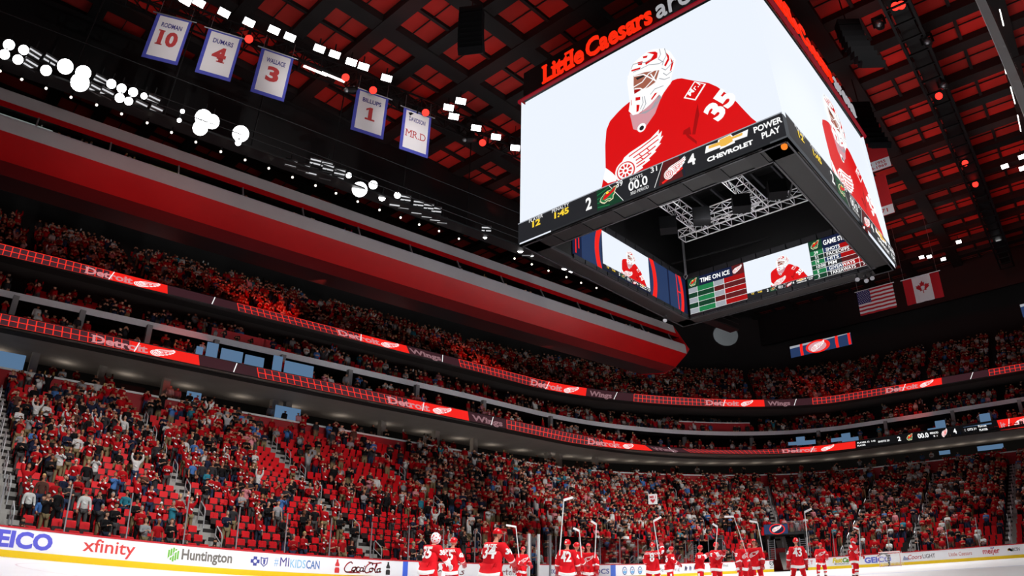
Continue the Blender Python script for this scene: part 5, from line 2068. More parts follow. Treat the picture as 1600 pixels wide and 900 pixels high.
def head_mesh(c, yaw=0.0, pitch=0.0, s=1.0):
    """Skull with jaw, nose, brow, ears; material 1 eyes, 2 lips. Returns points, faces, materials, hair faces."""
    nu, nv = 18, 14
    V, Fs, Ms = [], [], []
    for j in range(nv + 1):
        th = PI * j / nv
        for i in range(nu):
            a = 2 * PI * i / nu
            x, y, z = math.sin(th) * math.sin(a), math.sin(th) * math.cos(a), math.cos(th)
            X, Y, Z = .076 * x, .097 * y, .118 * z
            if z < 0:
                X *= 1 + .32 * z
                Y *= 1 + .18 * z
                if y > 0:
                    Y += .012 * -z
            if y > .82 and -.35 < z < .12:
                Y += .022 * max(0, 1 - abs(x) / .28) * (1 - abs(z + .18) / .35)
            if y > .5 and .02 < z < .25 and .2 < abs(x) < .6:
                Y -= .008
            if abs(y) < .3 and -.25 < z < .2 and abs(x) > .85:
                X *= 1.1
            V.append((X, Y, Z))
    for j in range(nv):
        for i in range(nu):
            f = (j * nu + i, (j + 1) * nu + i, (j + 1) * nu + (i + 1) % nu, j * nu + (i + 1) % nu)
            th, a = PI * (j + .5) / nv, 2 * PI * (i + .5) / nu
            y, x, z = math.sin(th) * math.cos(a), math.sin(th) * math.sin(a), math.cos(th)
            m = 0
            if y > .6 and .05 < z < .2 and .25 < abs(x) < .55:
                m = 1
            if y > .6 and -.62 < z < -.48 and abs(x) < .3:
                m = 2
            Fs.append(f)
            Ms.append(m)
    R = Matrix.Rotation(yaw, 3, 'Z') @ Matrix.Rotation(pitch, 3, 'X')
    hair = []
    HV = []
    for p_ in V:
        HV.append(tuple(R @ Vector((p_[0] * 1.1, p_[1] * 1.08 - .004, p_[2] * 1.09 + .004)) * s + Vector(c)))
    for k, f in enumerate(Fs):
        ctr = [sum(V[i][q] for i in f) / 4 for q in range(3)]
        if ctr[2] > .055 or (ctr[1] < .0 and ctr[2] > -.05) or (ctr[1] < .03 and ctr[2] > .02):
            hair.append(f)
    V = [tuple(R @ Vector(p_) * s + Vector(c)) for p_ in V]
    return V, Fs, Ms, HV, hair, R


def hand(mb, w, e, m=0, curl=.35, s=1.0, side=1):
    """A palm with a thumb and four fingers of unequal length, bent at the knuckles."""
    d = (w - e).normalized()
    up = Vector((0, 0, 1)) if abs(d.z) < .8 else Vector((0, 1, 0))
    x = d.cross(up).normalized() * side
    n = x.cross(d).normalized() * side
    p0, p1 = w, w + d * .085 * s
    V = [p + x * (i * wd) + n * (j * .013) for p, wd in ((p0, .026 * s), (p1, .041 * s)) for i, j in ((-1, -1), (1, -1), (1, 1), (-1, 1))]
    mb.add(V, [(0, 3, 2, 1), (4, 5, 6, 7), (0, 1, 5, 4), (1, 2, 6, 5), (2, 3, 7, 6), (3, 0, 4, 7)], m)
    for k, L in enumerate((.068, .078, .072, .055)):
        b0 = p1 + x * ((k - 1.5) * .021 * s) - d * .008
        b1 = b0 + (d * math.cos(curl) - n * math.sin(curl)) * L * .55 * s
        b2 = b1 + (d * math.cos(curl * 2.2) - n * math.sin(curl * 2.2)) * L * .5 * s
        mb.tube([b0, b1, b2], [.0098 * s, .009 * s, .007 * s], 5, m)
    t0 = w + d * .025 * s - x * .026 * s
    t1 = t0 + (d * .6 - x * .75 - n * .2).normalized() * .04 * s
    t2 = t1 + (d * .9 - x * .25 - n * .25).normalized() * .032 * s
    mb.tube([t0, t1, t2], [.012 * s, .0105 * s, .008 * s], 5, m)


A_DOWN = ((.24, .0, -.30), (.25, .07, -.55))
A_CLAP = ((.23, .07, -.30), (.045, .30, -.20))
A_CLAPH = ((.25, .16, -.10), (.05, .30, .10))
A_UP = ((.29, .06, .16), (.26, .08, .43))
A_PHONE = ((.2, .2, -.16), (.07, .32, .06))
A_POCK = ((.27, -.03, -.29), (.2, .12, -.50))
A_POINT = ((.3, .1, .0), (.32, .36, .12))
A_CROSS = ((.24, .06, -.28), (-.02, .22, -.24))
A_LAP = ((.23, .06, -.27), (.12, .3, -.36))
POSES = {
    'clapping': dict(arms=(A_CLAP, A_CLAP)),
    'clapping overhead': dict(arms=(A_CLAPH, A_CLAPH)),
    'standing still': dict(arms=(A_DOWN, A_DOWN)),
    'both arms raised': dict(arms=(A_UP, A_UP)),
    'raising a phone': dict(arms=(A_PHONE, A_PHONE)),
    'arms folded': dict(arms=(A_CROSS, A_CROSS)),
    'waving one arm': dict(arms=(A_DOWN, A_UP)),
    'hand in pocket': dict(arms=(A_POCK, A_CLAP)),
    'sitting': dict(arms=(A_LAP, A_LAP), seat=True),
}
R_BODY = dict(pelvis=(.14, .1), belly=(.125, .09), chest=(.145, .1), collar=(.1, .08), neck=.052, head=.05, sh=.055, elbow=.043, wrist=.03, hip=.085, knee=.058, ankle=.042, toe=.034)
R_SHIRT = dict(pelvis=(.185, .135), belly=(.172, .125), chest=(.185, .13), collar=(.14, .105), neck=.075, sh=.098, elbow=.066, wrist=.047)
R_TEE = dict(pelvis=(.175, .13), belly=(.165, .12), chest=(.18, .13), collar=(.135, .105), neck=.073, sh=.096, elbow=.072)
R_TROU = dict(pelvis=(.165, .12), hip=.108, knee=.078, ankle=.062)


def make_person(pose_name, sleeves='long', trim=True, cap=False):
    pose = POSES[pose_name]
    J = skeleton(pose)
    root = thing('person', 'x', 'person')
    V, Fs = grow(*body_net(J, R_BODY), 1)
    b = MB()
    b.add(V, Fs, 0)
    b.m = [3 if max(V[i][2] for i in f) < .11 and not pose.get('seat') else 0 for f in Fs]
    hv, hf, hm, hairv, hairf, R = head_mesh(J['head'] + Vector((0, .01, .05)))
    n = len(b.v)
    b.v.extend(hv)
    b.f.extend(tuple(i + n for i in f) for f in hf)
    b.m.extend(hm)
    for q, s in (('l', -1), ('r', 1)):
        hand(b, J['wrist' + q], J['elbow' + q], 0, .35, 1.0, s)
    b.build('body', [M_SKIN, M_EYE, M_LIP, M_SHOE], root, True)
    J2 = dict(J)
    J2['neck'] = J['collar'] + (J['neck'] - J['collar']) * .55
    J2['pelvis'] = J['pelvis'] + Vector((0, 0, -.08 if not pose.get('seat') else .02))
    if sleeves == 'long':
        for q in 'lr':
            J2['wrist' + q] = J['elbow' + q] + (J['wrist' + q] - J['elbow' + q]) * .9
        V, Fs = grow(*body_net(J2, R_SHIRT, True, False), 1)
    else:
        for q in 'lr':
            J2['elbow' + q] = J['sh' + q] + (J['elbow' + q] - J['sh' + q]) * .75
        V, Fs = grow(*body_net(J2, R_TEE, True, False), 1)
    b = MB()
    b.add(V, Fs, 0)
    if trim:
        zl = J2['pelvis'].z
        for k, f in enumerate(Fs):
            ctr = Vector(np.mean([V[i] for i in f], axis=0))
            if abs(ctr.x) < .22 and zl - .1 < ctr.z < zl + .0:
                b.m[k] = 1
            for q in 'lr':
                if sleeves == 'long' and (ctr - J2['wrist' + q]).length < .1:
                    b.m[k] = 1
        g = lambda u, v, l=0: (u, .137 + .004 * l + J['chest'].y, v + J['belly'].z + .03)
        b.poly([(-.07, .05), (-.02, .09), (.08, .13), (.075, .09), (.085, .085), (.04, .04), (-.02, .015), (-.055, .015)], g, 1, 2)
    b.build('shirt', [M_JERSEY, M_JWHITE], root, True)
    V, Fs = grow(*body_net(J, R_TROU, False, True), 1)
    b = MB()
    b.add(V, Fs, 0)
    b.build('trousers', M_TROUSER, root, True)
    b = MB()
    b.v, b.f = list(hairv), list(hairf)
    b.m = [0] * len(hairf)
    if cap:
        c = J['head'] + Vector((0, .1, .1))
        b.poly([(c.x + .075 * math.cos(a), c.y + .09 * math.sin(a)) for a in np.linspace(-.2, PI + .2, 14)], lambda u, v, l=0: (u, v, c.z - .25 * (v - c.y)), 0)
    clean2(b)
    b.build('cap' if cap else 'hair', M_HAIR, root, True)
    return root


def clean2(mb):
    used = sorted({i for f in mb.f for i in f})
    r = {k: i for i, k in enumerate(used)}
    mb.v = [mb.v[k] for k in used]
    mb.f = [tuple(r[i] for i in f) for f in mb.f]


PROTO = []       # (root, pose, sleeves, trim, cap)
for pn, sl_, tr, cp in (('clapping', 'long', True, False), ('clapping', 'long', True, True), ('clapping', 'long', False, False), ('clapping', 'short', False, False), ('clapping overhead', 'long', True, False), ('clapping overhead', 'short', False, False),
                        ('standing still', 'long', True, True), ('standing still', 'short', False, False), ('standing still', 'long', False, False), ('both arms raised', 'long', True, False), ('raising a phone', 'long', False, False), ('raising a phone', 'long', True, True),
                        ('arms folded', 'long', False, False), ('waving one arm', 'long', True, False), ('hand in pocket', 'short', False, False), ('hand in pocket', 'long', False, False), ('sitting', 'long', True, False), ('sitting', 'long', False, False)):
    PROTO.append([make_person(pn, sl_, tr, cp), pn, sl_, tr, cp])
own(None)

# lean figures for the far crowd: the same skeletons, coloured by region (0 shirt, 1 trousers, 2 skin, 3 hair)
R_FAR = dict(pelvis=(.17, .12), belly=(.165, .12), chest=(.18, .13), collar=(.12, .09), neck=.055, head=.095, sh=.085, elbow=.06, wrist=.04, hip=.1, knee=.075, ankle=.06)


def far_figure(pn, levels):
    J = skeleton(POSES[pn])
    J['head'] = J['neck'] + Vector((0, .02, .15))
    V, Fs = grow(*body_net(J, R_FAR), levels)
    T = {'pelvis': 1, 'belly': 0, 'chest': 0, 'collar': 0, 'neck': 2, 'head': 2}
    for q in 'lr':
        T.update({'hip' + q: 1, 'knee' + q: 1, 'ankle' + q: 1, 'sh' + q: 0, 'elbow' + q: 0, 'wrist' + q: 2})
    ks = list(T)
    P = np.array([J[k] for k in ks])
    reg = np.array([T[k] for k in ks])[np.argmin(np.linalg.norm(V[:, None] - P[None], axis=2), axis=1)]
    hd = np.array(J['head'])
    reg[(V[:, 2] > hd[2] + .03) | ((V[:, 2] > hd[2] - .06) & (V[:, 1] < hd[1] - .03) & (reg == 2) & (np.abs(V[:, 0]) < .1))] = 3
    return V, np.array([t for f in Fs for t in ([f[:3]] if len(f) == 3 else [(f[0], f[1], f[2]), (f[0], f[2], f[3])])]), reg


FAR_P = ['clapping', 'clapping overhead', 'standing still', 'both arms raised', 'raising a phone', 'arms folded', 'waving one arm', 'sitting']
FAR0 = [far_figure(p_, 0) for p_ in FAR_P]
FAR1 = [far_figure(p_, 1) for p_ in FAR_P]

# ------------------------------------------------------------------ one folding seat
seat0 = thing('stadium_seat', 'x', 'seat')
b = MB()
P = [(-.19, .46), (.19, .46), (.205, .52), (.21, .8), (.18, .86), (-.18, .86), (-.21, .8), (-.205, .52)]
fb = lambda u, v, l=0: (u, -.2 - (v - .42) * .18 + .04 * l + .05 * (u * u / .05), v)
n = len(P)
b.add([fb(u, v, 0) for u, v in P] + [fb(u, v, 1) for u, v in P], [tuple(range(n)), tuple(range(n, 2 * n))[::-1]] + [(i, (i + 1) % n, n + (i + 1) % n, n + i) for i in range(n)])
b.build('backrest', M_SEAT, seat0)
b = MB()
P = [(-.19, .28), (.19, .28), (.2, .36), (.19, .56), (-.19, .56), (-.2, .36)]
fb = lambda u, v, l=0: (u, -.08 + (v - .3) * -.12 + .07 * l, v)
n = len(P)
b.add([fb(u, v, 0) for u, v in P] + [fb(u, v, 1) for u, v in P], [tuple(range(n)), tuple(range(n, 2 * n))[::-1]] + [(i, (i + 1) % n, n + (i + 1) % n, n + i) for i in range(n)])
b.build('seat_pan', mat('seat_underside_shade', '#2a0d0f', .6), seat0)  # dark underside colour also stands in for the shadow below the backrest
b = MB()
b.bar((-.26, -.2, 0), (-.26, -.12, .62), .05, .1)
b.bar((-.26, -.22, .64), (-.26, .12, .64), .05, .04)
b.bar((-.26, -.12, .4), (.2, -.12, .4), .04, .06)
b.build('bracket', M_BLACK, seat0)
own(None)

# ------------------------------------------------------------------ where the seats and spectators are
SLOTS = []        # x, y, z, facing angle, tier, row, aisle label, place
AISLES = [t_at_px(BOARDS, 1, 25)] + [(y + 13) / (CC[1] + 13) for y in (13.2, 22.2, 31.5, 41, 50.5)] + [1.33, 1.68] + [2 + (x - CC[0]) / (14 - CC[0]) for x in (-23.2 + 2.4, -14.5, -6.3, 2.5)]
STAIR = ['blue letter stair', 'hexagon stair', 'red script stair', 'middle stair', 'bench stair', 'round emblem stair',
         'first corner stair', 'second corner stair', 'tunnel stair', 'goal net stair', 'right edge stair', 'last stair']


def noise2(a, c):
    return .5 + .25 * (math.sin(a * 1.7 + 1.3 * c) + math.sin(a * .63 - c * 2.1 + 1.7)) + .12 * math.sin(a * 4.1 + c * 3.3)


def seat_row(A, B_, z, tier, row, aw=.62, pitch=.56, gap=True):
    L = np.r_[0, np.cumsum(np.hypot(*np.diff(A, axis=0).T))]
    N = -outward(A)
    s = .3
    while s < L[-1]:
        t = float(np.interp(s, L, TD))
        x, y = np.interp(s, L, A[:, 0]), np.interp(s, L, A[:, 1])
        nx, ny = np.interp(s, L, N[:, 0]), np.interp(s, L, N[:, 1])
        k = int(np.argmin([abs(t - a) for a in AISLES]))
        sa = float(np.interp(AISLES[k], TD, L))
        if gap and abs(s - sa) < aw:
            s += .1
            continue
        if tier == 'low' and row < 7 and T_TUN0 - .02 < t < T_TUN1 + .02:
            s += .1
            continue
        SLOTS.append((x, y, z, math.atan2(ny, nx) - PI / 2, tier, row, k, (s - sa), t))
        s += pitch


for i in range(NROW):
    seat_row(row_curve(i, .45), None, ROWZ[i], 'low', i)
for i in range(2):
    seat_row(at_t(off(WALLTOP, .6 + 1.2 * i), TD), None, (10.3, 10.75)[i], 'con', i)
for i in range(3):
    seat_row(at_t(off(LOWT, A_OFF[i] + .35), TD), None, A_Z[i], 'a', i)
for i in range(4):
    seat_row(at_t(off(MIDL, B_OFF[i] + .35), TD), None, B_Z[i], 'b', i)
for i in range(NC):
    seat_row((C_R[i] + C_R[i + 1]) / 2, None, C_Z[i], 'c', i)
SL = np.array([(q[0], q[1], q[2]) for q in SLOTS])
SPX = project(SL + [0, 0, 1.0])
SD = np.linalg.norm(SL - CAM, axis=1)
INV = (SPX[:, 0] > -25) & (SPX[:, 0] < 1625) & (SPX[:, 1] < 905) & (SPX[:, 1] > 200)
keep = np.nonzero(INV)[0]
occ = {}
for i in keep:
    x, y, z, a, tier, row, k, s, t = SLOTS[i]
    px, py = SPX[i]
    base = {'low': .6, 'con': .22, 'a': .36, 'b': .55, 'c': .76}[tier]
    q = base + .75 * (noise2(x * .55 + row * .2, y * .4 + row * .55) - .5)
    if tier == 'low':
        q += .16 if row > 7 else -.1
        if 400 < px < 640 and row > 9:
            q -= .5
        if px > 880 and row > 4:
            q += .1
        if 60 < px < 720 and row < 9:
            q -= .14
        if px > 1000:
            q += .6 * (noise2(x * .3 + row * .45, y * .3 - row * .3) - .62)
        if px > 1000 and row < 5:
            q -= .12
        if 215 < px < 330 and row > 16:
            q -= .2
    if tier == 'con' and 150 < px < 320:
        q += .1
    occ[i] = rng.random() < q
order = keep[np.argsort(SD[keep])]

SHIRTS = [('red', '#b00d17', .44), ('white', '#d3d1cf', .11), ('black', '#171517', .19), ('dark grey', '#343235', .1), ('light grey', '#9a999c', .045), ('blue', '#4a76b5', .025), ('navy', '#20253c', .05), ('pink', '#d98a92', .015), ('brown', '#5b3b32', .02), ('teal', '#2f7f94', .01)]
HAIRS = ['#1b1310', '#2d1d14', '#4b3020', '#8a6a3e', '#c0a46c', '#8d8a88', '#6b3a20']
SKINS = ['#c88f74', '#b97f66', '#d6a288', '#a56c52', '#7d4f3a', '#c9967c']
TROUS = [('blue jeans', '#2e3b58'), ('black trousers', '#141316'), ('dark jeans', '#1f2738'), ('grey trousers', '#4e4a4a'), ('khaki trousers', '#8a7757')]
sh_p = np.array([q[2] for q in SHIRTS])
sh_p /= sh_p.sum()


def place_words(i, what):
    x, y, z, a, tier, row, k, s, t = SLOTS[i]
    n = int(abs(s) // .56) + 1
    side = 'left' if s < 0 else 'right'
    return f'{ORD[row] if row < 20 else ORD[row - 20] + " from top"} row, place {n} {side} of {STAIR[k]}'


def paint(o, which):
    for ch in o.children:
        n = ch.name.split('.')[0]
        ch.color = (*sl(which[{'body': 'skin', 'shirt': 'shirt', 'trousers': 'trousers', 'hair': 'hair', 'cap': 'cap'}[n]]), 1)


by_trim = {}
for k_, pr in enumerate(PROTO):
    by_trim.setdefault((pr[3], pr[1] == 'sitting'), []).append(k_)
persons = [i for i in order if occ[i] and SLOTS[i][4] == 'low' and SPX[i, 0] > -15 and SPX[i, 0] < 1610][:300]
pset = set(persons)
used_proto = set()
for i in persons:
    x, y, z, a, tier, row, k, s, t = SLOTS[i]
    ci = int(rng.choice(len(SHIRTS), p=sh_p))
    cname, chex, _ = SHIRTS[ci]
    sit = rng.random() < .13
    tr_ = cname in ('red', 'white') and rng.random() < .75
    pk = int(rng.choice(by_trim[(tr_, sit)]))
    root0, pn, slv, trim, cap = PROTO[pk]
    if pk in used_proto:
        c = root0.copy()
        col.objects.link(c)
        for ch in KIDS[root0.name]:
            d = ch.copy()
            col.objects.link(d)
            d.parent = c
    else:
        c = root0
        used_proto.add(pk)
    sc_ = rng.uniform(.92, 1.05) if rng.random() > .06 else rng.uniform(.68, .8)
    c.scale = (sc_, sc_, sc_)
    c.location = (x, y, z)
    c.rotation_euler = (0, 0, a + rng.uniform(-.45, .45))
    tn, th_ = TROUS[int(rng.integers(len(TROUS)))]
    paint(c, dict(skin=SKINS[int(rng.integers(len(SKINS)))], shirt=chex, trousers=th_, hair=HAIRS[int(rng.integers(len(HAIRS)))], cap=('#b3131d', '#e0dfdd', '#222024')[int(rng.integers(3))]))
    garment = 'jersey' if trim else ('top' if slv == 'long' else 't-shirt')
    tag(c, f'{cname} {garment} person {pn}, {place_words(i, "")}', 'person', 'spectators in the near rows of the lower stand')
for k_, pr in enumerate(PROTO):
    if k_ not in used_proto:
        for ch in KIDS[pr[0].name]:
            bpy.data.objects.remove(ch)
        bpy.data.objects.remove(pr[0])

# every other spectator of the bowl in one body of crowd
def merge_crowd(idx):
    VV, FF, CC_ = [], [], []
    n = 0
    for i in idx:
        x, y, z, a, tier, row, k, s, t = SLOTS[i]
        near = SD[i] < 44 and tier == 'low'
        pi = int(rng.choice(8, p=(.34, .12, .2, .05, .07, .06, .04, .12)))
        V, Fq, reg = (FAR1 if near else FAR0)[pi]
        sc_ = rng.uniform(.9, 1.06)
        r = a + rng.uniform(-.5, .5)
        ca, sa = math.cos(r), math.sin(r)
        P = np.empty_like(V)
        P[:, 0] = (V[:, 0] * ca - V[:, 1] * sa) * sc_ + x
        P[:, 1] = (V[:, 0] * sa + V[:, 1] * ca) * sc_ + y
        P[:, 2] = V[:, 2] * sc_ + z
        ci = int(rng.choice(len(SHIRTS), p=sh_p))
        cols = np.array([sl(SHIRTS[ci][1]), sl(TROUS[int(rng.integers(5))][1]), sl(SKINS[int(rng.integers(6))]), sl(HAIRS[int(rng.integers(7))]) if rng.random() < .75 else sl(('#b3131d', '#e0dfdd', '#222024')[int(rng.integers(3))])])
        VV.append(P)
        FF.append(Fq + n)
        CC_.append(cols[reg])
        n += len(V)
    return np.concatenate(VV), np.concatenate(FF), np.concatenate(CC_)


def bulk_mesh(name, V, Fq, m, tint=None, smooth=False):
    me = bpy.data.meshes.new(name)
    me.vertices.add(len(V))
    me.vertices.foreach_set('co', V.astype(np.float32).ravel())
    nf, k_ = Fq.shape
    me.loops.add(nf * k_)
    me.loops.foreach_set('vertex_index', Fq.astype(np.int32).ravel())
    me.polygons.add(nf)
    me.polygons.foreach_set('loop_start', np.arange(0, nf * k_, k_, dtype=np.int32))
    me.polygons.foreach_set('use_smooth', np.full(nf, smooth))
    if tint is not None:
        a = me.color_attributes.new('tint', 'FLOAT_COLOR', 'POINT')
        a.data.foreach_set('color', np.c_[tint, np.ones(len(tint))].astype(np.float32).ravel())
    me.materials.append(m)
    me.update(calc_edges=True)
    me.validate()
    o = bpy.data.objects.new(name, me)
    col.objects.link(o)
    return o


rest = [i for i in keep if occ[i] and i not in pset]
for k in range(60):                      # people behind the gondola's window
    y = -6 + rng.uniform(0, 64)
    SLOTS.append((gx(-41.9, y), y, 22.25, -PI / 2, 'gondola', 0, 0, 0, 0))
    rest.append(len(SLOTS) - 1)
SD = np.r_[SD, np.full(60, 99.0)]
V, Fq, Cq = merge_crowd(rest)
tag(bulk_mesh('crowd', V, Fq, M_CROWD, Cq, True), 'crowd of standing fans in red, white and dark clothes filling the stands', 'crowd', None, 'stuff')
# seats: the nearest empty ones by themselves, the others as one body
seats = [i for i in order if not occ[i] and SLOTS[i][4] == 'low' and -15 < SPX[i, 0] < 1610 and SPX[i, 1] < 885][:300]
sset = set(seats)
for n_, i in enumerate(seats):
    x, y, z, a, tier, row, k, s, t = SLOTS[i]
    if n_ == 0:
        c = seat0
    else:
        c = seat0.copy()
        col.objects.link(c)
        for ch in KIDS[seat0.name]:
            d = ch.copy()
            col.objects.link(d)
            d.parent = c
    c.location = (x, y, z)
    c.rotation_euler = (0, 0, a)
    tag(c, f'empty red folding seat, {place_words(i, "")}', 'seat', 'empty folding seats in the near rows of the lower stand')
SV = np.array([(sx * .205, -.2 + .06 * (sy > 0), .48 + .38 * (sz > 0)) for sz in (-1, 1) for sy in (-1, 1) for sx in (-1, 1)] + [(sx * .19, -.14 + .07 * (sy > 0), .4 + .12 * (sz > 0)) for sz in (-1, 1) for sy in (-1, 1) for sx in (-1, 1)])
SF = np.array([(0, 2, 3, 1), (4, 5, 7, 6), (0, 1, 5, 4), (2, 6, 7, 3), (0, 4, 6, 2), (1, 3, 7, 5)])
SF = np.concatenate([SF, SF + 8])
idx = [i for i in keep if i not in sset]
VV, FF = [], []
for n_, i in enumerate(idx):
    x, y, z, a = SLOTS[i][:4]
    ca, sa = math.cos(a), math.sin(a)
    P = np.c_[SV[:, 0] * ca - SV[:, 1] * sa + x, SV[:, 0] * sa + SV[:, 1] * ca + y, SV[:, 2] + z]
    VV.append(P)
    FF.append(SF + 16 * n_)
tag(bulk_mesh('seating', np.concatenate(VV), np.concatenate(FF), M_SEAT), 'rows of red folding seats filling the stands', 'seating', None, 'stuff')

# ------------------------------------------------------------------ stairs and handrails in the aisles of the lower stand
for k, ta in enumerate(AISLES):
    if k == 11:
        continue
    b = MB()
    hw = .52
    line = []
    for i in range(NROW):
        for f_ in (0.0, .5):
            A = row_curve(i, f_)
            p_ = np.array([np.interp(ta, TD, A[:, 0]), np.interp(ta, TD, A[:, 1])])
            line.append((p_, ROWZ[i] + (.0 if f_ == 0 else .2)))
    for j in range(len(line) - 1):
        (p0, z0), (p1, z1_) = line[j], line[j + 1]
        d = (p1 - p0) / np.linalg.norm(p1 - p0)
        n_ = np.array([-d[1], d[0]]) * hw
        z = z0 + .012
        b.add([(*(p0 - n_), z), (*(p0 + n_), z), (*(p1 + n_), z), (*(p1 - n_), z), (*(p0 - n_), z - .22), (*(p0 + n_), z - .22)], [(0, 1, 2, 3), (4, 5, 1, 0)])
    tag(b.build('floor_stair', M_STEP), kind='structure')
    for h_, i in enumerate(range(1, NROW - 2, 3)):
        p0, p1 = line[2 * i], line[2 * i + 2]
        q0, q1 = Vector((*p0[0], p0[1])), Vector((*p1[0], p1[1]))
        if project([q0])[0][0] < -60:
            continue
        r = thing('handrail', f'grey hooped handrail, {ORD[h_]} from the ice on the {STAIR[k]}', 'handrail', q0, 'handrails on the stairs')
        b = MB()
        b.tube([q0, q0 + Vector((0, 0, .8)), q0 + (q1 - q0) * .12 + Vector((0, 0, .95)), q1 - (q1 - q0) * .12 + Vector((0, 0, .97)), q1 + Vector((0, 0, .8)), q1], .03, 6)
        b.build('hoop', M_ALU, r)
        b = MB()
        b.tube([q0 + Vector((0, 0, .5)), q1 + Vector((0, 0, .5))], .022, 6)
        b.build('mid_rail', M_ALU, r)

# ------------------------------------------------------------------ hockey players on the ice
M_GLOVE = mat('glove_red', '#b20f1b', .6, noise=.08)
M_HELM = mat('helmet_red', '#d4131c', .25, spec=.6)
M_SKATE = mat('skate_black', '#1a1a1c', .4)
M_PSKIN = mat('player_skin', '#c48d73', .6)
M_BEARD = mat('player_hair', '#3a271b', .8)
M_PAD = mat('pad_white', '#e4e4e6', .5, noise=.04)
M_STICK = mat('stick_white', '#dcdcdc', .5)
M_TAPE = mat('stick_tape', '#f2f2f2', .8)
R_JER = dict(pelvis=(.27, .21), belly=(.25, .19), chest=(.255, .19), collar=(.185, .135), neck=.085, sh=.145, elbow=.105, wrist=.078)
R_PANT = dict(pelvis=(.19, .14), hip=.15, knee=.115, ankle=.085)
P_HOCKEY = {
    'skate': dict(arms=(((.31, .06, -.28), (.22, .28, -.38)), ((.31, .06, -.28), (.22, .28, -.38))), stance=.18, lean=.12),
    'stand': dict(arms=(((.31, .0, -.30), (.33, .1, -.56)), ((.31, .0, -.30), (.33, .1, -.56))), stance=.2, lean=.05),
    'raise_r': dict(arms=(((.31, .05, -.28), (.26, .25, -.4)), ((.36, .12, .06), (.3, .26, .3))), stance=.19, lean=.02),
    'raise_l': dict(arms=(((.36, .12, .06), (.3, .26, .3)), ((.31, .05, -.28), (.26, .25, -.4))), stance=.19, lean=.02),
    'clap': dict(arms=(((.3, .12, -.2), (.08, .36, -.02)), ((.3, .12, -.2), (.08, .36, -.02))), stance=.18, lean=.03),
    'goalie': dict(arms=(((.34, .08, -.26), (.3, .3, -.42)), ((.34, .08, -.26), (.3, .3, -.42))), stance=.26, lean=.3),
}


def put_text(mb, tree, s, cx, cz, w, h, back, m, layer, bold=.05):
    """Lettering laid on the cloth: each point is dropped onto the jersey from behind or in front."""
    V, Fs, tw = text2d(s, bold)
    y0 = -1.2 if back else 1.2
    d = Vector((0, 1 if back else -1, 0))
    P = []
    last = None
    for x, y in V:
        u = (x / tw - .5) * w
        X = cx + (u if back else -u)
        Z = cz + y * h
        hit = tree.ray_cast(Vector((X, y0, Z)), d)[0]
        if hit is None:
            hit = Vector((X, last.y if last else 0, Z))
        last = hit
        P.append(hit - d * (.026 + .004 * layer))
    mb.add(P, Fs, m)


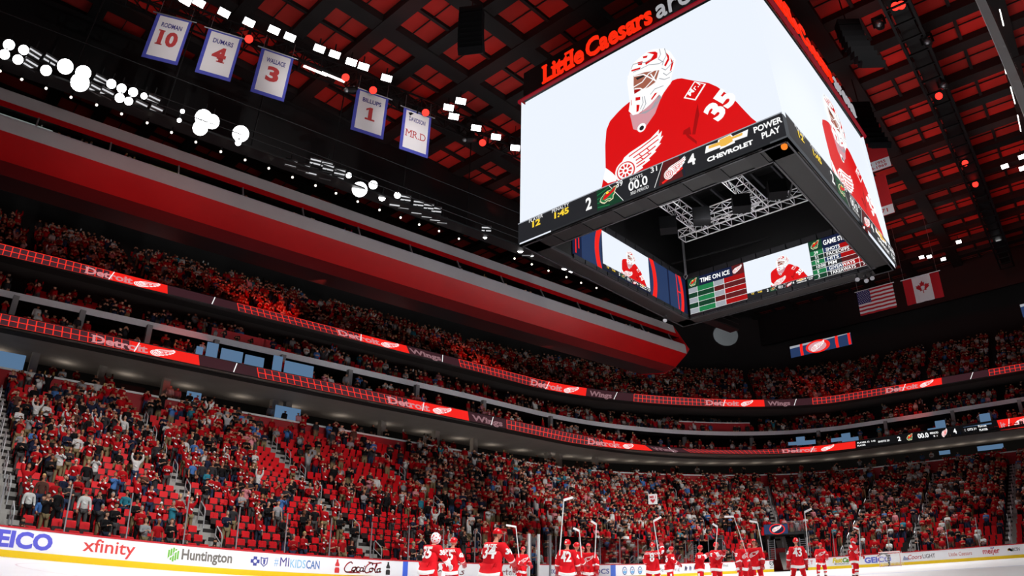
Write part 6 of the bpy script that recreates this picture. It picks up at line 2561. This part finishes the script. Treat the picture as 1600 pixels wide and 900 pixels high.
def player(px, py, turn, pose, label, number=None, name=None, head='helmet', logo=False, scale=1.0, head_turn=0.0, nod=0.0, dist=None):
    """px, py: top of the head; turn 0 shows the back, 180 the front; the feet are on the ice."""
    d = ray(px, py)
    hgt = 1.9 * scale
    horiz = Vector((d.x, d.y))
    if dist is None:
        dist = (hgt - CAM[2]) / (d.z / horiz.length)
    pos = Vector((CAM[0], CAM[1])) + horiz.normalized() * dist
    root = thing('hockey_player', label, 'person', (0, 0, 0), 'players on the ice')
    J = skeleton(P_HOCKEY[pose])
    for k in J:
        J[k] = J[k] + Vector((0, 0, .055))
    V, Fs = grow(*body_net(J, R_BODY), 1)
    b = MB()
    b.add(V, Fs, 0)
    hc = J['head'] + Vector((0, .012, .055))
    hv, hf, hm, hairv, hairf, HR_ = head_mesh(hc, head_turn, nod, 1.02)
    n = len(b.v)
    b.v.extend(hv)
    b.f.extend(tuple(i + n for i in f) for f in hf)
    b.m.extend(hm)
    b.build('body', [M_PSKIN, M_EYE, M_LIP], root, True)
    # jersey with white hem, white sleeve bands, numbers
    J2 = dict(J)
    J2['neck'] = J['collar'] + (J['neck'] - J['collar']) * .5
    J2['pelvis'] = J['pelvis'] + Vector((0, -.02, -.24))
    V, Fs = grow(*body_net(J2, R_JER, True, False), 2)
    b = MB()
    b.add(V, Fs, 0)
    zmin = float(V[:, 2].min())
    core = np.abs(V[:, 0]) < .3
    for k, f in enumerate(Fs):
        c = Vector(np.mean([V[i] for i in f], axis=0))
        if abs(c.x) < .31 and c.z < zmin + .11 and min((c - J2['wrist' + q]).length for q in 'lr') > .16:
            b.m[k] = 1
        for q in 'lr':
            w_, e_ = J2['wrist' + q], J2['elbow' + q]
            t = (c - e_).dot(w_ - e_) / max(1e-6, (w_ - e_).length_squared)
            if .35 < t < .72 and (c - (e_ + (w_ - e_) * t)).length < .14:
                b.m[k] = 1
    from mathutils.bvhtree import BVHTree
    tree = BVHTree.FromPolygons([Vector(v) for v in V], Fs)
    jr = b.build('jersey', [M_JRED, M_JWHITE], root, True)
    b = MB()
    pc = J['pelvis']
    ln = P_HOCKEY[pose].get('lean', 0)
    V2, F2, M2 = [], [], []
    prof_ = ((1.06, .235, .185), (.95, .25, .2), (.84, .262, .212), (.835, .268, .218), (.74, .275, .222), (.73, .25, .2))
    for z_, rx, ry in prof_:
        for k in range(24):
            a = 2 * PI * k / 24
            V2.append((pc.x + rx * math.cos(a), pc.y - .01 + math.sin(ln) * (z_ - pc.z) + ry * math.sin(a), z_ + .02 * math.sin(a * 2 + 1)))
    F2 = [(j * 24 + k, j * 24 + (k + 1) % 24, (j + 1) * 24 + (k + 1) % 24, (j + 1) * 24 + k) for j in range(5) for k in range(24)]
    b.add(V2, F2, 0)
    b.m = [0 if j < 2 else 1 for j in range(5) for k in range(24)]
    b.build('jersey_hem', [M_JRED, M_JWHITE], jr, True)
    if number:
        b = MB()
        zc = J['belly'].z + .02
        put_text(b, tree, number, 0, zc, .17 * len(number), .3, True, 0, 1, .03)
        b.build('back_number', M_JWHITE, jr)
        for q, s in (('l', -1), ('r', 1)):
            b = MB()
            c = (J['sh' + q] + J['elbow' + q]) / 2
            dd = Vector((s, -.25, .1)).normalized()
            Vt, Ft, tw = text2d(number, .06)
            P = []
            for x, y in Vt:
                o_ = c + Vector((0, (.5 - x / tw) * -.16 * s, (y - .5) * .12)) + dd * .5
                hit = tree.ray_cast(o_, -dd)[0]
                P.append((hit if hit is not None else o_ - dd * .36) + dd * .014)
            b.add(P, Ft, 0)
            b.build('sleeve_number', M_JWHITE, jr)
    if name:
        b = MB()
        put_text(b, tree, name, 0, J['chest'].z + .07, .06 * len(name), .075, True, 0, 1, .03)
        b.build('name_bar', M_JWHITE, jr)
    if logo:
        b = MB()
        z0 = J['belly'].z + .01

        def chest(u, v, l=0):
            X, Z = -u, v
            hit = tree.ray_cast(Vector((X, 1.2, Z)), Vector((0, -1, 0)))[0]
            y_ = hit.y if hit is not None else .2
            return Vector((X, y_ + .014 + .004 * l, Z))
        winged_wheel(b, chest, 0, 1, 1, (-.19, z0), .24, .15)
        b.build('chest_emblem', [M_JWHITE, M_JRED], jr)
    # breeches and socks, skates
    V, Fs = grow(*body_net(J, R_PANT, False, True), 1)
    b = MB()
    b.add(V, Fs, 0)
    for k, f in enumerate(Fs):
        c = Vector(np.mean([V[i] for i in f], axis=0))
        if .2 < c.z < .3 or .38 < c.z < .44 or (abs(abs(c.x) - .25) < .07 and .5 < c.z < .68 and abs(c.y) < .06):
            b.m[k] = 1
    b.build('breeches', [M_JRED, M_JWHITE], root, True)
    for q, s in (('l', -1), ('r', 1)):
        a = J['ankle' + q]
        b = MB()
        b.tube([a + Vector((0, 0, .1)), a + Vector((0, 0, -.0)), a + Vector((0, .03, -.05)), a + Vector((s * .02, .17, -.06)), a + Vector((s * .03, .24, -.06))], [.07, .072, .065, .05, .03], 10, 0)
        b.bar(a + Vector((0, -.1, -.125)), a + Vector((s * .03, .24, -.125)), .02, .04, 1)
        b.build('skate', [M_SKATE, M_STEEL], root, True)
        w_, e_ = J['wrist' + q], J['elbow' + q]
        dd = (w_ - e_).normalized()
        b = MB()
        b.tube([w_ - dd * .12, w_ - dd * .02, w_ + dd * .03], [.095, .085, .07], 10, 0)
        hand(b, w_ + dd * .0, w_ - dd * .1, 0, .55, 1.75, s)
        b.build('glove', M_PAD if head == 'mask' and q == 'r' else M_GLOVE, root)
    if head == 'helmet':
        b = MB()
        R = HR_
        for i in range(1):
            nu, nv = 20, 9
            V2, F2 = [], []
            for j in range(nv + 1):
                th = PI * .6 * j / nv
                for k in range(nu):
                    a = 2 * PI * k / nu
                    x, y, z = math.sin(th) * math.sin(a), math.sin(th) * math.cos(a), math.cos(th)
                    zz = z * .135
                    if y > .4 and z < .25:
                        zz = max(zz, .03)
                    V2.append(tuple(R @ Vector((x * .104, y * .128, zz + .014)) + hc))
            F2 = [(j * nu + k, (j + 1) * nu + k, (j + 1) * nu + (k + 1) % nu, j * nu + (k + 1) % nu) for j in range(nv) for k in range(nu)]
            b.add(V2, F2, 0)
        hl = b.build('helmet', M_HELM, root, True)
        b = MB()
        V2 = [tuple(R @ Vector((.112 * math.sin(a), .135 * math.cos(a), z)) + hc) for z in (.04, -.045) for a in np.linspace(-1.1, 1.1, 10)]
        b.add(V2, [(k, k + 1, 11 + k, 10 + k) for k in range(9)], 0)
        b.build('visor', M_GLASS, hl, True)
        b = MB()
        b.disc((0, 0), .03, lambda u, v, l=0: R @ Vector((u, -.13, v + .04)) + hc, 0)
        b.build('helmet_sticker', M_JWHITE, hl)
    elif head == 'cap':
        b = MB()
        R = HR_
        nu, nv = 20, 7
        V2 = []
        for j in range(nv + 1):
            th = PI * .52 * j / nv
            for k in range(nu):
                a = 2 * PI * k / nu
                V2.append(tuple(R @ Vector((math.sin(th) * math.sin(a) * .092, math.sin(th) * math.cos(a) * .115, math.cos(th) * .125 + .02)) + hc))
        b.add(V2, [(j * nu + k, (j + 1) * nu + k, (j + 1) * nu + (k + 1) % nu, j * nu + (k + 1) % nu) for j in range(nv) for k in range(nu)], 0)
        V2 = [tuple(R @ Vector((.088 * math.sin(a) * r_, .1 * math.cos(a) + (r_ - 1) * .9 * math.cos(a) * .12 + (.09 if r_ > 1.1 else 0), .035 - (.02 if r_ > 1.1 else 0))) + hc) for r_ in (1.0, 1.2) for a in np.linspace(-1.2, 1.2, 10)]
        b.add(V2, [(k, k + 1, 11 + k, 10 + k) for k in range(9)], 0)
        b.build('cap', M_HELM, root, True)
        b = MB()
        b.v, b.f = list(hairv), list(hairf)
        b.m = [0] * len(hairf)
        clean2(b)
        b.build('hair', M_BEARD, root, True)
    elif head == 'mask':
        R = HR_
        b = MB()
        nu, nv = 22, 16
        V2, F2, M2 = [], [], []
        for j in range(nv + 1):
            th = PI * .97 * j / nv
            for k in range(nu):
                a = 2 * PI * k / nu
                x, y, z = math.sin(th) * math.sin(a), math.sin(th) * math.cos(a), math.cos(th)
                q_ = 1 + (.25 * max(0, y) * max(0, -z))
                V2.append(tuple(R @ Vector((x * .125, y * .15 * q_, z * .165)) + hc + Vector((0, 0, .0))))
        for j in range(nv):
            for k in range(nu):
                th, a = PI * .97 * (j + .5) / nv, 2 * PI * (k + .5) / nu
                y, x, z = math.sin(th) * math.cos(a), math.sin(th) * math.sin(a), math.cos(th)
                if y > .62 and -.25 < z < .38:
                    continue
                F2.append((j * nu + k, (j + 1) * nu + k, (j + 1) * nu + (k + 1) % nu, j * nu + (k + 1) % nu))
                M2.append(1 if (k * 5 + j * 7 + (j * k) % 5) % 11 in (0, 3) and z > -.6 else 0)
        b.add(V2, F2, 0)
        b.m = M2
        mk = b.build('mask', [M_PAD, M_JRED], root, True)
        b = MB()
        for a in (-.35, -.12, .12, .35):
            b.tube([R @ Vector((math.sin(a) * .13, math.cos(a) * .165, z)) + hc for z in (.07, 0, -.07)], .005, 5)
        for z in (.03, -.03):
            b.tube([R @ Vector((math.sin(a) * .13, math.cos(a) * .168, z)) + hc for a in np.linspace(-.6, .6, 7)], .005, 5)
        b.build('cage', M_ALU, mk)
    if pose == 'goalie':
        for q, s in (('l', -1), ('r', 1)):
            b = MB()
            k_, a = J['knee' + q], J['ankle' + q]
            b.box((k_.x + s * .03, k_.y + .13, .42), (.28, .14, .74), 0)
            b.box((k_.x + s * .03, k_.y + .2, .42), (.1, .03, .7), 1)
            b.build('leg_pad', [M_PAD, M_JRED], root)
    view = math.atan2(horiz.y, horiz.x) - PI / 2
    root.location = (pos.x, pos.y, 0)
    root.rotation_euler = (0, 0, view + math.radians(turn))
    top = max(p_[2] for p_ in hv) + .045
    k = hgt / top
    root.scale = (k, k, k)
    return root, pos, dist


def stick(px0, py0, px1, py1, dist, label, blade=(.3, .05), up=True):
    """A stick in the air from its blade end to its butt, at the distance of the one who holds it."""
    def pt(px, py):
        d = ray(px, py)
        return Vector(CAM) + d * (dist / math.hypot(d.x, d.y))
    a, c = pt(px0, py0), pt(px1 + (px1 - px0) * .35, py1 + (py1 - py0) * .35)
    root = thing('hockey_stick', label, 'hockey stick', c, 'sticks')
    b = MB()
    b.bar(c, a, .03, .022)
    b.build('shaft', M_STICK, root)
    d = (a - c).normalized()
    view = Vector((a.x, a.y, 0)).normalized()
    side = d.cross(view).normalized()
    e = a + d * .08 + side * blade[0] * (1 if up else -1)
    b = MB()
    b.bar(a - d * .03, e, .02, .075, 0, d)
    b.build('blade', M_TAPE, root)
    return root


PL = {}
spec = [
    ('mask35', (672, 831), -48, 'goalie', 'goalkeeper in red leaning forward, white and red mask, number 35 on the back', '35', 'HOWARD', 'mask', False, 1.0, 0, 0),
    ('p65', (706, 838), -38, 'skate', 'red player with number 65 on the back, beside the masked goalkeeper', '65', 'DEKEYSER', 'helmet', False, .98, -.5, 0),
    ('p34', (769, 823), -35, 'goalie', 'large red player in a red cap with number 34 on the back', '34', 'MRAZEK', 'cap', False, 1.02, -.85, .05),
    ('small', (815, 853), -140, 'skate', 'red player half hidden behind the one in the red cap, looking right', None, None, 'helmet', True, .97, 0, 0),
    ('p42', (886, 841), -12, 'stand', 'red player with number 42 on the back in front of the bench', '42', 'FRK', 'helmet', False, 1.0, -.2, 0),
    ('h42', (897, 846), -60, 'skate', 'red helmeted player hidden behind the one with number 42', None, None, 'helmet', False, .99, -.3, 0),
    ('p17', (920, 848), 165, 'stand', 'red player facing the camera with a white wheel on the chest', '17', None, 'helmet', True, .98, .2, 0),
    ('p17b', (909, 853), -150, 'stand', 'red player almost hidden behind the one who faces the camera', None, None, 'helmet', False, .96, 0, 0),
    ('p8', (1019, 846), -8, 'raise_r', 'red player with number 8 and a long name on the back', '8', 'ABDELKADER', 'helmet', False, 1.0, 0, 0),
    ('p46', (1045, 853), -75, 'skate', 'red player in side view right of number 8, hands together in front', '96', None, 'helmet', False, .97, 0, 0),
    ('p92', (1092, 851), -100, 'clap', 'red player in side view clapping, fourth from the tunnel', '20', None, 'helmet', False, .97, 0, 0),
    ('p117', (1117, 846), -130, 'clap', 'red player with his hands before his face, third from the tunnel', '22', None, 'helmet', True, 1.0, 0, .2),
    ('p52', (1157, 843), -125, 'stand', 'red player with number 52 on the sleeve looking at his big neighbour', '52', None, 'helmet', True, 1.0, -.5, .25),
    ('h52', (1169, 848), -150, 'stand', 'red player mostly hidden between the pair beside the tunnel', None, None, 'helmet', True, .98, 0, 0),
    ('p1180', (1178, 841), 160, 'stand', 'big red player facing the camera with a white wheel, beside the tunnel', None, None, 'helmet', True, 1.03, .6, .2),
    ('p43', (1243, 839), 8, 'stand', 'red player with number 43 on the back in front of the tunnel', '43', 'HELM', 'helmet', False, 1.0, .3, 0),
    ('p1280', (1280, 847), -160, 'skate', 'red player facing the camera right of number 43', None, None, 'helmet', True, .98, .3, 0),
    ('p1330', (1331, 840), -110, 'raise_r', 'red player looking up with a raised arm left of the goal net', '88', None, 'helmet', True, 1.0, 0, .3),
]
for key, (px, py), turn, pose, lab, num, nm, hd, lg, scl, ht, nod in spec:
    PL[key] = player(px, py, turn, pose, lab, num, nm, hd, lg, scl, ht, nod)
for px0, py0, px1, py1, k, lab, bl, up in ((881, 780, 876, 845, 'p42', 'white hockey stick held high above number 42', .28, False), (1021, 813, 1028, 858, 'p8', 'hockey stick with a white blade held up beside number 8', .3, False), (1146, 806, 1163, 855, 'p52', 'hockey stick with a wide white blade raised above number 52', .34, True),
                                           (1183, 815, 1190, 850, 'p1180', 'hockey stick with its white blade over the tunnel screen', .3, True), (1257, 799, 1262, 850, 'p43', 'upright hockey stick with a thin white blade beside number 43', .28, False), (1121, 822, 1119, 850, 'p117', 'upright white hockey stick before the player with hands at his face', .2, True),
                                           (806, 822, 810, 862, 'small', 'white goalkeeper stick leaning up by the bench glass', .4, True), (905, 828, 908, 862, 'h42', 'blue-shafted hockey stick behind number 42', .2, True), (932, 818, 930, 858, 'p17', 'thin hockey stick held up behind the player facing the camera', .2, True), (1342, 826, 1344, 862, 'p1330', 'hockey stick held up by the player left of the goal net', .25, True)):
    stick(px0, py0, px1, py1, PL[k][2] * .99, lab, (bl, .05), up)

# ------------------------------------------------------------------ goal net at the far end
net = thing('goal_net', 'white goal net with pale posts in front of the end boards', 'goal net', (-15.4, YF - 3.2, 0))
gl, gr_ = on_z(1374.6, 885.5, 0), on_z(1407.5, 885.0, 0)
gy = YF - 3.2
gl, gr_ = on_y(1374.6, 880, gy), on_y(1407.5, 880, gy)
gx0, gx1 = gl.x, gr_.x
b = MB()
b.tube([(gx0, gy, 0), (gx0, gy, 1.22), (gx1, gy, 1.22), (gx1, gy, 0)], .04, 8)
b.tube([(gx0, gy, 0), (gx0 + .2, gy + 1.0, .05), (gx1 - .2, gy + 1.0, .05), (gx1, gy, 0)], .035, 8)
b.build('frame', mat('net_frame', '#c9a0a0', .4), net)
b = MB()
b.tube([(gx0, gy, 1.2), (gx0 + .2, gy + .6, 1.18), (gx1 - .2, gy + .6, 1.18), (gx1, gy, 1.2)], .03, 6)
for i in range(17):
    x = gx0 + (gx1 - gx0) * i / 16
    b.tube([(x, gy + .6, 1.18), (x, gy + .95, .6), (x, gy + 1, .05)], .012, 4)
for z, yy in ((.2, 1), (.4, .97), (.6, .95), (.8, .84), (1.0, .72)):
    b.tube([(gx0, gy, z), (gx0 + .1, gy + yy, z), (gx1 - .1, gy + yy, z), (gx1, gy, z)], .012, 4)
b.build('netting', mat('net_cord', '#e6e6e6', .8), net)

# ------------------------------------------------------------------ staff: figures in dark clothes on and beside the ice
POSES['bending'] = dict(arms=(((.22, .25, -.2), (.15, .5, -.3)), ((.22, .25, -.2), (.15, .5, -.3))), lean=1.0)
POSES['crouching'] = dict(arms=(A_PHONE, A_PHONE), seat=True)
POSES['hands joined'] = dict(arms=(((.23, .05, -.3), (.03, .2, -.48)), ((.23, .05, -.3), (.03, .2, -.48))))


def staff(px, py_feet, label, pose, shirt, trou, turn=180, dist=None, z=0.0, height=1.0, hair='#1b1310', group=None):
    if dist is None:
        p_ = on_z(px, py_feet, z)
        pos = Vector((p_.x, p_.y))
    else:
        d = ray(px, py_feet)
        pos = Vector((d.x, d.y)).normalized() * dist
    r = make_person(pose, 'long', False, False)
    view = math.atan2(pos.y, pos.x) - PI / 2
    r.location = (pos.x, pos.y, z - (.42 if pose == 'crouching' else 0))
    r.rotation_euler = (0, 0, view + math.radians(turn))
    r.scale = (height,) * 3
    paint(r, dict(skin='#c88f74', shirt=shirt, trousers=trou, hair=hair, cap='#222024'))
    tag(r, label, 'person', group)
    return r


staff(1390, 885, 'person in dark clothes bending down behind the goal net', 'bending', '#1c2029', '#14171f', 95)
staff(1143, 895.5, 'person in black standing on the ice beside the boards, hands joined', 'hands joined', '#151416', '#121214', 180)
staff(1056, 899, 'person in black crouching with a camera by the boards', 'crouching', '#191719', '#141416', 150)
staff(1213, 890.5, 'person in a dark suit standing in the tunnel mouth', 'hands joined', '#17171c', '#121216', 180)
staff(1221, 888, 'taller person in a grey suit standing in the tunnel', 'standing still', '#37363b', '#1a1a1e', 180, None, 0, 1.03)
# photographers at the openings in the glass
CAMERAS = []
for px, py, lab in ((40, 818, 'photographer with a long lens at the boards beside the blue four-letter advertisement'), (346, 851, 'photographer with raised camera at the boards past the green hexagon advertisement')):
    q = at_t(off(BOARDS, .75), tB(px, 1.2))[0]
    r = make_person('raising a phone', 'long', False, False)
    view = math.atan2(q[1], q[0]) - PI / 2
    r.location = (q[0], q[1], -.32)
    r.rotation_euler = (0, 0, view + PI)
    paint(r, dict(skin='#c88f74', shirt='#2a2522', trousers='#141416', hair='#2d1d14', cap='#222024'))
    tag(r, lab, 'person')
    dv = Vector((-q[0], -q[1], 0)).normalized()
    c = Vector((q[0], q[1], 1.28)) + dv * .38
    cm = thing('photo_camera', f'black camera with a lens held up by the {lab.split(" at ")[0]}', 'camera', c)
    b = MB()
    b.bar(c - dv * .06, c + dv * .04, .15, .11)
    b.build('camera_body', M_BLACK, cm)
    b = MB()
    b.tube([c + dv * .04, c + dv * .2, c + dv * .24], [.04, .045, .055], 12)
    b.build('lens', M_BLACK, cm)

# ------------------------------------------------------------------ the tunnel in the corner, its screen and gates
TA, TB_ = at_t(BOARDS, T_TUN0)[0], at_t(BOARDS, T_TUN1)[0]
ta, tb = Vector((*TA, 0)), Vector((*TB_, 0))
tdir = (tb - ta).normalized()
tn = Vector((-tdir.y, tdir.x, 0))
if tn.dot(Vector((1, -1, 0))) > 0:
    tn = -tn
tun = thing('tunnel_portal', 'dark tunnel mouth in the corner of the rink with a red inner wall', 'tunnel', ta)
W_ = (tb - ta).length
zt = on_vertical(1230, 835, ta, tb).z
b = MB()
for s in (0, W_):
    b.bar(ta + tdir * s + tn * 3.4 + Vector((0, 0, zt / 2)), ta + tdir * s + tn * .05 + Vector((0, 0, zt / 2)), .12, zt)
b.add([ta + Vector((0, 0, zt)), tb + Vector((0, 0, zt)), tb + tn * 7 + Vector((0, 0, zt)), ta + tn * 7 + Vector((0, 0, zt))], [(0, 1, 2, 3)])
b.add([ta + tn * 7, tb + tn * 7, tb + tn * 7 + Vector((0, 0, zt)), ta + tn * 7 + Vector((0, 0, zt))], [(0, 1, 2, 3)])
b.add([ta + Vector((0, 0, .01)), tb + Vector((0, 0, .01)), tb + tn * 7 + Vector((0, 0, .01)), ta + tn * 7 + Vector((0, 0, .01))], [(0, 1, 2, 3)])
b.build('passage', M_BLACK, tun)
b = MB()
b.bar(ta + tdir * .2 + tn * 3 + Vector((0, 0, 1.1)), ta + tdir * (W_ * .55) + tn * 3 + Vector((0, 0, 1.1)), .1, 2.2)
b.build('inner_wall', M_REDWALL, tun)
b = MB()
b.bar(ta - tdir * .3 + tn * .1 + Vector((0, 0, zt + .1)), tb + tdir * .3 + tn * .1 + Vector((0, 0, zt + .1)), .3, .25)
b.build('lintel', M_BLACK, tun)
b = MB()
for k in range(16):
    q = ta + tdir * (W_ * (.55 + .03 * k)) + tn * .2
    b.bar(q + Vector((0, 0, zt + .2)), q + Vector((0, 0, zt + 1.2)), .03, .03)
b.bar(ta + tdir * (W_ * .55) + tn * .2 + Vector((0, 0, zt + 1.2)), tb + tn * .2 + Vector((0, 0, zt + 1.2)), .05, .05)
b.build('rail', M_STEEL, tun)
sa, sb = on_vertical(1194, 835.5, ta + tn * .0, tb), on_vertical(1231, 834.5, ta, tb)
sh = on_vertical(1194, 820.5, ta, tb).z - sa.z
sw = (sb - sa).to_2d().length
fn = lambda u, v, l=0: sa + tdir * u + Vector((0, 0, v)) - tn * (.25 + .012 * l)
ws_ = thing('wall_screen', 'small lit screen with a winged wheel over the tunnel mouth', 'screen', sa)
b = MB()
b.poly([(0, 0), (sw, 0), (sw, sh), (0, sh)], fn, S_B, 1)
b.disc((sw * .55, sh * .5), sw * .33, fn, S_LR, 2, 24, sh * .55)
b.disc((sw * .55, sh * .5), sw * .28, fn, S_B2, 3, 24, sh * .45)
winged_wheel(b, fn, S_LW, S_RED, 4, (sw * .33, sh * .2), min(sh * .62, sw * .28), .1)
b.build('display', SCREEN, ws_)
b = MB()
b.bar(sa + Vector((0, 0, sh / 2)) - tn * .12, sa + tdir * sw + Vector((0, 0, sh / 2)) - tn * .12, .2, sh + .1)
b.build('casing', M_BLACK, ws_)
for i, (px, lab) in enumerate(((1207.5, 'tall grey ladder gate on the near side of the tunnel mouth'), (1257.5, 'tall grey gate post frame on the goal side of the tunnel mouth'))):
    q = on_vertical(px, 880, ta, tb)
    r = thing('gate', lab, 'gate', (q.x, q.y, 0))
    b = MB()
    for s in (-.3, .3):
        b.bar((q.x + tdir.x * s, q.y + tdir.y * s, 1.1), (q.x + tdir.x * s, q.y + tdir.y * s, 3.0), .07, .07)
    b.build('frame', M_STEEL, r)
    b = MB()
    for k in range(9):
        b.bar((q.x - tdir.x * .3, q.y - tdir.y * .3, 1.25 + .2 * k), (q.x + tdir.x * .3, q.y + tdir.y * .3, 1.25 + .2 * k), .03, .03)
    b.build('rung', M_STEEL, r)
# bench door between the two blue stripes: white posts and a grey door
for px, lab in ((826, 'white post at the near side of the bench door'), (841, 'white post at the middle of the bench door'), (859, 'grey post at the far side of the bench door')):
    q = at_t(off(BOARDS, -.02), tB(px, 1.3))[0]
    b = MB()
    b.box((q[0], q[1], 1.5), (.12, .12, 3.0))
    tag(b.build('door_post', M_WHITE if px < 850 else M_STEEL), lab, 'post')
q0, q1 = [at_t(off(BOARDS, .3), tB(px, .6))[0] for px in (843, 858)]
r = thing('bench_door', 'open grey bench door with red and blue papers between two posts', 'door', (*q0, 0))
b = MB()
b.bar((*q0, .6), (*q1, .6), .08, 1.1)
b.build('panel', mat('door_grey', '#77777b', .5), r)
b = MB()
for k, c in enumerate(('#b5202a', '#3a4aa0', '#d8d8d8')):
    a = Vector((*q0, 0)).lerp(Vector((*q1, 0)), .25 + .25 * k)
    b.box((a.x + .1, a.y, .5 + .3 * k), (.05, .3, .22), k)
b.build('notice', [M('#b5202a'), M('#3a4aa0'), M('#d8d8d8')], r)
# paper signs held by fans
for px, py, w, h, lab, mark in ((1020, 780, .75, .85, 'white paper sign with red marks held up in the far stand', True), (952, 873, .6, .75, 'white paper sheet with faint marks against the glass by the bench', False)):
    if mark:
        p_ = Vector(CAM) + ray(px, py) * (58 / math.hypot(*ray(px, py)[:2]))
    else:
        q = at_t(off(BOARDS, .35), tB(px, 1.6))[0]
        p_ = Vector((q[0], q[1], 1.55))
    vd = Vector((p_.x, p_.y, 0)).normalized()
    sd = Vector((vd.y, -vd.x, 0))
    fn = lambda u, v, l=0: p_ + sd * u + Vector((0, 0, v)) - vd * (.012 * l)
    r = thing('paper_sign', lab, 'sign', p_)
    b = MB()
    b.bar(p_ - sd * w / 2, p_ + sd * w / 2, .02, h)
    b.build('sheet', M_WHITE, r)
    b = MB()
    if mark:
        b.text('MR I', (-w * .35, h * .08), fn, h * .26, 0, 2, w * .7, .03)
        b.poly([(0, -h * .4), (w * .28, -h * .1), (w * .2, h * .02), (0, -h * .06), (-w * .2, h * .02), (-w * .28, -h * .1)], fn, 0, 2)
    else:
        for k in range(4):
            b.strip([(-w * .3, h * (.25 - .16 * k)), (w * (.3 - .1 * (k % 2)), h * (.27 - .16 * k))], .02, fn, 0, 2)
    b.build('marking', M('#c0303a'), r)

# a pane of rink glass close to the camera, its bright edge upright at the right of the photograph
d_ = ray(1571, 90)
gd = Vector((d_.x, d_.y, 0)).normalized()
gp = gd * 2.2
gs = Vector((gd.y, -gd.x, 0))
r = thing('glass_panel', 'edge of a close clear glass panel slanting across the upper right corner', 'rink glass', (gp.x, gp.y, 0))
b = MB()
b.bar(gp + gs * .02 + Vector((0, 0, 2.6)), gp + gs * 1.2 + Vector((0, 0, 2.6)), .014, 2.6)
b.build('pane', M_GLASS, r)
b = MB()
b.bar(gp + Vector((0, 0, 1.3)), gp + Vector((0, 0, 3.9)), .012, .03)
b.build('polished_edge', mat('glass_edge', '#eef4f3', .35), r)
